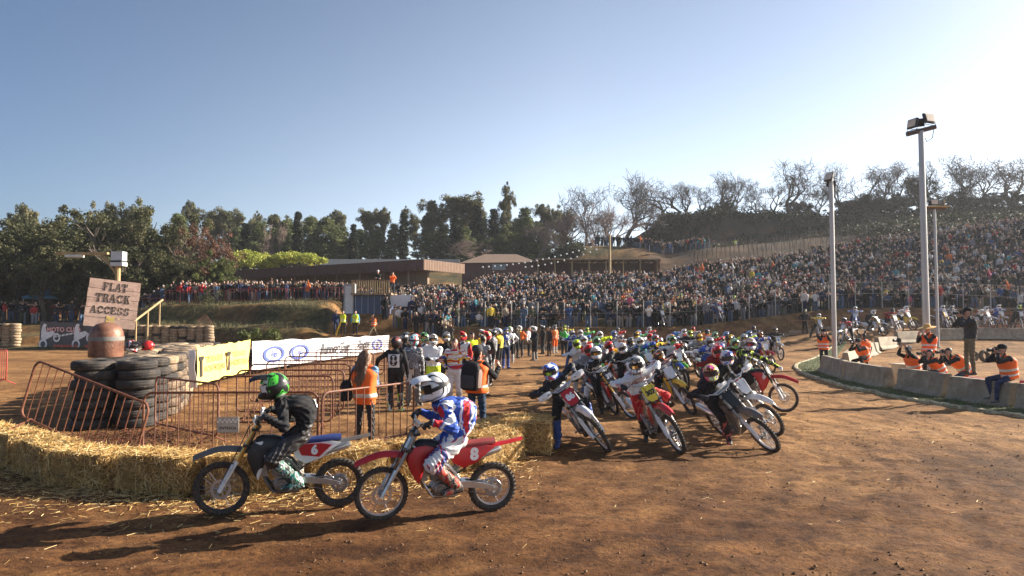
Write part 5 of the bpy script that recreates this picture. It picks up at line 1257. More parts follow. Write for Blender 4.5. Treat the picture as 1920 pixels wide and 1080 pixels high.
b6, S6, sp6 = motorbike(tuple(c6), y6, -.04, -.05, .88, 'dark motorbike number 6 with white and blue rear panels, left of the red one', M_BLKP, side=M_WHITE_P, seat=mat('deep_blue_seat', (.015, .035, .16), .6), fork=M_GOLD, guard=M_WHITE_P, rim=M_RIMB, rear=M_GREY_P, fender=M_GREY_P, hg=True, shroud=gfx('black_white_shroud', [BK, BK, BK, BK, WH], 4, 6, .4, .2), group=None, frame=M_GREY_P)
q = MB(); q.prism([(-.16, .88), (-.47, .885), (-.60, .86), (-.44, .71), (-.22, .74)], .1005, .1045); 
o_ = q.build('red_plate_print', M_NRED, sp6, smooth=False)
inst('number', num_mesh('6', .16, M_NWHT), sp6).matrix_local = Matrix.Translation((-.38, .118, .80)) @ Matrix(((-1, 0, 0, 0), (0, 0, 1, 0), (0, 1, 0, 0), (0, 0, 0, 1)))
o_.location.y = .010
inst('printed_logo', num_mesh('U', .09, M_NWHT), b6).matrix_local = Matrix.Translation((.20, .160, .74)) @ Matrix(((-1, 0, 0, 0), (0, 0, 1, 0), (0, 1, 0, 0), (0, 0, 0, 1)))
t6, me6, I6, o6 = rider(b6, S6, mset(C_BLACK, mat('black_race_pants', (.035, .032, .032), .42, bump=.4, dirt=.1), gfx('green_white_boots', [(.03, .03, .03), (.05, .28, .2), (.65, .68, .64), (.03, .03, .03), (.3, .55, .45), (.05, .05, .05)], 12, 7, .5, .3)), (G('black_green_helmet', [BK, BK, (.08, .55, .05), BK, (.10, .62, .08), (.55, .6, .5)], 7, 5.5, .3, .05), mat('glossy_black_peak', (.015, .016, .015), .25)), 'person in black racing kit with a black and green helmet riding motorbike 6', s=.95, pel=(-.21, 0, 1.0), neck=(.06, 0, 1.45), hunch=.7, edn=-.6, fat=1.26, hs=1.04, voxel=.0085, lens=mat('dark_lens', (.02, .02, .02), .1, .2), gframe=M_WHITE_P, look=tuple(Vector((cos(y6 + .02), sin(y6 + .02), -.30))), upright=.2, elbow=.35, group=None)
place_text(me6, o6, '6', I6['neck'] - I6['up'] * .22 - I6['fw'] * .1, -I6['lf'], I6['up'], I6['fw'], .20, M_NWHT, t6)

# ================================================================== the racing pack
def hp(px_, py_, z=1.38): d = (CAMH - z) * 1280 / (py_ - 596.0); return at(px_, py_, d)
def heading(hx, hy): return atan2(hy, hx)
def ride(contact, yaw, lean, steer, num, label_b, label_r, kit, hel, foot=None, sc=1.0, d=None, **k):
    f = gp(*contact); M0 = Matrix.LocRotScale(Vector(), Euler((lean, 0, yaw)), (sc,) * 3); off = M0 @ Vector((.75, 0, 0)); c = f - Vector((off.x, off.y, 0)); c.z = H(c.x, c.y)
    bk = {a: k.pop(a) for a in list(k) if a in ('plastic', 'plate', 'numcol', 'seat', 'fork', 'guard', 'rim', 'shroud', 'side', 'rear', 'fender', 'hg', 'frame', 'lod')}
    b, SM, sp = motorbike(tuple(c), yaw, lean, steer, sc, label_b, num=num, **bk)
    ft = None
    if foot: p = gp(*foot); ft = (p + Vector((0, 0, .115)), Vector((cos(yaw) * .8 - .3, sin(yaw) * .8, -.15)))
    look = k.pop('look', (.0, -1, -.10))
    r = rider(b, SM, kit, hel, label_r, rfoot=ft, rknee=(Vector((cos(yaw), sin(yaw), .9)) + Vector((-.5, 0, 0))) if ft else None, look=look, lod=bk.get('lod', 0), **k)
    return (b,) + r
dn = heading(.14, -1)
r1 = ride((1143, 849), dn, .60, .08, '86', 'white and red motorbike number 86 leading the pack on the left', 'person with a blue and white helmet and a black jersey on motorbike 86', mset(G('black_jersey_86', [BK, BK, BK, (.10, .10, .11)], 4, 1.5, .8, .1), C_BLACK, C_BOOTB), (G('blue_white_helmet', [BL_, (.05, .12, .5), WH, BL_, (.5, .06, .05)], 6, 8.1, .3, .05), G('white_blue_peak', [WH, BL_, WH], 5, 1, .3, .05)),
          foot=(1046, 838), plastic=M_WHITE_P, plate=M_NRED, numcol=M_NWHT, hg=True, guard=M_WHITE_P, fork=M_STEEL, rim=M_ALU, lateral=-.10, upright=.32, neck=(.10, 0, 1.40), pel=(-.22, 0, 1.0), voxel=.012, look=(-.35, -1, -.28), lens=mat('green_lens', (.2, .5, .1), .1, .6), frame=M_GREY_P)
I = r1[3]; place_text(r1[2], r1[4], 'SWAY', I['neck'] - I['up'] * .20 + I['fw'] * .1, I['lf'], I['up'], -I['fw'], .125, M_NWHT, r1[1], 'lettering')
r3 = ride((1279, 851), heading(.12, -1), .42, .06, '307', 'red motorbike number 307 with a yellow plate at the front of the pack', 'person in a white jersey and red pants on motorbike 307, foot out', mset(G('white_jersey_307', [WH, WH, (.66, .66, .7), WH, (.5, .3, .3)], 4, 4.5, .8, .1), G('red_pants_307', [RD, RD, (.75, .16, .10), RD], 4, 2.5, .8, .15), C_BOOTK), (G('black_white_helmet', [WH, BK, WH, (.1, .1, .1), WH], 6, 2.7, .3, .05), None),
          foot=(1212, 826), plastic=M_RED_P, plate=M_NYEL, numcol=M_NBLK, fork=M_STEEL, rim=M_ALU, voxel=.012, upright=.6, lateral=-.06, neck=(.14, 0, 1.42), look=(-.45, -1, -.30), peak=G('dark_peak', [BK, (.06, .1, .3)], 4, 1, .3, .05), lknee=(.8, -.8, .6))
I = r3[3]; place_text(r3[2], r3[4], 'Gas', I['neck'] - I['up'] * .20 + I['fw'] * .1, I['lf'], I['up'], -I['fw'], .09, mat('red_print2', (.5, .05, .05), .6), r3[1], 'lettering')
r4 = ride((1451, 845), heading(.22, -1), .60, .06, '', 'grey and black motorbike leaning far over at the right front of the pack', 'person in black kit with a multicoloured helmet leaning at the right front', mset(C_BLACK, C_BLACK, G('red_black_boots', [BK, BK, (.5, .1, .08), BK], 5, 4, .6, .3)), (G('multicolour_helmet', [(.45, .02, .2), YE, BK, WH, NE, (.2, .1, .4), YE], 8, 9.3, .3, .03), None),
          foot=(1366, 832), plastic=M_GREY_P, plate=M_BLKP, fork=M_STEEL, rim=M_ALU, side=M_WHITE_P, voxel=.012, lateral=-.08, upright=.45, neck=(.12, 0, 1.42), look=(-.35, -1, -.25), lens=M_BLKP, peak=G('multi_peak', [BK, YE, (.4, .02, .2)], 8, 4, .3, .03))
r2 = ride((1190, 784), heading(.30, -1), .48, .10, '39', 'red motorbike number 39 with a black plate behind number 86', 'person in a black jersey with a white and grey helmet on motorbike 39', mset(G('black_white_jersey', [BK, BK, BK, SIL, BK], 5, 7.5, .8, .05), C_BLACK, C_BOOTK), (G('white_grey_helmet', [WH, (.6, .62, .66), WH, SIL], 4, 4.4, .3, .03), None),
          foot=(1128, 775), plastic=M_RED_P, plate=M_BLKP, numcol=M_NWHT, fork=M_GOLD, voxel=.014, upright=.6, lateral=-.05, rim=M_ALU, look=(-.15, -1, -.18), lens=mat('amber_lens2', (.6, .4, .1), .1, .8))
I = r2[3]; place_text(r2[2], r2[4], 'FOX', I['neck'] - I['up'] * .20 + I['fw'] * .1, I['lf'], I['up'], -I['fw'], .13, M_NWHT, r2[1], 'lettering')
r5 = ride((1456, 815), heading(.30, -1), .50, .1, '', 'black and white motorbike just behind the grey one at the right front', 'person with a blue, white and orange helmet and black jersey behind the right front rider', mset(C_BLACK, G('grey_pants', [GY, BK, GY, (.4, .05, .05)], 5, 3, .8, .2), C_BOOTG), (G('blue_white_orange_helmet', [WH, (.05, .14, .45), WH, OR, BL_], 6, 6.2, .3, .03), None), plastic=M_WHITE_P, plate=M_WHITE_P, lod=0, voxel=.014, upright=.5, rim=M_ALU, hg=True, look=(-.1, -1, -.15), lens=M_BLKP)
# the rider stretching an arm to the right, bike turned sideways
f6 = gp(1470, 773)
M_ = heading(.86, -.50)
r6 = ride((1470, 774), M_, .10, -.1, '', 'red motorbike turned sideways on the right of the pack', 'person with a white, blue and red helmet stretching the left arm out to the right', mset(G('black_neon_jersey', [BK, BK, NE, BK, BK], 4, 11.5, .8, .05), C_BLACK, C_BOOTK, glove=mat('white_gloves', (.6, .6, .6), .7)), (G('white_blue_red_helmet', [WH, (.08, .15, .4), WH, RD, WH], 6, 12.2, .3, .03), None), plastic=M_RED_P, rim=M_ALU, fork=M_BLKP, guard=M_WHITE_P, voxel=.014, upright=.6, larm=at(1462, 690, 15.3), look=(-.3, -1, -.05), lens=mat('red_lens', (.3, .03, .05), .1, .5), lateral=-.05, headtilt=(0, 0, 1))
r7 = ride((1283, 733), heading(.05, -1), .18, .05, '7', 'blue and yellow motorbike number 7 in the middle of the pack', 'person with a white and orange helmet on the blue and yellow motorbike', mset(G('black_orange_jersey', [BK, BK, OR, BK], 4, 13.5, .8, .05), C_BLACK, C_BOOTK), (G('white_orange_helmet', [WH, WH, OR, (.6, .35, .1), WH], 5, 14.2, .3, .03), None), plastic=M_BLUE_P, plate=M_NYEL, numcol=M_NBLK, fork=M_GOLD, side=M_YEL_P, rim=mat('gold_rim', (.6, .4, .08), .3, .7), seat=M_SEATBL, lod=1, voxel=.018, upright=.6)
# riders behind, one row after another: helmet pixel, colours
kits = dict(
    k=mset(C_BLACK, C_BLACK, C_BOOTK), w=mset(G('white_jersey_far', [WH, WH, (.6, .6, .65), RD], 3, 3, .8), C_BLACK, C_BOOTW), r=mset(G('red_jersey_far', [RD, RD, BK, WH], 4, 5, .8), C_BLACK, C_BOOTK), b=mset(G('blue_jersey_far', [BL_, BL_, WH, BK], 4, 6, .8), C_NAVY, C_BOOTB),
    n=mset(C_NEON, C_BLACK, C_BOOTK), o=mset(G('orange_red_jersey', [OR, (.8, .08, .02), OR, YE], 4, 7, .8), C_BLACK, C_BOOTK), g=mset(G('grey_jersey_far', [GY, SIL, BK, GY], 4, 8, .8), G('grey_pants_far', [GY, BK, WH], 4, 2, .8), C_BOOTG), y=mset(G('yellow_jersey_far', [YE, YE, BK], 4, 9, .8), C_BLACK, C_BOOTK),
    e=mset(G('green_jersey_far', [GN, GN, WH, BK], 4, 10, .8), C_BLACK, C_BOOTK), t=mset(G('teal_jersey_far', [TE, TE, BK, BL_], 4, 11, .8), C_CHAR, C_BOOTW), s=mset(G('striped_jersey', [BK, WH, BK, RD, WH, BK], 9, 12, .8, .1, (.1, .1, 1.6), .1), C_BLACK, C_BOOTK), d=mset(C_DRED, C_BLACK, C_BOOTK))
HC = dict(w=G('helmet_white', [WH, WH, BK, WH], 5, 1.1, .3, .05), k=G('helmet_black', [BK, BK, WH, BK], 5, 1.2, .3, .05), r=G('helmet_red', [RD, (.7, .08, .05), WH, RD, YE], 5, 1.3, .3, .05), b=G('helmet_blue', [BL_, WH, BL_, (.1, .3, .6)], 5, 1.4, .3, .05), n=G('helmet_neon', [NE, BK, NE, WH], 5, 1.5, .3, .05), o=G('helmet_orange', [OR, WH, OR, BK], 5, 1.6, .3, .05), g=G('helmet_green', [GN, WH, GN, BK], 5, 1.7, .3, .05), s=G('helmet_silver', [SIL, WH, SIL, BK], 5, 1.8, .3, .05), y=G('helmet_yellow', [YE, RD, YE, BK], 5, 1.9, .3, .05), t=G('helmet_teal', [TE, WH, TE, RD], 5, 2.0, .3, .05))
PL = dict(r=M_RED_P, w=M_WHITE_P, b=M_BLUE_P, y=M_YEL_P, o=M_ORG_P, g=M_GRN_P, k=M_BLKP)
KN = dict(k='black', w='white', r='red', b='blue', n='neon yellow', o='orange and red', g='grey', y='yellow', e='green', t='teal', s='black and white striped', d='dark red')
HN = dict(w='white', k='black', r='red', b='blue', n='neon yellow', o='orange', g='green', s='silver', y='yellow', t='teal'); PN = dict(r='red', w='white', b='blue', y='yellow', o='orange', g='green', k='black')
GEN = []
def generic_riders():
    r_ = random.Random(8)
    for i in range(6):
        tmp = empty('tmp', (0, 0, 0)); up_ = (0, .1, .2, .1, 0, .2)[i]; ln = (.05, .10, .0, .14, .08, .02)[i]
        M = Matrix(); J = dict(pel=Vector((-.24, 0, 1.0)), neck=Vector((-.24 + .47 * sin(.68 + i * .05), .03 * (i % 3 - 1), 1.0 + .47 * cos(.68 + i * .05))), left=Vector((0, 1, 0)), hunch=.5, origin=(0, 0, 0), curl=1.05, hf=Vector((1, 0, -.15)), hu=Vector((0, 0, 1)))
        for q, sd in ((1, 'L'), (-1, 'R')):
            J['w' + sd] = GRIP[q] + Vector((-.062, 0, .042)); J['h' + sd] = Vector((1, -q * .12, -.3)); J['p' + sd] = Vector((-.25, 0, -1)); J['e' + sd] = Vector((-.5, q * .8, .1))
            J['a' + sd] = Vector((-.185, q * .175, .435)); J['t' + sd] = Vector((1, q * .12, -.12)); J['k' + sd] = Vector((1, q * .3, .6))
        if i in (1, 4): J['aR'] = Vector((.12, -.55, .10)); J['kR'] = Vector((.8, -.8, .8))
        if i == 3: J['aL'] = Vector((.0, .42, .10)); J['aR'] = Vector((.0, -.42, .10))
        me, I = figure(J, mset(C_BLACK, C_BLACK), 1.0, True, 'glove', .022, False, 1.2, False, folds=.006); GEN.append((me, I)); bpy.data.objects.remove(tmp)
generic_riders()
REG = ['top', 'bottom', 'boots', 'glove', 'skin', 'hair', 'shoe', 'lips']
def far_ride(px_, py_, kit, hel, pl, place, lean=.15, yaw=None, gi=0, d=None, num='', zbase=None, lod=2, look=None):
    p = hp(px_, py_) if d is None else at(px_, py_, d); yaw = heading(.1, -1) if yaw is None else yaw
    x = p.x + sin(lean) * 1.3 * -sin(yaw) * -1 * 0 + (lean * 1.2 if abs(sin(yaw)) > .5 else 0); z = H(x, p.y)
    pn = M_NYEL if num and num[0] == 'y' else M_WHITE_P
    b, SM, sp = motorbike((x, p.y, z), yaw, lean, .08, 1.0, f'{PN[pl]} motorbike, rider in {KN[kit]}, {HN[hel]} helmet, {place}', PL[pl], plate=pn, num=num.strip('y'), rim=M_ALU if gi % 2 else M_RIMB, lod=lod, seat=M_SEATB, fork=M_GOLD if gi % 3 == 0 else M_STEEL)
    t = empty('person', (x, p.y, z), (lean, 0, yaw), f'rider in {KN[kit]} with {HN[hel]} helmet {place}', 'person', 'riders in the race'); me, I = GEN[gi % 6]; k = kits[kit]
    inst('body', me, t, mats=[k.get(r_) for r_ in REG])
    helmet(t, I['hc'] + Vector((0, 0, .01)), I['hf'] + Vector((0, .15 * ((gi * 7) % 3 - 1), 0)), (0, 0, 1), (0, 0, 0), HC[hel], lens=M_BLKP if gi % 2 else None, lod=1)
far = [(1345, 662, 'd', 'r', 'r', 'between the two right front riders', .30, None, 1), (1145, 652, 'o', 'r', 'r', 'behind motorbike 39', .35, None, 1), (1128, 634, 'n', 'w', 'k', 'behind the left half of the pack', .2, None, 0),
       (1085, 648, 'w', 'n', 'w', 'left edge, behind number 86', .35, None, 1), (1236, 660, 's', 'o', 'y', 'behind the white jersey rider', .45, None, 4), (1258, 634, 'k', 'b', 'w', 'steering to the right behind the striped rider', .1, heading(.9, -.4), 2),
       (1074, 630, 'b', 's', 'w', 'at the left rear edge of the pack', .2, None, 1), (1100, 640, 'r', 'w', 'r', 'left of the neon yellow jersey', .3, None, 0), (1100, 622, 'e', 'n', 'g', 'at the back left of the pack', .2, None, 2), (1160, 622, 'r', 'k', 'o', 'behind the neon yellow rider', .2, None, 0),
       (1182, 641, 'b', 'k', 'b', 'middle of the left half', .3, None, 4), (1200, 628, 'e', 'b', 'w', 'above number 307', .25, None, 0), (1216, 620, 'r', 'w', 'r', 'above the striped rider', .15, None, 2), (1238, 617, 'k', 'k', 'k', 'at the back middle of the pack', .15, None, 5),
       (1313, 639, 'g', 'y', 'w', 'behind motorbike 7', .2, None, 0), (1338, 632, 'r', 'g', 'r', 'right of the grey jersey rider', .2, None, 2), (1358, 629, 't', 'b', 'g', 'in the right half of the pack', .2, None, 5), (1395, 641, 'g', 's', 'w', 'behind the rider with the stretched arm', .1, None, 0),
       (1375, 616, 'k', 'n', 'w', 'at the back right of the pack', .1, None, 2), (1392, 612, 'w', 'w', 'b', 'last in the right half of the pack', .1, None, 5), (1430, 612, 'r', 's', 'g', 'left of the lone black rider', .05, None, 0), (1275, 614, 'y', 'n', 'y', 'far back behind motorbike 7', .1, None, 5),
       (1300, 611, 'w', 'k', 'w', 'in the last row of the pack', .1, None, 2), (1325, 611, 'b', 'w', 'b', 'in the last row behind the green helmet', .1, None, 0), (1350, 609, 'd', 'w', 'r', 'in the last row right of the middle', .1, None, 5), (1178, 613, 'o', 'o', 'o', 'in the last row on the left', .15, None, 0), (1410, 622, 'k', 'k', 'k', 'behind the silver helmet', .1, None, 2),
       (1135, 614, 'g', 's', 'w', 'in the last row left of the orange rider', .15, None, 5),
       (1170, 655, 'k', 'w', 'w', 'right of the orange and red jersey', .35, None, 1), (1205, 645, 't', 'w', 'b', 'behind the middle of the left half', .3, None, 0), (1108, 660, 'g', 'r', 'r', 'between numbers 86 and 39', .35, None, 1), (1222, 637, 'w', 'r', 'r', 'behind the striped rider', .25, None, 0), (1280, 626, 'r', 'w', 'w', 'behind motorbike 7, second row', .15, None, 2), (1330, 648, 'b', 's', 'w', 'just behind the red helmet', .2, None, 1), (1380, 652, 'k', 'g', 'g', 'left of the stretched arm rider', .2, None, 0), (1065, 618, 'y', 'k', 'y', 'at the left end of the last row', .15, None, 0), (1150, 630, 's', 'b', 'w', 'left of the blue pair', .2, None, 2), (1300, 622, 'g', 'r', 'r', 'in the third last row, middle', .1, None, 0), (1410, 609, 'o', 'w', 'o', 'right end of last row', .1, None, 2)] + [(px_, py_, k_, h_, p_, pl_, .1, None, g_) for px_, py_, k_, h_, p_, pl_, g_ in ((1262, 645, 'w', 'g', 'g', 'left of motorbike 7', 0), (1290, 631, 'k', 'n', 'k', 'above the rider of motorbike 7', 2), (1322, 624, 'o', 'k', 'o', 'above the green helmet', 5), (1345, 617, 'w', 's', 'b', 'fourth row, middle right', 0), (1362, 640, 'r', 'y', 'y', 'right of the teal jersey', 2), (1400, 628, 'n', 'b', 'w', 'behind the silver helmet rider', 5), (1425, 633, 'b', 'o', 'r', 'right of the silver helmet rider', 0), (1230, 643, 'y', 't', 'y', 'between the blue and striped jerseys', 0), (1190, 634, 'w', 'y', 'w', 'above the orange helmet', 2), (1090, 630, 't', 'w', 'b', 'left flank, third row', 0), (1118, 647, 'b', 'g', 'g', 'below the neon yellow jersey', 1), (1250, 610, 'o', 's', 'r', 'farthest row, left of centre', 5), (1338, 606, 'k', 'r', 'k', 'farthest row, centre', 2), (1380, 606, 'n', 'k', 'y', 'farthest row, right of centre', 0), (1220, 609, 'b', 'y', 'b', 'farthest row, far left', 5))]
for i, (a_, b_, k_, h_, p_, pl_, ln_, yw_, gi_) in enumerate(far): far_ride(a_, b_, k_, h_, p_, pl_, ln_, yw_, gi_, lod=1 if b_ > 640 else 2)
far_ride(1453, 621, 'k', 'k', 'w', 'riding alone right of the pack', .0, heading(0, -1), 0, d=36, num='0', lod=1)
# riders waiting or riding by on the far straight, right
zz = lambda px_, py_, d: None
for i, (px_, py_, d_, k_, h_, p_, pl_, yw_) in enumerate([(1634, 607, 44, 'k', 'w', 'w', 'between the two floodlight poles', heading(.5, -.8)), (1670, 609, 44.5, 'd', 'k', 'w', 'left of the straw hat man', heading(.2, -1)), (1694, 598, 46, 'w', 'w', 'y', 'just left of the tall pole', heading(.3, -1)), (1765, 594, 47, 'b', 'w', 'w', 'just right of the tall pole', heading(.1, -1)), (1782, 592, 47.5, 'g', 's', 'k', 'left of the yellow and blue jersey', heading(-.1, -1)),
      (1843, 592, 46.5, 'w', 'w', 'w', 'behind the dark-jacketed photographer', heading(.2, -1)), (1872, 592, 47.3, 'b', 'w', 'w', 'near the right edge of the far straight', heading(-.1, -1)), (1909, 588, 47, 'k', 'n', 'k', 'at the right edge of the far straight', heading(-.2, -1)), (1603, 606, 47, 'b', 'w', 'b', 'on the far straight behind the orange marshal', heading(-.5, -1)), (1588, 609, 42, 'r', 'k', 'w', 'hidden behind the left floodlight pole', heading(-.8, -.5)), (1535, 610, 45, 'y', 'w', 'w', 'right of the fallen red motorbike', heading(-.3, -1))]):
    far_ride(px_, py_ + 2, k_, h_, p_, pl_, .0, yw_, i % 6, d=d_, lod=2)
# motorbike lying on its side
p = gp(1497, 634); motorbike((p.x, p.y, H(p.x, p.y) + .18), heading(1, -.2), radians(68), .3, 1.0, 'red motorbike lying on its side far back on the track', M_RED_P, rim=M_ALU, lod=1)
# ================================================================== standing and crouching people
def pose(base, yaw, s=1.0, kind='down', z=0.0, hlook=0.0, tilt=0.0, **k):
    """joints of a standing figure; local x forward, y left"""
    R = Matrix.Rotation(yaw, 3, 'Z'); o = Vector(base)
    W = lambda x, y, zz: o + R @ Vector((x * s, y * s, zz * s)); V = lambda x, y, zz: R @ Vector((x, y, zz))
    J = dict(origin=o, left=V(0, 1, 0), hunch=.1, curl=.35)
    J['hf'] = R @ (Matrix.Rotation(hlook, 3, 'Z') @ Vector((1, 0, tilt)))
    pel, neck = (0, 0, .93), (.0, 0, 1.43); aL, aR = (-.02, .12, .085), (.03, -.12, .085); tL, tR = (1, .25, -.05), (1, -.25, -.05)
    wL, wR = (.03, .26, .86), (.03, -.26, .86); hL = hR = None; pL = (0, -1, 0); pR = (0, 1, 0); eL, eR = (-.6, .5, -.2), (-.6, -.5, -.2)
    if kind == 'hips': wL, wR = (.02, .20, .99), (.02, -.20, .99); eL, eR = (-.3, 1, 0), (-.3, -1, 0); pL, pR = (-.3, -1, 0), (-.3, 1, 0)
    if kind == 'camera': wL, wR = (.20, .07, 1.50), (.16, -.10, 1.49); hL, hR = (.6, -.2, .5), (.4, .3, .6); pL, pR = (0, -.3, 1), (.3, .8, 0); eL, eR = (.1, .5, -1), (.1, -.5, -1); J['curl'] = .8
    if kind == 'phone': wL, wR = (.30, .10, 1.42), (.32, -.08, 1.42); hL, hR = (.4, -.3, .8), (.4, .3, .8); pL, pR = (0, -1, .2), (0, 1, .2); eL, eR = (0, .4, -1), (0, -.4, -1); J['curl'] = .6
    if kind == 'folded': wL, wR = (.20, -.08, 1.12), (.22, .08, 1.08); hL, hR = (.1, -1, 0), (.1, 1, 0); pL, pR = (-1, 0, 0), (-1, 0, 0); eL, eR = (-.2, 1, -.3), (-.2, -1, -.3)
    if kind == 'raise': wL, wR = (.22, .16, 1.72), (.05, -.26, .88); eL = (0, .6, -1)
    if kind == 'reach': wL, wR = (.08, .50, 1.02), (.03, -.28, .87); eL = (-.4, .4, .0)
    if kind == 'lean': neck = (.20, 0, 1.38); wL, wR = (.35, .20, 1.00), (.35, -.22, 1.02)
    if kind == 'stride': aL, aR = (.42, .10, .085), (-.40, -.12, .10); pel = (0, 0, .86); neck = (.02, 0, 1.36); wL, wR = (.45, .30, 1.12), (-.30, -.28, 1.02)
    if kind in ('crouch', 'crouch_up'):
        pel = (-.12, 0, .42); neck = (.12, 0, .86); aL, aR = (.14, .15, .085), (-.08, -.14, .10); wL, wR = (.36, .07, .96), (.32, -.10, .95); hL, hR = (.6, -.2, .5), (.4, .3, .6); pL, pR = (0, -.3, 1), (.3, .8, 0); eL, eR = (.1, .6, -1), (.1, -.6, -1); J['curl'] = .8
        if kind == 'crouch_up': wL, wR = (.34, .16, 1.26), (.32, -.06, 1.24); pel = (-.12, 0, .52); neck = (.04, 0, .98)
    if kind == 'lunge': pel = (-.20, 0, .66); neck = (.20, 0, 1.05); aL, aR = (.16, .14, .085), (-.42, -.14, .10); wL, wR = (.48, .08, 1.10), (.42, -.10, 1.10); hL, hR = (.6, -.2, .5), (.4, .3, .6); pL, pR = (0, -.3, 1), (.3, .8, 0); eL, eR = (.1, .6, -1), (.1, -.6, -1); J['curl'] = .8
    if kind == 'seat': pel = (0, 0, .09); neck = (.10, 0, .57); aL, aR = (.42, .14, -.48), (.34, -.14, -.42); wL, wR = (.30, .07, .66), (.26, -.10, .65); hL, hR = (.6, -.2, .5), (.4, .3, .6); pL, pR = (0, -.3, 1), (.3, .8, 0); eL, eR = (.1, .6, -1), (.1, -.6, -1); J['curl'] = .8
    loc = dict(pel=pel, neck=neck, aL=aL, aR=aR, tL=tL, tR=tR, wL=wL, wR=wR, hL=hL, hR=hR, pL=pL, pR=pR, eL=eL, eR=eR); loc.update(k)
    for a, v in loc.items():
        if v is None: continue
        J[a] = W(*v) if a in ('pel', 'neck', 'aL', 'aR', 'wL', 'wR', 'head') else V(*v)
    J['kL'] = V(1, .25, .1); J['kR'] = V(1, -.25, .1)
    return J
def person(base, yaw, kind, mats, label, s=1.0, voxel=.014, boots=False, gloves='skin', hair='short', hel=None, vestc=None, jacket=.012, detail=True, group=None, hlook=0, tilt=0, cap=None, headless=False, lens=None, vjk=.028, folds=None, **k):
    J = pose(base, yaw, s, kind, hlook=hlook, tilt=tilt, **k); t = empty('person', base, (0, 0, 0), label, 'person', group)
    me, I = figure(J, mats, s, boots, gloves, voxel, hel is None, 1.14 if boots else 1.04, detail, hair=hair, jacket=jacket, folds=folds if folds is not None else (.006 if voxel < .018 else .004))
    inst('body', me, t)
    if hel: helmet(t, I['hc'] + I['hu'] * .01, I['hf'], I['hu'], base, hel[0], hel[1] if len(hel) > 1 else None, lens=lens, lod=0 if voxel < .02 else 1)
    if vestc: vest(I, vestc, t, base, s=s, grow=vjk, t0=-.10, t1=.95)
    if cap: hat(t, I, base, *cap)
    return t, me, I
def hat(t, I, base, kind, m):
    hc, hf, hl, hu = I['hc'], I['hf'], I['hl'], I['hu']; o = Vector(base); s = I['s']
    M = Matrix(((hf.x, hl.x, hu.x, 0), (hf.y, hl.y, hu.y, 0), (hf.z, hl.z, hu.z, 0), (0, 0, 0, 1))); M = Matrix.Translation(hc - o + hu * .06 * s) @ M @ Matrix.Scale(s, 4); mb = MB()
    if kind == 'straw': mb.lathe([(.245, -.01), (.25, .0), (.16, .015), (.105, .02), (.10, .08), (.085, .105), (.04, .12), (0, .12)], 24, M=M)
    if kind == 'cap':
        mb.lathe([(.098, -.01), (.100, .02), (.088, .055), (.05, .078), (0, .085)], 18, M=M @ Matrix.Diagonal((1.08, .92, 1, 1))); mb.sheet([[M @ Vector((.08 + .085 * a, .07 * b * (1 - .2 * a), -.002 - .02 * b * b - .015 * a)) for b in (-1, -.5, 0, .5, 1)] for a in (0, .5, 1)], .006)
    if kind == 'beanie': mb.lathe([(.100, -.035), (.106, -.02), (.104, .03), (.085, .065), (.045, .085), (0, .09)], 18, M=M @ Matrix.Diagonal((1.05, .92, 1, 1)))
    if kind == 'hood': mb.lathe([(.10, -.16), (.125, -.10), (.118, 0), (.10, .06), (.05, .09), (0, .095)], 18, M=M @ Matrix.Translation((-.03, 0, 0)))
    mb.build('hat', m, t, angle=60)
def camera_prop(I, base_label, side=0.0, s=1.0, name='photo_camera', long=True):
    c = I['hc'] + I['hf'] * .155 * s - I['hu'] * .005; hf, hl, hu = I['hf'], I['hl'], I['hu']
    M = Matrix(((hf.x, hl.x, hu.x, 0), (hf.y, hl.y, hu.y, 0), (hf.z, hl.z, hu.z, 0), (0, 0, 0, 1))); t = empty(name, tuple(c), label=base_label, cat='camera'); t.rotation_euler = M.to_3x3().to_euler()
    MB().box((0, 0, 0), (.06, .14, .10)).box((.0, 0, .06), (.05, .06, .035)).box((.01, -.055, 0), (.075, .03, .105)).build('camera_body', M_BLKP, t, smooth=False)
    l = .20 if long else .09; MB().lathe([(.033, .03), (.036, .05), (.036, l * .5), (.044, l * .6), (.046, l), (.036, l), (.034, l - .01)], 16, axis='X').build('camera_lens', M_BLKP, t)
    return t
# ---- woman in an orange vest
bw = gp(683, 845); bw.z = H(bw.x, bw.y)
yb = radians(90 - 14)     # facing away from the camera, a little to the right
tw_, mew, Iw = person(tuple(bw), yb, 'folded', mset(C_LDENIM, mat('black_leggings', (.020, .019, .019), .65, bump=.15), hair=C_HAIRB, shoe=mat('pale_shoes', (.5, .36, .3), .6)), 'woman with long brown hair in an orange vest and black trousers, back to the camera', s=.96, voxel=.0095, hair='long', jacket=.016, aL=(-.02, .13, .085), aR=(.0, -.13, .085), hlook=-.25)
vest(Iw, C_ORANGE, tw_, tuple(bw), t0=-.28, t1=.95, grow=.026, s=.93, bands=((-.02, .09),))
hb = MB(); hc, hf, hl, hu, nk = Iw['hc'], Iw['hf'], Iw['hl'], Iw['hu'], Iw['neck']; r_ = random.Random(2); o_ = bw
hb.loft([[hc + hu * z + hf * (o + b * cos(2 * pi * j / 16) * 1.0) + hl * (a * sin(2 * pi * j / 16)) - o_ for j in range(16)] for z, o, a, b in ((.128, -.02, .02, .02), (.115, -.02, .062, .065), (.07, -.018, .088, .09), (.0, -.03, .095, .082), (-.08, -.055, .10, .062), (-.17, -.125, .13, .05), (-.28, -.175, .135, .042), (-.38, -.195, .11, .032), (-.47, -.20, .05, .016))])
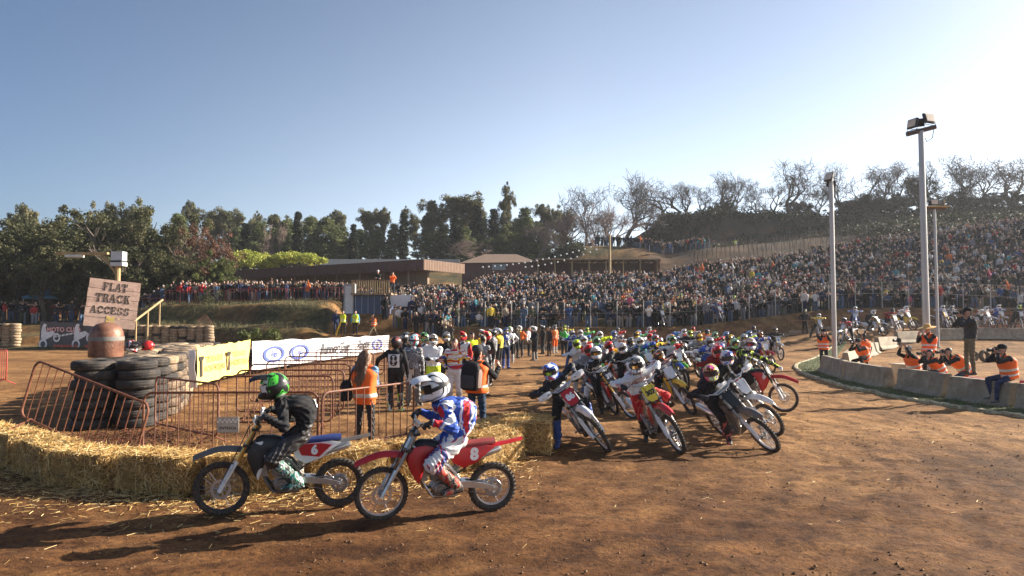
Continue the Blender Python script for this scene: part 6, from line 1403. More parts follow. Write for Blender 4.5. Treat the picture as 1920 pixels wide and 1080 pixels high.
for k in range(70):
    a = r_.uniform(-1.25, 1.25); x = -.0 - .10 * cos(a); y = .10 * sin(a); l = r_.uniform(.22, .50); pts = []
    for q in range(6):
        u = q / 5; pts.append(hc + hf * (x - .13 * u - .02 * r_.random() * u) + hl * (y * (1 + .35 * u + .1 * sin(u * 4 + k)) + .012 * sin(u * 9 + k)) + hu * (.06 - l * u) - o_)
    hb.tube(pts, [.009, .010, .010, .009, .006, .002], 5)
hb.build('hair', mat('long_brown_hair', (.16, .085, .045), .45, var=.5, scale=40, stretch=(1, 1, .08)), tw_)
bag = empty('shoulder_bag', tuple(bw + Vector((-.30, -.06, .98))), (0, 0, .2), 'black shoulder bag at the left side of the woman in the orange vest', 'bag')
MB().loft([[Vector((a * u, b * v, z)) for u, v in ((1, .6), (.6, 1), (-.6, 1), (-1, .6), (-1, -.6), (-.6, -1), (.6, -1), (1, -.6))] for z, a, b in ((-.16, .08, .09), (-.12, .105, .115), (0, .10, .12), (.12, .085, .11), (.17, .05, .09))]).build('bag_body', C_BLACK, bag)
MB().tube([(.03, -.08, .14), (.10, -.05, .33), (.20, .02, .45), (.12, .06, .33), (.04, .08, .14)], .010, 6).build('strap', C_BLACK, bag)
# ---- man with a backpack
bm = at(893, 820, 12.4); bm.z = H(bm.x, bm.y)
tm, mem, Im = person(tuple(bm), radians(90 - 24), 'phone', mset(C_BLACK, C_DENIM, hair=C_HAIRK, shoe=C_BOOTK), 'man in an orange vest with a black backpack holding up a phone', s=1.0, voxel=.011, jacket=.02, cap=('beanie', C_CHAR), hlook=-.1, wR=(.32, -.30, 1.34))
vest(Im, C_ORANGE, tm, tuple(bm), t0=-.10, t1=.95, grow=.034, bands=((.10, .18),))
bpk = empty('backpack', tuple(Im['pel'].lerp(Im['neck'], .5) - Im['fw'] * .17), (0, 0, radians(90 - 24)), 'black backpack with a brown side worn by the man in the orange vest', 'backpack'); bpk.rotation_euler.x = .05
def rr(a, b, z, x0): return [Vector((x0 + a * c_, b * s_, z)) for c_, s_ in ((1, .6), (.6, 1), (-.6, 1), (-1, .6), (-1, -.6), (-.6, -1), (.6, -1), (1, -.6))]
MB().loft([rr(.06, .13, -.24, -.06), rr(.09, .165, -.20, -.06), rr(.10, .17, .0, -.06), rr(.09, .16, .16, -.05), rr(.06, .12, .24, -.03), rr(.02, .06, .27, -.01)]).build('bag_body', C_BLACK, bpk)
MB().loft([rr(.03, .11, -.19, -.17), rr(.045, .125, -.15, -.16), rr(.045, .125, -.02, -.16), rr(.025, .10, .03, -.155)]).build('front_pocket', C_CHAR, bpk)
MB().loft([rr(.06, .02, -.18, -.06), rr(.075, .03, -.1, -.06), rr(.075, .03, .08, -.05), rr(.04, .015, .14, -.05)], M=Matrix.Translation((0, -.175, 0))).build('side_pocket', mat('brown_fabric', (.22, .16, .13), .8), bpk)
q = MB()
for s_ in (1, -1): q.tube([(.03, s_ * .10, -.20), (.09, s_ * .14, -.10), (.22, s_ * .15, .05), (.30, s_ * .13, .16), (.20, s_ * .12, .27), (.05, s_ * .10, .25), (.0, s_ * .08, .20)], .022, 6, sx=.5)
q.build('strap', C_BLACK, bpk)
ph = Im['hc'] + Im['hf'] * .33 - Im['hl'] * .10 + Vector((0, 0, .0)); tag(MB().box((0, 0, 0), (.012, .15, .075)).build('phone', M_BLKP, None, loc=tuple(ph), rot=(0, 0, radians(66))), 'dark phone held up by the man with the backpack', 'phone')
# ---- riders and others standing in the lanes
def gpo(px_, py_): p = gp(px_, py_); p.z = H(p.x, p.y); return tuple(p)
t9, me9, I9 = person(gpo(741, 771), radians(90 - 6), 'reach', mset(C_BLACK, C_BLACK, G('black_neon_boots', [BK, NE, WH, BK], 6, 3, .5, .1)), 'rider in black with a white number 8 on the back, standing in the lanes', boots=True, gloves='glove', hel=(G('brown_black_helmet', [BK, (.18, .05, .04), BK, (.3, .1, .08)], 5, 6.6, .25, .0), M_BLKP), jacket=.006, voxel=.013, hlook=-.3, tilt=-.15, folds=.002)
place_text(me9, gpo(741, 771), '8', I9['neck'] - I9['up'] * .24 - I9['fw'] * .1, -I9['lf'], I9['up'], I9['fw'], .34, M_NBLK, t9, back=((.27, .31), M_WHITE_P), bold=.045, lift=.012)
st = [(774, 762, 75, 'down', 'g', 't', True, 'rider in dark kit with a teal helmet standing right of the number 8 rider'), (812, 752, -85, 'folded', 'w', 'w', True, 'rider in a pale jersey and neon yellow trousers standing by the lanes'),
      (796, 738, -95, 'down', 'r', 'g', True, 'rider in a red and white jersey with a green helmet behind the pale jersey'), (836, 735, -80, 'hips', 'k', 's', True, 'rider in black with a silver helmet behind the pale jersey'), (852, 765, -92, 'hips', 'x', None, True, 'bareheaded rider in a red, white and blue jersey facing the camera'),
      (868, 728, -100, 'down', 'r', 'r', True, 'rider in red with a red and white helmet left of the backpack man'), (884, 714, -60, 'down', 'n', None, False, 'bystander in a neon yellow top above the backpack man'), (905, 708, -120, 'hips', 'o', 's', True, 'rider in orange with a silver helmet right of the backpack man'),
      (948, 690, -70, 'hips', 'b', 'b', True, 'rider in blue with a blue helmet near the lane end'), (915, 722, -130, 'down', 'k', 'r', True, 'rider in black with a red helmet behind the backpack man'), (1003, 676, -150, 'folded', 'r', 'w', True, 'rider in red with a white helmet on the open track'), (1040, 662, -60, 'down', 'g', 's', True, 'rider in grey right of the neon booted one'), (957, 680, 100, 'hips', 'w', 'n', True, 'rider in white with a neon helmet near the lane end'), (1030, 668, 200, 'down', 'k', None, False, 'bareheaded man in black near the pack'),
      (925, 700, 170, 'down', 'g', 'k', True, 'rider in grey with a black helmet standing at the lane end'), (936, 694, 150, 'folded', 'y', 'w', True, 'rider in a yellow and black jersey at the right end of the lanes'), (967, 672, -60, 'down', 'k', 'k', True, 'rider in black standing beside the orange one on the open track'),
      (975, 670, -110, 'hips', 'o', 'w', True, 'rider with orange trousers and a white helmet on the open track'), (991, 668, -20, 'down', 'w', None, False, 'man in a white top walking on the open track'), (1018, 664, 190, 'folded', 'k', 'k', True, 'rider in black with neon boots standing left of the pack'), (1058, 668, -80, 'down', 'e', 'n', True, 'rider in green standing at the left rear of the pack'),
      (758, 735, 80, 'hips', 'k', 'k', True, 'rider in black partly hidden behind the number 8 rider'), (905, 742, 60, 'down', 'g', None, False, 'man in grey hidden behind the man with the backpack'), (1510, 655, -100, 'hips', 'k', 'k', True, 'rider in black standing right of the fallen motorbike'), (1541, 648, -60, 'hips', 'yy', None, False, 'man in a yellow shirt standing left of the left floodlight pole'), (1478, 642, -160, 'lean', 'r', 'r', True, 'rider with a red helmet bending over the fallen motorbike')]
kits['x'] = mset(G('redblue_jersey', [WH, RD, YE, WH, BL_, RD], 6, 15, .8, .05, (.3, .3, 1.2)), C_WHITE, C_BOOTW, hair=C_HAIRB); kits['yy'] = mset(cm('yellow_shirt', (.75, .55, .04)), C_CHAR)
wkit = mset(G('pale_jersey', [WH, (.62, .62, .70), WH], 3, 4, .8, .05), mat('neon_trousers', (.55, .75, .03), .7, var=.2, scale=12), G('teal_boots', [TE, BK, WH], 6, 3, .5, .1))
for i, (px_, py_, yw, kd, kt, hl_, bt, lb) in enumerate(st):
    b_ = gpo(px_, py_); k_ = wkit if i == 1 else kits[kt]
    if i in (10, 13): k_ = mset(C_BLACK, C_BLACK, G('neon_boots', [NE, BK, NE], 6, 3, .5, .1) if i == 13 else C_BOOTG)
    if i == 11: k_ = mset(G('orange_white', [OR, WH, OR], 4, 5, .8, .1), cm('orange_trousers', (.85, .16, .03)), C_BOOTW)
    person(b_, radians(yw), kd, k_, lb, boots=bt, gloves='glove' if bt else 'skin', hel=(HC[hl_],) if hl_ else None, voxel=.014 if py_ > 730 else .022, detail=py_ > 730, jacket=.008)
# people by the hut and on the far bank
for px_, py_, d_, yw, kd, m_, v_, hr, lb in [(643, 628, 47.5, -90, 'down', mset(C_BLACK, C_BLACK), C_NEON, None, 'marshal in a neon yellow vest holding a yellow flag left of the hut'), (666, 626, 47.3, -85, 'down', mset(cm('sky_blue_jacket', (.10, .42, .62)), C_BLACK), C_NEON, None, 'marshal in a blue jacket and yellow vest standing before the hut'),
      (700, 625, 47, -150, 'stride', mset(C_BLACK, C_KHAKI), C_ORANGE, None, 'man in an orange vest striding in front of the blue hut'), (630, 628, 48.5, -60, 'down', mset(C_NAVY, C_NAVY), None, None, 'person in navy behind the marshal with the yellow flag')]:
    p = at(px_, py_, d_); b_ = (p.x, p.y, H(p.x, p.y)); person(b_, radians(yw), kd, m_, lb, voxel=.022, detail=False, vestc=v_)
p = at(640, 612, 47.3); fz = H(p.x, p.y); fo = empty('yellow_flag', (p.x - .05, p.y - .1, fz + .9), (0, radians(-35), 0), 'furled yellow flag held slanting by the marshal left of the hut', 'flag')
MB().tube([(-.7, 0, -.5), (.3, 0, .25)], .012, 6).build('stick', M_POST, fo); MB().sheet([[Vector((-.75 + .8 * u, .03 * sin(u * 8 + v), -.62 + .58 * u + .16 * v * (1 - u * .4))) for v in (0, .5, 1)] for u in [k / 8 for k in range(9)]], .01).build('cloth', mat('yellow_flag_cloth', (.85, .55, .03), .7), fo)
# ---- photographers and marshals on the right
PH = [((13.15, 28.9), -95, 'camera', mset(C_BLACK, C_BLACK), 1, ('beanie', C_BLACK), 1.0, .0, 'marshal in an orange vest standing by the left floodlight pole', {}),
      ((13.0, 25.4), 200, 'crouch', mset(C_BLACK, C_BLACK), 1, ('beanie', C_CHAR), 1.0, .3, 'photographer in an orange vest crouching by the left floodlight pole', {}),
      ((13.7, 26.6), 100, 'down', mset(C_CHAR, C_BLACK), 1, None, .92, .0, 'helper in an orange vest with dark hair behind the crouching photographer', {}),
      ((12.35, 21.2), 195, 'crouch_up', mset(C_BLACK, C_BLACK), 1, ('cap', C_GREY), 1.0, .05, 'photographer crouching and holding a camera high over the barrier', {}),
      ((12.75, 20.6), 175, 'crouch', mset(C_BLACK, C_BLACK), 1, None, .98, .12, 'photographer crouching between the raised camera and the straw hat man', {}),
      ((13.15, 21.6), 200, 'phone', mset(C_BLACK, C_BLACK), 1, ('straw', mat('straw_hat', (.70, .42, .14), .8, bump=.4)), 1.0, .25, 'man in a straw hat and orange vest standing behind the barriers', dict(tilt=-.2)),
      ((12.65, 19.4), 180, 'lunge', mset(C_BLACK, C_NAVY), 1, None, .98, .05, 'photographer in an orange vest leaning forward over the barrier', {}),
      ((11.98, 17.9), 172, 'camera', mset(mat('dark_parka', (.035, .035, .035), .8, bump=.4), C_KHAKI, shoe=C_BOOTK), 0, ('cap', C_BLACK), 1.02, .69, 'photographer in a dark jacket and khaki trousers standing on the barrier', {}),
      ((12.25, 16.9), 178, 'seat', mset(C_BLACK, C_NAVY, shoe=C_BOOTG), 1, ('beanie', C_BLACK), 1.0, .70, 'photographer in an orange vest sitting on the concrete barrier at the right', {})]
for i, ((x, y), yw, kd, m_, v_, cp_, s_, dz_, lb, kw) in enumerate(PH):
    b_ = (x, y, H(x, y) + dz_); t_, m2_, I_ = person(b_, radians(yw), kd, m_, lb, s=s_, voxel=.014, vestc=None, cap=cp_, jacket=.018, group=None, **kw)
    if v_: vest(I_, C_ORANGE, t_, b_, s=s_, grow=.036, bands=((.05, .13), (.30, .38)))
    if kd in ('camera', 'crouch', 'lunge', 'seat') and i not in (0,): camera_prop(I_, 'black camera in front of the face of the ' + lb.split(' in ')[0].split(' crouching')[0].split(' leaning')[0] + ['', ' crouching by the left pole', '', '', ' beside the straw hat man', '', ' leaning over the barrier', ' standing on the barrier', ' sitting on the barrier'][i])
    if kd == 'crouch_up':
        t2 = camera_prop(I_, 'black camera held high with both hands above the barrier'); t2.location = Vector(I_['hc']) + Vector((-.26, .05, .30)); 
# ================================================================== spectators
def tri_box(c0, c1, w0, d0, w1, d1):
    """tapered 4-sided limb between two points"""
    c0 = np.array(c0, float); c1 = np.array(c1, float); e = c1 - c0; e = e / (np.linalg.norm(e) + 1e-9); a = np.array([0, 1, 0]) if abs(e[1]) < .8 else np.array([1, 0, 0]); u = a - e * (a @ e); u /= np.linalg.norm(u); v = np.cross(e, u)
    V = [c0 + u * w0 * i + v * d0 * j for i, j in ((1, 1), (-1, 1), (-1, -1), (1, -1))] + [c1 + u * w1 * i + v * d1 * j for i, j in ((1, 1), (-1, 1), (-1, -1), (1, -1))]
    F = []
    for i in range(4): j = (i + 1) % 4; F += [(i, j, 4 + j), (i, 4 + j, 4 + i)]
    F += [(0, 2, 1), (0, 3, 2), (4, 5, 6), (4, 6, 7)]; return V, F
def lp_person(seed):
    r_ = random.Random(seed); V = []; F = []; R = []
    def add(v, f, reg):
        b = len(V); V.extend([tuple(p) for p in v]); F.extend([tuple(b + i for i in t) for t in f]); R.extend([reg] * len(f))
    kind = ('stand', 'stand', 'sit', 'phone', 'arms', 'stand', 'sit', 'folded')[seed % 8]; hs = r_.uniform(.92, 1.04); w_ = r_.uniform(.92, 1.12)
    if kind == 'sit':
        hz = .45; nk = .98
        for s_ in (-1, 1): add(*tri_box((0, s_ * .09, hz), (.40, s_ * .13, hz + .04), .08, .08, .06, .06), 0); add(*tri_box((.40, s_ * .13, hz + .04), (.36, s_ * .12, .04), .06, .06, .045, .05), 0)
    else:
        hz = .90; nk = 1.42; st_ = r_.uniform(.06, .16)
        for s_ in (-1, 1): add(*tri_box((r_.uniform(-.05, .08), s_ * st_, .0), (0, s_ * .09, hz), .05, .07, .085, .09), 0)
    ring = []
    for z, a, b in ((hz - .08, .17, .12), (hz + .12, .17, .125), (nk - .18, .20 * w_, .13), (nk - .05, .17 * w_, .10), (nk + .02, .06, .06)):
        ring.append([(b * cos(2 * pi * j / 8) + (.03 if kind == 'sit' else 0) * (z - hz), a * sin(2 * pi * j / 8), z) for j in range(8)])
    v = [p for q in ring for p in q]; f = []
    for i in range(4):
        for j in range(8): a, b = i * 8 + j, i * 8 + (j + 1) % 8; f += [(a, b, b + 8), (a, b + 8, a + 8)]
    add(v, f, 1)
    for s_ in (-1, 1):
        sh = (0, s_ * .20 * w_, nk - .08)
        if kind == 'phone' or (kind == 'arms' and s_ == 1): el, wr = (.20, s_ * .20, nk - .22), (.28, s_ * .08, nk + (.10 if kind == 'phone' else .32))
        elif kind == 'folded' or kind == 'sit': el, wr = (.06, s_ * .26, nk - .34), (.26, s_ * -.02, nk - .32)
        elif r_.random() < .5: el, wr = (-.04, s_ * .27, nk - .34), (.12, s_ * .16, nk - .46)
        else: el, wr = (-.02, s_ * .26, nk - .34), (.06, s_ * .25, nk - .58)
        add(*tri_box(sh, el, .06, .06, .05, .05), 1); add(*tri_box(el, wr, .05, .05, .036, .036), 1); e = np.array(wr) - np.array(el); e = e / np.linalg.norm(e) * .11; add(*tri_box(wr, np.array(wr) + e, .035, .03, .03, .02), 2)
    hx = .03; hc = np.array([hx, 0, nk + .17]); v = []; f = []; nu, nv = 8, 5
    for i in range(nv + 1):
        el = -pi / 2 + pi * i / nv
        for j in range(nu): a = 2 * pi * j / nu; v.append(hc + np.array([.10 * cos(el) * cos(a), .082 * cos(el) * sin(a), .125 * sin(el)]))
    reg = []
    for i in range(nv):
        for j in range(nu):
            a, b = i * nu + j, i * nu + (j + 1) % nu; q = [(a, b, b + nu), (a, b + nu, a + nu)]; cz = (i + .5) / nv; cx = cos(2 * pi * (j + .5) / nu)
            rg_ = 3 if (cz > .68 or (cx < -.1 and cz > .3)) else 2
            for t_ in q: add_v = None; f.append(t_); reg.append(rg_)
    b = len(V); V.extend([tuple(p) for p in v]); F.extend([tuple(b + i for i in t) for t in f]); R.extend(reg)
    return np.array(V) * (1, 1, hs), np.array(F), np.array(R)
LP = [lp_person(i) for i in range(24)]
K_ = lambda n, c: mat(n, c, .85, var=.1, scale=4, spec=.2)
CP = [K_('crowd_black', (.014, .014, .016)), K_('crowd_charcoal', (.045, .045, .05)), K_('crowd_navy', (.018, .028, .07)), K_('crowd_grey', (.20, .20, .21)), K_('crowd_white', (.62, .60, .58)), K_('crowd_beige', (.30, .25, .19)), K_('crowd_red', (.33, .03, .03)), K_('crowd_blue', (.035, .08, .22)),
      K_('crowd_denim', (.07, .11, .18)), K_('crowd_olive', (.08, .09, .045)), K_('crowd_orange', (.75, .18, .04)), K_('crowd_brown', (.11, .06, .035)), K_('crowd_teal', (.06, .26, .30)), K_('crowd_pink', (.50, .12, .20)), K_('crowd_yellow', (.70, .52, .06)), K_('crowd_skin', (.44, .27, .195)), K_('crowd_dark_hair', (.03, .02, .015)), K_('crowd_light_hair', (.28, .18, .10)), K_('crowd_cap', (.50, .48, .46))]
CN = ['black', 'charcoal', 'navy', 'grey', 'white', 'beige', 'red', 'blue', 'denim', 'olive', 'orange', 'brown', 'teal', 'pink', 'yellow']
rg = np.random.default_rng(77); spots = []
def skyline(px_, off):
    best = (-9, 0, 0)
    for y in np.arange(84, 104, .5):
        x = (px_ - 960) / 1280 * y; e_ = (float(terrain(x, y)) - CAMH) / y
        if e_ > best[0]: best = (e_, x, y)
    return best[1], best[2] + off
for y in np.arange(50.3, 84.0, .90):
    for x in np.arange(-13.5, .80 * y + 1, .50):
        xx = x + rg.normal() * .12; yy = y + rg.normal() * .16; k = float(vnoise(np.float64(xx * .16 + 3), np.float64(yy * .22 + 8)))
        dens = .90
        if 28 < xx < 48 and 51 < yy < 61: dens = .92 if k > .50 else .45
        if k < .27: dens = .35
        if xx > 34 and yy > 66: dens = .75
        if xx < -6 and yy < 54.5: dens = 0
        if xx < -4 and yy > 66.5: dens = 0
        if yy > 76.5 and xx < 38 + (83 - yy) * 1.2: dens = 0
        if rg.random() < dens: spots.append((xx, yy, 0))
for x in np.arange(-34, -13, .38):
    for y in (56.8, 57.5, 58.3, 59.2, 60.2):
        if rg.random() < .85: spots.append((x + rg.normal() * .1, y + rg.normal() * .12, 1))
for i in range(46):     # on the mound
    spots.append((*skyline(1118 + 125 * rg.random(), rg.uniform(-.6, .3)), 1))
for i in range(34): px_ = 1235 + rg.random() * 95; spots.append((*skyline(px_, rg.uniform(-2.5, 0)), 1))
for i in range(70): spots.append((rg.uniform(20, 40), rg.uniform(77.3, 80), 1))
for i in range(60): spots.append((rg.uniform(-50, -33), rg.uniform(55, 62), 1))
for i in range(26): spots.append((rg.uniform(-9.2, -4.3), rg.uniform(48.2, 49.6), 1))
spots = [s_ for s_ in spots if not (-13 < s_[0] < -8 and 49.5 < s_[1] < 54)]
spots.sort(key=lambda s_: s_[1] ** 2 + s_[0] ** 2 * .3)
wt = np.array([.42, .19, .10, .06, .065, .045, .03, .022, .025, .04, .012, .05, .015, .01, .008]); wt /= wt.sum()
LPM = []
for i in range(24):
    V_, F_, R_ = LP[i]; LPM.append(np_mesh('spectator', V_, F_, [CP[0], CP[0], CP[15], CP[16]], R_, smooth=False))
SV = []; SF = []; SM_ = []; base = 0
def area(x, y):
    if x < -30: return 'under the left trees'
    if x < -13.5: return 'before the long brown roof'
    if x < -4 and y < 52: return 'in front of the blue hut'
    px_ = 960 + x / y * 1280
    for lim, nm in ((900, 'low on the hillside, left end'), (1010, 'low behind the waiting riders'), (1140, 'low behind the left pack riders'), (1300, 'low behind the middle pack riders'), (1440, 'low behind the right pack riders'), (1560, 'low left of the left pole'), (1730, 'low between the two tall poles')):
        if px_ < lim: return nm
    return 'right of the tallest pole'
for n_, (x, y, stand_) in enumerate(spots):
    v = int(rg.integers(0, 24)); 
    while stand_ and v % 8 in (2, 6): v = int(rg.integers(0, 24))
    z = float(terrain(x, y)); yaw = atan2(18 - y, 3 - x) + rg.normal() * .45; t_, l_ = int(rg.choice(15, p=wt)), int(rg.choice([0, 1, 2, 8, 8, 3, 9, 5], p=[.3, .15, .12, .13, .12, .08, .05, .05])); h_ = int(rg.choice([16, 16, 16, 17, 18, 0])); sc_ = .93 + .12 * rg.random()
    if n_ < 175:
        o = inst('person', LPM[v], None, (x, y, z), (0, 0, yaw), sc_, mats=[CP[l_], CP[t_], CP[15], CP[h_]])
        hd = {16: 'dark haired', 17: 'fair haired', 18: 'pale capped', 0: 'black capped'}[h_]; ps = {'sit': 'sitting', 'phone': 'holding up a phone'}.get(('stand', 'stand', 'sit', 'phone', 'arms', 'stand', 'sit', 'folded')[v % 8], 'standing')
        tag(o, f'{hd} spectator in {CN[t_]} top and {CN[l_]} trousers {area(x, y)}', 'person', 'spectators of the race')
    else:
        V_, F_, R_ = LP[v]; c, s_ = cos(yaw), sin(yaw); W_ = V_ * sc_; W_ = np.stack([W_[:, 0] * c - W_[:, 1] * s_ + x, W_[:, 0] * s_ + W_[:, 1] * c + y, W_[:, 2] + z], 1); SV.append(W_); SF.append(F_ + base); base += len(W_); SM_.append(np.array([l_, t_, 15, h_])[R_])
o = inst('crowd', np_mesh('crowd', np.concatenate(SV), np.concatenate(SF), CP, np.concatenate(SM_))); tag(o, 'dense crowd of spectators filling the whole hillside behind the race', 'crowd', kind='stuff')
# ================================================================== long building with brown roof
M_FAS = mat('brown_sheet_metal', (.12, .052, .038), .55, var=.15, scale=2); M_FASL = mat('sunlit_tan_sheet_metal', (.24, .14, .09), .6, var=.15, scale=2); M_WOODW = mat('weathered_boards', (.28, .19, .12), .85, var=.35, scale=4, bump=.4, stretch=(3, 3, .3)); M_ROOF = mat('dark_roof', (.06, .045, .04), .8)
A, B, C_ = Vector((-33.2, 80, 0)), Vector((-8.4, 64.6, 0)), Vector((-4.9, 70.2, 0)); zt_ = 7.75
bl = empty('long_shed', (A.x, A.y, 3.6), label='long low shed with a dark brown sheet metal roof edge behind the terrace', cat='building')
def corrug(a, b, z0, z1, name, m, parent, per=.25, dep=.05, o=None):
    d = b - a; L_ = d.length; d.normalize(); n_ = Vector((d.y, -d.x, 0)); k = int(L_ / per * 2); g_ = []
    for i in range(k + 1):
        p = a + d * (L_ * i / k) + n_ * (dep if i % 2 else 0) - o; g_.append([Vector((p.x, p.y, z0 - o.z)), Vector((p.x, p.y, z1 - o.z))])
    return MB().sheet(g_, .02).build(name, m, parent, smooth=False)
o = bl.location.copy()
corrug(A, B, zt_ - 1.05, zt_, 'fascia', M_FAS, bl, o=o); corrug(B + Vector((.03, .0, 0)), C_, zt_ - 1.0, zt_, 'side_fascia', M_FASL, bl, o=o)  # side fascia paler than the front: sunlight put into its colour
d = (B - A).normalized(); n_ = Vector((-d.y, d.x, 0)); D = A + n_ * 6.6
MB().prism([(p.x - o.x, p.y - o.y) for p in (A + n_ * .1, B + n_ * .1, C_ - n_ * 0, A + n_ * 7.0)], zt_ - .25 - o.z, zt_ - .05 - o.z, axes='xy').build('roof', M_ROOF, bl, smooth=False)
MB().prism([(p.x - o.x, p.y - o.y) for p in (A + n_ * 2, B + n_ * 1.6 - d * .8, B + n_ * 1.9 - d * .8, A + n_ * 2.3)], 0, zt_ - .3 - o.z, axes='xy').build('wall', M_WOODW, bl, smooth=False)
for k in range(9):
    p = A.lerp(B, (k + .3) / 9) + n_ * .5; MB().box((p.x - o.x, p.y - o.y, (zt_ - .3 - o.z) / 2), (.14, .14, zt_ - .3 - o.z)).build('post', M_WOODW, bl)
# ------------------------------------------------------------------ shelter with beams, right of it
sh_ = empty('wooden_shelter', (2, 79, 5.7), label='low wooden shelter with a beam roof above the middle of the crowd', cat='building'); q = sh_.location
a1, a2 = at(1004, 500, 79), at(1238, 488, 79); z1, z2 = a1.z - q.z, at(1004, 488, 79).z + .2 - q.z
MB().prism([(a1.x - q.x, 0), (a2.x - q.x, 0), (a2.x - q.x + .2, 4.2), (a1.x - q.x, 4.2)], z2 - .10, z2, axes='xy').build('roof', mat('pale_roof_board', (.46, .32, .20), .8), sh_, smooth=False)
k = 0
for xx in np.arange(a1.x - q.x + .2, a2.x - q.x, .62): MB().box((xx, 1.8, z2 - .18), (.10, 4.4, .14)).build('rafter', M_WOODW, sh_, smooth=False)
for xx in np.linspace(a1.x - q.x + .3, a2.x - q.x - .3, 8): MB().box((xx, .25, z2 / 2 - .1), (.13, .13, z2 - .1)).build('post', M_POST, sh_, smooth=False)
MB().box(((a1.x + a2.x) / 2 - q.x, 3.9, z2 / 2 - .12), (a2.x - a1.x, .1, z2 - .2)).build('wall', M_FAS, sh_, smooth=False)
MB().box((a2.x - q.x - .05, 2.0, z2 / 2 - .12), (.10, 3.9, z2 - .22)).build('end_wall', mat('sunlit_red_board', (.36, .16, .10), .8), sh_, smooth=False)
br = empty('brown_cabin', (-5, 79.5, 5.7), label='brown cabin with a hipped earth-coloured roof between the long shed and the shelter', cat='building'); q = br.location
x0, x1 = at(866, 500, 79.5).x - q.x, at(1004, 500, 79.5).x - q.x; zr0 = at(900, 493, 79.5).z - q.z; zr1 = at(900, 477, 82).z - q.z
MB().loft([[Vector(p) for p in ((x0 - .3, 0, zr0), (x1 + .3, 0, zr0 + .1), (x1 + .3, 5, zr0 + .1), (x0 - .3, 5, zr0))], [Vector(p) for p in ((x0 + 2.6, 2.2, zr1), (x1 - 2.2, 2.2, zr1), (x1 - 2.2, 2.8, zr1), (x0 + 2.6, 2.8, zr1))]]).build('roof', mat('earth_roof', (.25, .17, .12), .95, bump=.5), br, smooth=False)
MB().box(((x0 + x1) / 2, 2.5, zr0 / 2), (x1 - x0, 4.4, zr0)).build('wall', M_FAS, br, smooth=False); MB().box(((x0 + x1) / 2, .26, zr0 - .45), (1.6, .05, .7)).build('window', mat('dull_window', (.25, .27, .28), .3), br, smooth=False)
# utility pole and festoon
p = at(1143, 440, 77); up_ = empty('utility_pole', (p.x, 77, H(p.x, 77)), label='wooden utility pole standing in the crowd before the mound', cat='utility pole'); MB().lathe([(.17, 0), (.12, p.z - H(p.x, 77))], 10).build('pole', M_POST, up_)
M_BULB = mat('white_bulb', (.85, .85, .82), .4)
for a_, b_, sg_, n_, lb in ((at(1130, 455, 78), at(905, 500, 78), 1.0, 20, 'string of white bulbs from the utility pole down to the left, upper line'), (at(1130, 462, 77.5), at(985, 500, 77.5), .8, 12, 'string of white bulbs from the utility pole down to the left, lower line')):
    t = empty('festoon', tuple(a_), label=lb, cat='string lights'); pts = [a_.lerp(b_, k / n_) - Vector((0, 0, sg_ * 4 * (k / n_) * (1 - k / n_) * .5)) - a_ for k in range(n_ + 1)]; MB().tube(pts, .012, 4).build('wire', M_BLKP, t)
    bm_ = MB().ball((0, 0, -.05), .10, nu=8, nv=6).mesh('bulb', M_BULB)
    for p in pts[1:]: inst('bulb', bm_, t, tuple(p))
# ------------------------------------------------------------------ blue hut with a platform
HX0, HX1, HY = at(664, 600, 50).x, at(727, 600, 50).x, 50.0; HZ = H(-10.2, 49.6); hut = empty('blue_hut', ((HX0 + HX1) / 2, HY, HZ), label='blue container hut with a railed platform on its roof', cat='hut'); q = hut.location; hw = (HX1 - HX0) / 2; hz = at(690, 553, 50).z - HZ
M_BLUE = mat('blue_sheet', (.045, .075, .16), .5, var=.2, scale=3, dirt=.2); M_WHT = mat('white_sheet', (.66, .68, .72), .5, var=.05)
MB().box((0, 1.2, hz / 2), (hw * 2, 2.3, hz)).build('body', M_BLUE, hut, smooth=False)
fr_ = MB().box((0, 0, 0), (.05, .05, hz - .1)).mesh('rib', mat('pale_blue_rib', (.22, .27, .36), .5), smooth=False)
for k in range(6): inst('rib', fr_, hut, (-hw + .08 + k * (2 * hw - .16) / 5, .03, hz / 2))
MB().box((-hw - .45, .5, 1.15), (.75, .7, 2.3)).build('booth', mat('grey_booth', (.34, .34, .34), .7), hut, smooth=False); MB().box((-hw - .42, .14, 1.1), (.55, .03, 2.0)).build('door', mat('pale_door', (.60, .61, .62), .5), hut, smooth=False)
MB().box((0.05, 1.0, hz + .06), (hw * 2 + .5, 2.7, .12)).build('platform', M_WOODW, hut, smooth=False)
pst = MB().box((0, 0, .5), (.07, .07, 1.05)).mesh('post', M_WOODW, smooth=False); slt = MB().box((0, 0, .45), (.07, .03, .9)).mesh('slat', M_POST, smooth=False)
for k in range(17): inst('slat', slt, hut, (-hw - .1 + k * (2 * hw + .2) / 16, -.3, hz + .12))
MB().box((0, -.3, hz + 1.05), (hw * 2 + .4, .06, .06)).build('rail', M_WOODW, hut, smooth=False)
sx = hw + .05; wd = at(775, 600, 50).x - at(728, 600, 50).x
MB().box((sx + wd / 2, .3, hz - .42), (wd, .06, .85)).build('white_panel', M_WHT, hut, smooth=False)
for xx in (sx + .03, sx + wd): MB().box((xx, .3, hz / 2 + .05), (.07, .07, hz + .1)).build('post', M_WOODW, hut, smooth=False)
MB().box((sx + wd / 2, 1.2, hz - .03), (wd, 1.8, .08)).build('side_deck', M_WOODW, hut, smooth=False)
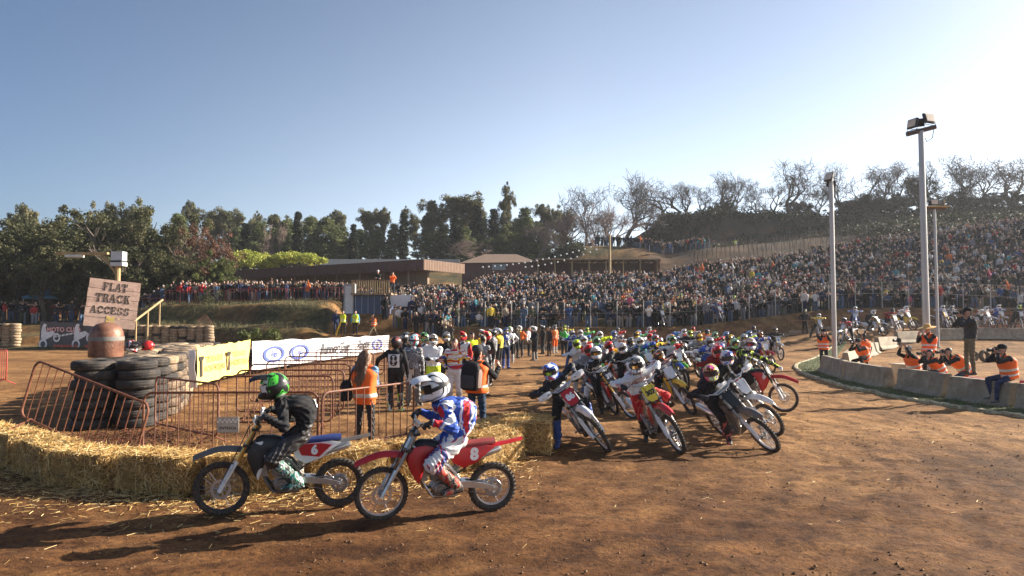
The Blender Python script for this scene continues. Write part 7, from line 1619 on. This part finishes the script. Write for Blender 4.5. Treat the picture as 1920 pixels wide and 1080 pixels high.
tag(MB().box((0, 0, .35), (.42, .38, .70)).box((0, -.195, .22), (.30, .02, .30)).box((0, -.195, .54), (.2, .02, .14)).build('loudspeaker', M_BLKP, smooth=False, loc=(at(722, 530, 50).x, 50.3, HZ + hz + .12)), 'black loudspeaker on the platform of the blue hut', 'loudspeaker')
person((at(708, 540, 50.3).x, 50.4, HZ + hz + .12), radians(-80), 'folded', mset(C_BLACK, C_BLACK), 'commentator in black standing on the platform of the blue hut', voxel=.022, detail=False, cap=('cap', mat('white_cap', (.7, .7, .7), .7)))
person((at(734, 540, 50.3).x, 50.7, HZ + hz + .02), radians(-70), 'phone', mset(cm('orange_jacket', (.80, .16, .04)), C_CHAR), 'person in an orange jacket on the deck right of the loudspeaker', voxel=.022, detail=False)
# ------------------------------------------------------------------ fence at the foot of the crowd
def fence(name, pts, dx, hgt, m, label, rails=(1.0,), rr=.02, pr=.032, tilt=0):
    t = empty(name, (pts[0][0], pts[0][1], 0), label=label, cat='fence'); o = t.location; P = [Vector((*p, 0)) for p in pts]; tot = [0]
    for a, b in zip(P, P[1:]): tot.append(tot[-1] + (b - a).length)
    def pt(s_):
        for i in range(len(P) - 1):
            if s_ <= tot[i + 1] + 1e-6: return P[i].lerp(P[i + 1], (s_ - tot[i]) / (tot[i + 1] - tot[i]))
        return P[-1]
    n_ = int(tot[-1] / dx); pm = MB().lathe([(pr, 0), (pr, hgt)], 6).mesh('post', m); tops = []
    for k in range(n_ + 1): p = pt(k * dx); z = H(p.x, p.y); inst('post', pm, t, (p.x - o.x, p.y - o.y, z)); tops.append(Vector((p.x - o.x, p.y - o.y, z)))
    for h in rails: MB().tube([p + Vector((0, 0, hgt * h)) for p in tops], rr, 4).build('rail', m, t)
M_FP = mat('pale_fence_post', (.46, .44, .40), .6)
fence('post_and_wire_fence', [(-3.9, 50.0), (18, 49.9), (30, 49.7), (44, 49.0)], 1.93, 1.9, M_FP, 'post and wire fence along the foot of the crowded hillside', rails=(.55, .98), rr=.007, pr=.030)
fence('pipe_railing', [(12.5, 57.5), (22, 57.3)], 2.4, 1.1, M_FP, 'pipe railing in the crowd right of the middle', rr=.022); fence('pipe_railing', [(-3.6, 56.0), (-1.4, 56.0)], 2.1, 1.1, M_FP, 'short pipe railing at the left end of the crowd', rr=.03)
for i, x in enumerate(np.arange(1.5, 31, 2.45)):
    barrier((x, 47.0 + .35 * sin(i)), (x + 2.3, 47.0 + .35 * sin(i + 1)), f'{onm[i]} of the far red-brown barriers behind the pack, counted from the left', nbars=10)
for i, x in enumerate(np.arange(31.5, 42, 2.45)): barrier((x, 47.7 + i * .05), (x + 2.3, 47.7 + i * .05), f'{onm[i]} red barrier behind the far straight at the right, counted from the left', nbars=10, red=True)
for i, x in enumerate(np.arange(-31, -14, 2.5)): barrier((x, 56.2), (x + 2.35, 56.2), f'{onm[i]} red barrier along the terrace before the long shed, counted from the left', nbars=8, red=True)
# low rubble kerb along the foot of the hillside
kb = MB(); 
for i, x in enumerate(np.arange(-3.5, 46, 1.25)):
    y_ = np.interp(x, [-4, 18, 30, 46], [48.5, 48.5, 48.5, 48.2]); r_ = random.Random(i); kb.box((x, y_, H(x, y_) + .12), (1.2, .30, .26 + .06 * r_.random()), rz=r_.uniform(-.05, .05))
tag(kb.build('sleeper_edging', mat('sun_dry_timber', (.42, .33, .22), .9, var=.3, bump=.4), smooth=False), 'line of old timber sleepers edging the foot of the crowded hillside', 'edging')
# far white wall, tent and things beneath the trees at the left
a_, b_ = at(600, 488, 101), at(862, 486, 101); mbw = MB()
mbw.box(((a_.x + b_.x) / 2, 101, (a_.z) - .6), (b_.x - a_.x, .3, 1.5)); tag(mbw.build('concrete_wall', mat('pale_wall', (.50, .47, .44), .9, dirt=.3), smooth=False), 'low pale concrete wall behind the long brown roof', 'wall')
tn = at(105, 560, 61); tz = H(tn.x, 61); tt = empty('gazebo_tent', (tn.x, 61, tz), (0, 0, .2), 'blue canopy tent in the shade of the trees behind the black and white banner', 'tent')
MB().loft([[Vector(p) for p in ((-2, -1.5, 2.2), (2, -1.5, 2.2), (2, 1.5, 2.2), (-2, 1.5, 2.2))], [Vector(p) for p in ((-.1, -.1, 3.0), (.1, -.1, 3.0), (.1, .1, 3.0), (-.1, .1, 3.0))]]).box((0, 0, 2.1), (4, 3, .2)).build('canopy', mat('blue_canopy', (.05, .20, .34), .6), tt, smooth=False)
for sx_ in (-1, 1):
    for sy_ in (-1, 1): MB().tube([(sx_ * 1.95, sy_ * 1.45, 0), (sx_ * 1.95, sy_ * 1.45, 2.1)], .03, 6).build('leg', M_FP, tt)
p = at(122, 590, 57); vz = H(p.x, 57); van = empty('red_cart', (p.x, 57, vz), label='red equipment cart under the blue canopy', cat='cart')
MB().box((0, 0, .75), (1.5, .8, .35)).build('tray', M_RED, van, smooth=False); MB().tube([(-.75, -.4, 1.1), (.75, -.4, 1.1)], .03, 5).tube([(-.75, -.4, .9), (-.75, -.4, 1.1)], .03, 5).tube([(.75, -.4, .9), (.75, -.4, 1.1)], .03, 5).build('handle', M_FP, van)
for sx_ in (-.5, .5): inst('wheel', TY_DARK, van, (sx_, -.42, .31), (pi / 2, 0, 0))
p1, p2 = at(248, 605, 44.8), at(305, 562, 47.5); hr_ = empty('wooden_handrail', (p1.x, p1.y, p1.z), label='rough wooden handrail climbing the bank right of the access sign', cat='handrail'); o = hr_.location
MB().tube([Vector((0, 0, 0)), p2 - o], .075, 8).build('rail', M_POST, hr_)
for u in (.12, .5, .9): c = Vector((0, 0, 0)).lerp(p2 - o, u); gz = H(c.x + o.x, c.y + o.y) - o.z; MB().tube([(c.x, c.y, min(gz, c.z - .6)), (c.x, c.y, c.z)], .06, 7).build('post', M_POST, hr_)
# helmets resting on the tyre wall
def loose_helmet(px_, py_, d_, m, pk, rot, label):
    p = at(px_, py_, d_); t = inst('helmet', HM[0], None, tuple(p), rot, mats=[m]); tag(t, label, 'helmet'); inst('peak', HM[1], t, mats=[pk]); inst('lens', HM[3], t, mats=[M_BLKP]); inst('goggles', HM[2], t)
zt7 = H(-9, 17) + 1.36 + .11
p = at(248, 652, 16.6); loose_helmet(246, 650, 16.9, G('helmet_white_red', [WH, WH, RD, BK, WH], 5, 2.9, .3, .1), M_BLKP, (0, .35, radians(-20)), 'white and red helmet resting on the tyre wall right of the rusty dome')
loose_helmet(277, 650, 18.2, G('helmet_red_black', [RD, BK, (.8, .12, .04), RD], 5, 3.9, .3, .1), M_BLKP, (0, .3, radians(-160)), 'red and black helmet resting on the tyre wall farther right')
# ================================================================== trees
def leafmat(name, c, c2=None, tr=.25):
    m, nt, b = base_mat(name); n = noise(nt, .55, 4, .7); c2 = c2 or tuple(k * 1.9 for k in c)
    r = ramp(nt, n.outputs[0], [(.32, tuple(k * .6 for k in c)), (.5, c), (.68, c2)]); nt.links.new(r.outputs[0], b.inputs['Base Color']); b.inputs['Roughness'].default_value = .65; b.inputs['Specular IOR Level'].default_value = .25
    t = nt.nodes.new('ShaderNodeBsdfTranslucent'); nt.links.new(r.outputs[0], t.inputs[0]); mx = nt.nodes.new('ShaderNodeMixShader'); mx.inputs[0].default_value = tr
    nt.links.new(b.outputs[0], mx.inputs[1]); nt.links.new(t.outputs[0], mx.inputs[2]); nt.links.new(mx.outputs[0], nt.nodes['Material Output'].inputs[0]); return m
M_BARK = mat('bark', (.13, .10, .075), .9, var=.3, bump=.5, scale=3); M_BARKP = mat('pale_bark', (.30, .25, .20), .85, var=.3, bump=.4, scale=2); M_TWIG = mat('bare_twigs', (.12, .095, .08), .9); M_TWIGP = mat('pinkish_twigs', (.22, .155, .125), .9)
LF = dict(oak=leafmat('evergreen_oak_leaves', (.060, .064, .026), (.16, .145, .065)), euc=leafmat('eucalyptus_leaves', (.12, .125, .06), (.28, .23, .12)), pine=leafmat('pine_needles', (.12, .145, .05), (.24, .24, .10)), umb=leafmat('umbrella_pine_needles', (.34, .37, .06), (.60, .56, .14)), cyp=leafmat('cypress_leaves', (.018, .028, .014), (.04, .05, .022)), red=leafmat('reddish_dry_leaves', (.15, .075, .045), (.27, .15, .10)), dark=leafmat('dark_scrub_leaves', (.03, .036, .018), (.07, .07, .032)), olive=leafmat('olive_green_leaves', (.10, .12, .035), (.20, .21, .07)), scrub=leafmat('scrub_leaves', (.075, .072, .038), (.17, .14, .08)))
def leaves(clumps, per, size, rg, flat=.0):
    """clumps: (x,y,z,r) -> quads scattered through every clump, denser near its skin"""
    C = np.array(clumps); n = len(C) * per; idx = np.repeat(np.arange(len(C)), per); D = rg.normal(size=(n, 3)); D /= np.linalg.norm(D, axis=1)[:, None]; rr = (rg.random(n) ** .45)[:, None]
    P = C[idx, :3] + D * rr * C[idx, 3:4] * (1, 1, 1 - flat); A = rg.normal(size=(n, 3)); A /= np.linalg.norm(A, axis=1)[:, None]; B = np.cross(A, D + rg.normal(size=(n, 3)) * .6); B /= np.linalg.norm(B, axis=1)[:, None] + 1e-9
    s = size * (.5 + rg.random(n))[:, None]; A = A * s; B = B * s * .55
    V = np.stack([P - A, P - B, P + A, P + B], 1).reshape(-1, 3); return V, np.arange(4 * n).reshape(n, 4)
def branches(mb, p, d, l, r, depth, rng, spread=.55, up=.15, split=(2, 3), tips=None, n=5, curve=.12, shrink=.74):
    k = 3; pts = [p]; q = p.copy(); dd = d.copy()
    for i in range(k): dd = (dd + Vector((rng.gauss(0, curve), rng.gauss(0, curve), rng.gauss(0, curve) + up * .3))).normalized(); q = q + dd * l / k; pts.append(q.copy())
    r1 = r * .70; mb.tube(pts, [r, r * .9, r * .78, r1], max(3, n), caps=False)
    if depth == 0:
        if tips is not None: tips.append(q)
        return
    for i in range(rng.choice(split)):
        ax = dd.orthogonal().normalized(); ax.rotate(Quaternion(dd, rng.uniform(0, 6.28))); nd = dd.copy(); nd.rotate(Quaternion(ax, rng.uniform(spread * .5, spread * 1.3))); nd = (nd + Vector((0, 0, up))).normalized()
        branches(mb, q, nd, l * shrink * rng.uniform(.8, 1.15), r1 * rng.uniform(.72, .95), depth - 1, rng, spread, up, split, tips, n - 1, curve, shrink)
    if depth > 1 and rng.random() < .7:
        nd = dd.copy(); nd.rotate(Quaternion(dd.orthogonal().normalized(), rng.uniform(-1, 1))); branches(mb, pts[2], nd, l * .6, r1 * .6, depth - 2, rng, spread, up, split, tips, n - 2, curve, shrink)
def clumps_in(fn, n, rlo, rhi, rg):
    out = []
    while len(out) < n:
        p = fn(rg)
        if p is not None: out.append((*p, rg.uniform(rlo, rhi)))
    return out
TREES = {}
def tree_meshes(kind, v):
    key = (kind, v)
    if key in TREES: return TREES[key]
    rg = np.random.default_rng(hash_i(kind) + v * 7); rn = random.Random(hash_i(kind) + v); mb = MB()
    if kind in ('oak', 'red', 'olive', 'dark'):       # broad crown, about 9 m wide, 9 m high
        tips = []; branches(mb, Vector((0, 0, -.3)), Vector((.05, 0, 1)), 2.6, .32, 4, rn, .6, .12, (2, 3), tips, 7, .1, .78)
        lobes = [(rg.uniform(-3.0, 3.0), rg.uniform(-2.6, 2.6), rg.uniform(3.2, 7.0), rg.uniform(1.3, 2.2)) for _ in range(13)] + [(0, 0, 5, 3.0)]; cl = []
        for (x, y, z, r) in lobes:
            for _ in range(11): d = rg.normal(size=3); d /= np.linalg.norm(d); cl.append((x + d[0] * r, y + d[1] * r, max(1.5, z + d[2] * r * .85), rg.uniform(.35, .8)))
        V_, F_ = leaves(cl, 165 if kind != 'red' else 90, .105, rg); h = 9.0
    elif kind == 'euc':                          # tall, clumps held apart, 12 m
        tips = []; branches(mb, Vector((0, 0, -.3)), Vector((.03, .02, 1)), 3.8, .22, 4, rn, .38, .25, (2, 2, 3), tips, 6, .10, .72); cl = []
        top = max(t.z for t in tips); W_ = (1.0, 1.4, .8, 1.8)[v % 4]
        for t in tips: cl += [(t.x * W_ + rg.normal() * .45, t.y * W_ + rg.normal() * .45, t.z + rg.normal() * .5, rg.uniform(.35, .85)) for _ in range(3)]
        for _ in range(46 + 16 * (v % 2)): t = rn.choice(tips); cl.append((t.x * W_ * rn.uniform(.3, 1.1), t.y * W_ * rn.uniform(.3, 1.1), t.z * rn.uniform(.50, .98), rg.uniform(.35, .85)))
        V_, F_ = leaves(cl, 120, .125, rg, .15); h = max(c[2] + c[3] for c in cl)
    elif kind == 'pine':                         # fluffy cone, 9 m
        mb.tube([(0, 0, -.3), (.05, 0, 4), (0, .05, 8.5)], [.2, .15, .04], 6); cl = []
        for z in np.arange(1.2, 8.9, .38):
            R_ = 2.6 * (1 - z / 9.6) ** .75 * (.85 + .3 * rg.random())
            for _ in range(int(4 + R_ * 4)): a = rg.random() * 6.28; q = R_ * rg.random() ** .5; cl.append((q * cos(a), q * sin(a), z + rg.normal() * .15, rg.uniform(.35, .65)))
        V_, F_ = leaves(cl, 100, .11, rg, .2); h = 9.2
    elif kind == 'umb':                          # umbrella pine: a flattened dome on bare trunk, 7 m wide, 4.5 m high
        tips = []; branches(mb, Vector((0, 0, -.3)), Vector((0, 0, 1)), 1.5, .25, 3, rn, .8, .05, (3,), tips, 6); cl = []
        for _ in range(150): a = rg.random() * 6.28; q = rg.random() ** .55 * 3.3; z = 2.6 + 1.9 * sqrt(max(0, 1 - (q / 3.5) ** 2)) * (.55 + .45 * rg.random() ** .4) + rg.normal() * .08; cl.append((q * cos(a), q * sin(a), z, rg.uniform(.3, .6)))
        V_, F_ = leaves(cl, 85, .10, rg, .2); h = 4.8
    elif kind == 'cyp':                          # cypress, 9 m
        mb.tube([(0, 0, -.3), (0, 0, 8)], [.15, .04], 6); cl = []
        for z in np.arange(.4, 9, .22):
            R_ = .62 * sin(pi * min(1, (z + .6) / 9.8)) ** .55 * (1 - max(0, z - 6) * .16)
            for _ in range(4): a = rg.random() * 6.28; cl.append((R_ * .6 * cos(a), R_ * .6 * sin(a), z, rg.uniform(.22, .36)))
        V_, F_ = leaves(cl, 42, .11, rg); h = 9.3
    elif kind in ('bare', 'barep'):
        tips = []; branches(mb, Vector((0, 0, -.3)), Vector((.04, .03, 1)), 2.3, .30, 6, rn, .72, .10, (2, 2, 3), tips, 6, .16, .77); h = max(t.z for t in tips); V_ = None
        for t in tips[:1400]:
            for _ in range(2): d = Vector((rn.gauss(0, 1), rn.gauss(0, 1), rn.gauss(.4, 1))).normalized() * rn.uniform(.5, 1.1); mb.tube([t, t + d * .5 + Vector((0, 0, .05)), t + d], [.022, .017, .010], 3, caps=False)
    tr = mb.mesh('trunk', {'euc': M_BARKP, 'bare': M_TWIG, 'barep': M_TWIGP}.get(kind, M_BARK), smooth=False); cr = None
    if V_ is not None: cr = np_mesh('crown', V_, F_, LF[kind])
    me_ = cr or tr; a_ = np.zeros(len(me_.vertices) * 3, dtype=np.float32); me_.vertices.foreach_get('co', a_); a_ = np.hypot(a_[0::3], a_[1::3]); WD[(kind, v)] = 2 * float(np.percentile(a_, 93)); h = max(h, 1)
    TREES[key] = (tr, cr, h); return TREES[key]
def hash_i(s): return int(hashlib.md5(s.encode()).hexdigest()[:6], 16) % 10000
NM = dict(oak='evergreen_oak', red='reddish_tree', olive='olive_green_tree', dark='dark_evergreen_tree', euc='eucalyptus_tree', pine='pine_tree', umb='umbrella_pine', cyp='cypress_tree', bare='bare_tree', barep='bare_tree')
NL = dict(oak='broad dark evergreen oak', red='reddish dry-leaved tree', olive='olive green rounded tree', dark='dark dense evergreen', euc='tall airy eucalyptus', pine='fluffy pale green pine', umb='bright green umbrella pine', cyp='slim dark cypress', bare='leafless grey tree', barep='leafless pinkish tree'); WD = dict(oak=9.0, red=9.0, olive=9.0, dark=9.0, euc=6.0, pine=5.2, umb=7.2, cyp=1.4, bare=8.0, barep=8.0)
def spot_name(px_):
    for a, s_ in ((30, 'at the far left edge'), (110, 'above the far left tyre wall'), (165, 'left of the flat track access sign'), (260, 'above the flat track access sign'), (340, 'right of the lamp post'), (440, 'left of the long brown roof'), (530, 'above the left end of the long brown roof'), (600, 'above the left third of the long brown roof'), (660, 'above the middle of the long brown roof'), (730, 'above the hut platform'), (800, 'above the right corner of the long brown roof'), (870, 'above the lit end of the long brown roof'), (940, 'above the brown cabin'), (1010, 'above the cabin edge'), (1100, 'left of the mound'), (1200, 'above the spectators on the mound'), (1300, 'at the left end of the embankment'), (1400, 'on the left half of the embankment'), (1470, 'in the middle of the embankment'), (1545, 'left of the left floodlight pole'), (1620, 'right of the left floodlight pole'), (1700, 'between the floodlight poles'), (1770, 'behind the tallest floodlight pole'), (1850, 'right of the tallest floodlight pole')):
        if px_ < a: return s_
    return 'near the right edge'
cnt_t = {}
def plant(kind, px_, ytop, wpx, d, v, ybase=None):
    tr, cr, h = tree_meshes(kind, v); p = at(px_, ytop, d); zb = float(terrain(p.x, p.y)) if ybase is None else at(px_, ybase, d).z
    sz = (p.z - zb) / h; sx_ = wpx / 1280 * d / WD[(kind, v)] * (1.25 if kind[:4] == 'bare' else 1.0); sx_ = min(max(sx_, sz * .45), sz * 1.9)
    base = f'{NL[kind]} {spot_name(px_)}'; cnt_t[base] = cnt_t.get(base, 0) + 1
    if cnt_t[base] > 1: base += ', ' + ('second', 'third', 'fourth', 'fifth', 'sixth')[min(4, cnt_t[base] - 2)] + ' there'
    t = empty(NM[kind], (p.x, p.y, zb), (0, 0, (px_ * 1.7) % 6.28), base, 'tree', 'trees behind the track'); t.scale = (sx_, sx_, sz); inst('trunk', tr, t)
    if cr: inst('crown', cr, t)
    return t
T_ = [('pine', 448, 425, 55, 118, 1), ('pine', 515, 428, 60, 120, 0), ('pine', 640, 425, 60, 116, 0), ('pine', 676, 430, 50, 114, 1), ('pine', 708, 432, 55, 116, 0), ('pine', 800, 425, 60, 114, 1), ('pine', 832, 420, 55, 116, 0), ('pine', 950, 420, 60, 112, 1), ('pine', 968, 410, 50, 120, 0), ('euc', 905, 385, 50, 124, 2), ('pine', 1008, 415, 55, 118, 1), ('euc', 600, 402, 45, 126, 0), ('bare', 1265, 350, 80, 120, 1), ('bare', 1455, 345, 70, 121, 0), ('bare', 1690, 320, 90, 120, 1), ('oak', 330, 480, 110, 59, 2), ('oak', 290, 470, 110, 63, 1), ('oak', -10, 455, 200, 68, 1), ('oak', 60, 465, 190, 70, 0), ('oak', 140, 460, 190, 69, 2), ('oak', 225, 462, 170, 70, 1), ('oak', 300, 468, 130, 68, 0), ('oak', -40, 395, 200, 64, 0), ('euc', 38, 372, 100, 74, 0), ('oak', 30, 420, 190, 60, 1), ('oak', 105, 388, 200, 66, 2), ('oak', 165, 395, 200, 60, 0), ('euc', 200, 371, 45, 76, 1), ('oak', 225, 392, 190, 67, 1), ('euc', 253, 371, 60, 78, 2), ('oak', 285, 392, 180, 64, 2), ('euc', 290, 388, 60, 80, 3), ('oak', 320, 440, 120, 60, 0), ('red', 372, 425, 130, 62, 0), ('olive', 405, 468, 80, 60, 1), ('oak', 250, 450, 160, 58, 1), ('oak', 90, 450, 160, 57, 2), ('pine', 335, 400, 60, 92, 1),
      ('euc', 375, 374, 50, 120, 0), ('euc', 405, 392, 50, 124, 1), ('euc', 428, 384, 60, 122, 2), ('euc', 466, 391, 56, 120, 3), ('cyp', 461, 418, 22, 112, 0), ('pine', 487, 416, 70, 112, 0), ('euc', 530, 398, 65, 124, 1), ('pine', 537, 412, 60, 114, 1), ('cyp', 559, 396, 20, 106, 1), ('pine', 582, 408, 60, 116, 0), ('pine', 613, 408, 85, 112, 1), ('barep', 520, 425, 60, 110, 1), ('euc', 648, 390, 56, 122, 0), ('cyp', 663, 420, 20, 104, 0), ('euc', 690, 386, 44, 120, 2), ('euc', 723, 389, 46, 121, 0), ('pine', 740, 420, 45, 118, 0), ('cyp', 757, 397, 19, 104, 1), ('euc', 785, 386, 60, 122, 3), ('euc', 815, 372, 50, 120, 1), ('euc', 852, 356, 85, 118, 2), ('cyp', 856, 400, 26, 108, 0), ('pine', 870, 425, 50, 108, 1), ('cyp', 893, 384, 34, 116, 1), ('pine', 905, 410, 55, 116, 0), ('cyp', 926, 391, 30, 116, 0), ('euc', 952, 344, 62, 118, 3), ('pine', 985, 390, 55, 114, 0), ('euc', 1025, 378, 46, 120, 1), ('euc', 1048, 386, 50, 122, 2), ('umb', 468, 470, 105, 88, 0), ('umb', 552, 472, 115, 90, 1),
      ('barep', 880, 450, 80, 100, 0), ('barep', 1005, 430, 70, 108, 1), ('barep', 1045, 410, 90, 112, 2), ('bare', 1088, 358, 85, 112, 0), ('barep', 1070, 395, 90, 108, 0), ('barep', 1122, 385, 90, 110, 1), ('barep', 1150, 400, 80, 106, 2), ('bare', 1182, 335, 100, 116, 1), ('bare', 1242, 338, 110, 118, 2), ('barep', 1215, 385, 70, 116, 0), ('bare', 1290, 345, 60, 122, 0), ('bare', 1312, 352, 50, 122, 1), ('bare', 1348, 318, 85, 122, 2), ('dark', 1352, 368, 50, 120, 0), ('bare', 1385, 335, 65, 122, 0), ('bare', 1417, 344, 40, 122, 1), ('bare', 1488, 308, 100, 120, 1), ('dark', 1500, 372, 60, 122, 1), ('bare', 1575, 310, 75, 122, 2), ('bare', 1540, 350, 70, 120, 0), ('dark', 1600, 370, 100, 120, 2), ('bare', 1643, 310, 120, 120, 0), ('dark', 1648, 350, 110, 118, 0), ('dark', 1690, 370, 90, 116, 1), ('dark', 1722, 322, 60, 118, 2), ('bare', 1725, 305, 60, 122, 1), ('bare', 1795, 284, 130, 118, 2), ('dark', 1790, 355, 120, 116, 0), ('dark', 1842, 365, 110, 116, 1), ('bare', 1858, 310, 90, 120, 0), ('bare', 1905, 298, 110, 118, 1), ('dark', 1900, 355, 120, 115, 2), ('bare', 1950, 300, 110, 118, 2), ('dark', 1960, 350, 120, 116, 0), ('euc', 1820, 420, 60, 112, 3)]
EB = {'dark'}
for k, yt, px in []: pass
for kind, px_, yt, wp_, d_, v in T_: plant(kind, px_, yt, wp_, d_, v)
# scrub on the banks (uncountable): clumps of leaves hugging the slopes
rg = np.random.default_rng(31)
def scrub(name, n, fx, fy, rlo, rhi, m, label, per=60, size=.12, thr=.42):
    cl = []
    while len(cl) < n:
        x, y = fx(rg), fy(rg)
        if float(vnoise(np.float64(x * .3), np.float64(y * .5))) < thr: continue
        r = rg.uniform(rlo, rhi); cl.append((x, y, float(terrain(x, y)) + r * .4, r))
    V_, F_ = leaves(cl, per, size, rg, .2); tag(inst(name, np_mesh(name, V_, F_, m)), label, 'scrub', kind='stuff')
scrub('scrub', 1500, lambda r: r.uniform(19, 100), lambda r: r.uniform(107, 119), .6, 1.5, LF['dark'], 'dark scrub covering the far embankment', 55, .2, .25)
scrub('scrub', 600, lambda r: r.uniform(20, 95), lambda r: r.uniform(106, 117), .4, 1.0, LF['scrub'], 'paler olive and brown scrub on the foot of the far embankment', 45, .17, .5)
scrub('scrub', 260, lambda r: r.uniform(-70, 12), lambda r: r.uniform(102, 118), .4, 1.0, LF['scrub'], 'brushwood beneath the far tree row', 50, .17, .4)
scrub('scrub', 120, lambda r: r.uniform(-2, 10), lambda r: r.uniform(92, 100), .4, .9, LF['dark'], 'bushes on the left side of the mound', 60, .15, .3)
rgk = np.random.default_rng(2)
def bank_pt(r_):
    x = r_.uniform(-32, -13.2); y = r_.uniform(45.6, 57)
    return (x, y) if vnoise(np.float64(x * .9), np.float64(y * 1.4)) > .42 else None
scatter('grass', 16000, bank_pt, [mat('bank_grass_dark', (.05, .06, .02), .8), mat('bank_grass_dry', (.30, .25, .11), .8)], 21, lambda r_, p: tuft(r_, p, .26), 'rough grass on the bank left of the hut', 'grass')
def hill_pt(r_): return (r_.uniform(-4, 55), r_.uniform(50.6, 64) if r_.random() < .7 else r_.uniform(80, 104))
scatter('grass', 9000, hill_pt, [mat('bank_grass_dark', (.05, .06, .02), .8), mat('bank_grass_dry', (.30, .25, .11), .8)], 22, lambda r_, p: tuft(r_, p, .3), 'rough grass between the spectators on the hillside', 'grass')
for i, (px_, py_, d_, r0) in enumerate(((462, 640, 40, .42), (480, 634, 42, .55), (512, 636, 42, .5), (388, 575, 54, .8), (1182, 545, 54, .4))):
    p = at(px_, py_, d_); z = H(p.x, p.y); V_, F_ = leaves([(rgk.normal() * r0 * .5, rgk.normal() * r0 * .5, r0 * .6 + .8 * (py_ > 600) + rgk.normal() * r0 * .3, r0 * .5) for _ in range(9)], 70, .07, rgk)
    tag(inst('shrub', np_mesh('shrub', V_, F_, LF['olive'] if i < 3 else LF['oak']), None, (p.x, p.y, z)), ['small shrub behind the yellow banner, left', 'yellow-green shrub behind the post of the white banner', 'low shrub behind the white banner', 'round shrub on top of the bank by the terrace', 'shrub at the foot of the crowded hillside'][i], 'shrub')
scrub('scrub', 700, lambda r: r.uniform(46, 100), lambda r: r.uniform(85, 107), .5, 1.2, LF['dark'], 'dark undergrowth between the crowd and the right-hand trees', 50, .17, .2)
scrub('scrub', 160, lambda r: r.uniform(20, 48), lambda r: r.uniform(96, 107), .3, .7, LF['scrub'], 'low brush along the foot of the brown field', 50, .13, .4)
# stakes of the field below the embankment
mb = MB(); r_ = random.Random(9)
for y in np.arange(88, 104, 1.9):
    for x in np.arange(24, 48, .6):
        if r_.random() < .85: z = float(terrain(x, y)); mb.box((x + r_.uniform(-.1, .1), y, z + .55), (.05, .05, 1.1))
tag(mb.build('vine_stakes', mat('grey_brown_stakes', (.16, .12, .09), .9), smooth=False), 'rows of thin stakes on the brown field below the embankment', 'stakes', kind='stuff')
# ================================================================== dusty air
HAZE = 0.00035
m = bpy.data.materials.new('haze'); m.use_nodes = True; nt = m.node_tree; nt.nodes.clear()
pv = nt.nodes.new('ShaderNodeVolumePrincipled'); pv.inputs['Color'].default_value = (.86, .89, .95, 1); pv.inputs['Density'].default_value = HAZE; pv.inputs['Anisotropy'].default_value = .3
ou = nt.nodes.new('ShaderNodeOutputMaterial'); nt.links.new(pv.outputs[0], ou.inputs[1])
hz_ = MB().box((0, 850, 17), (3400, 2800, 48)).build('haze', m, smooth=False); tag(hz_, kind='stuff')
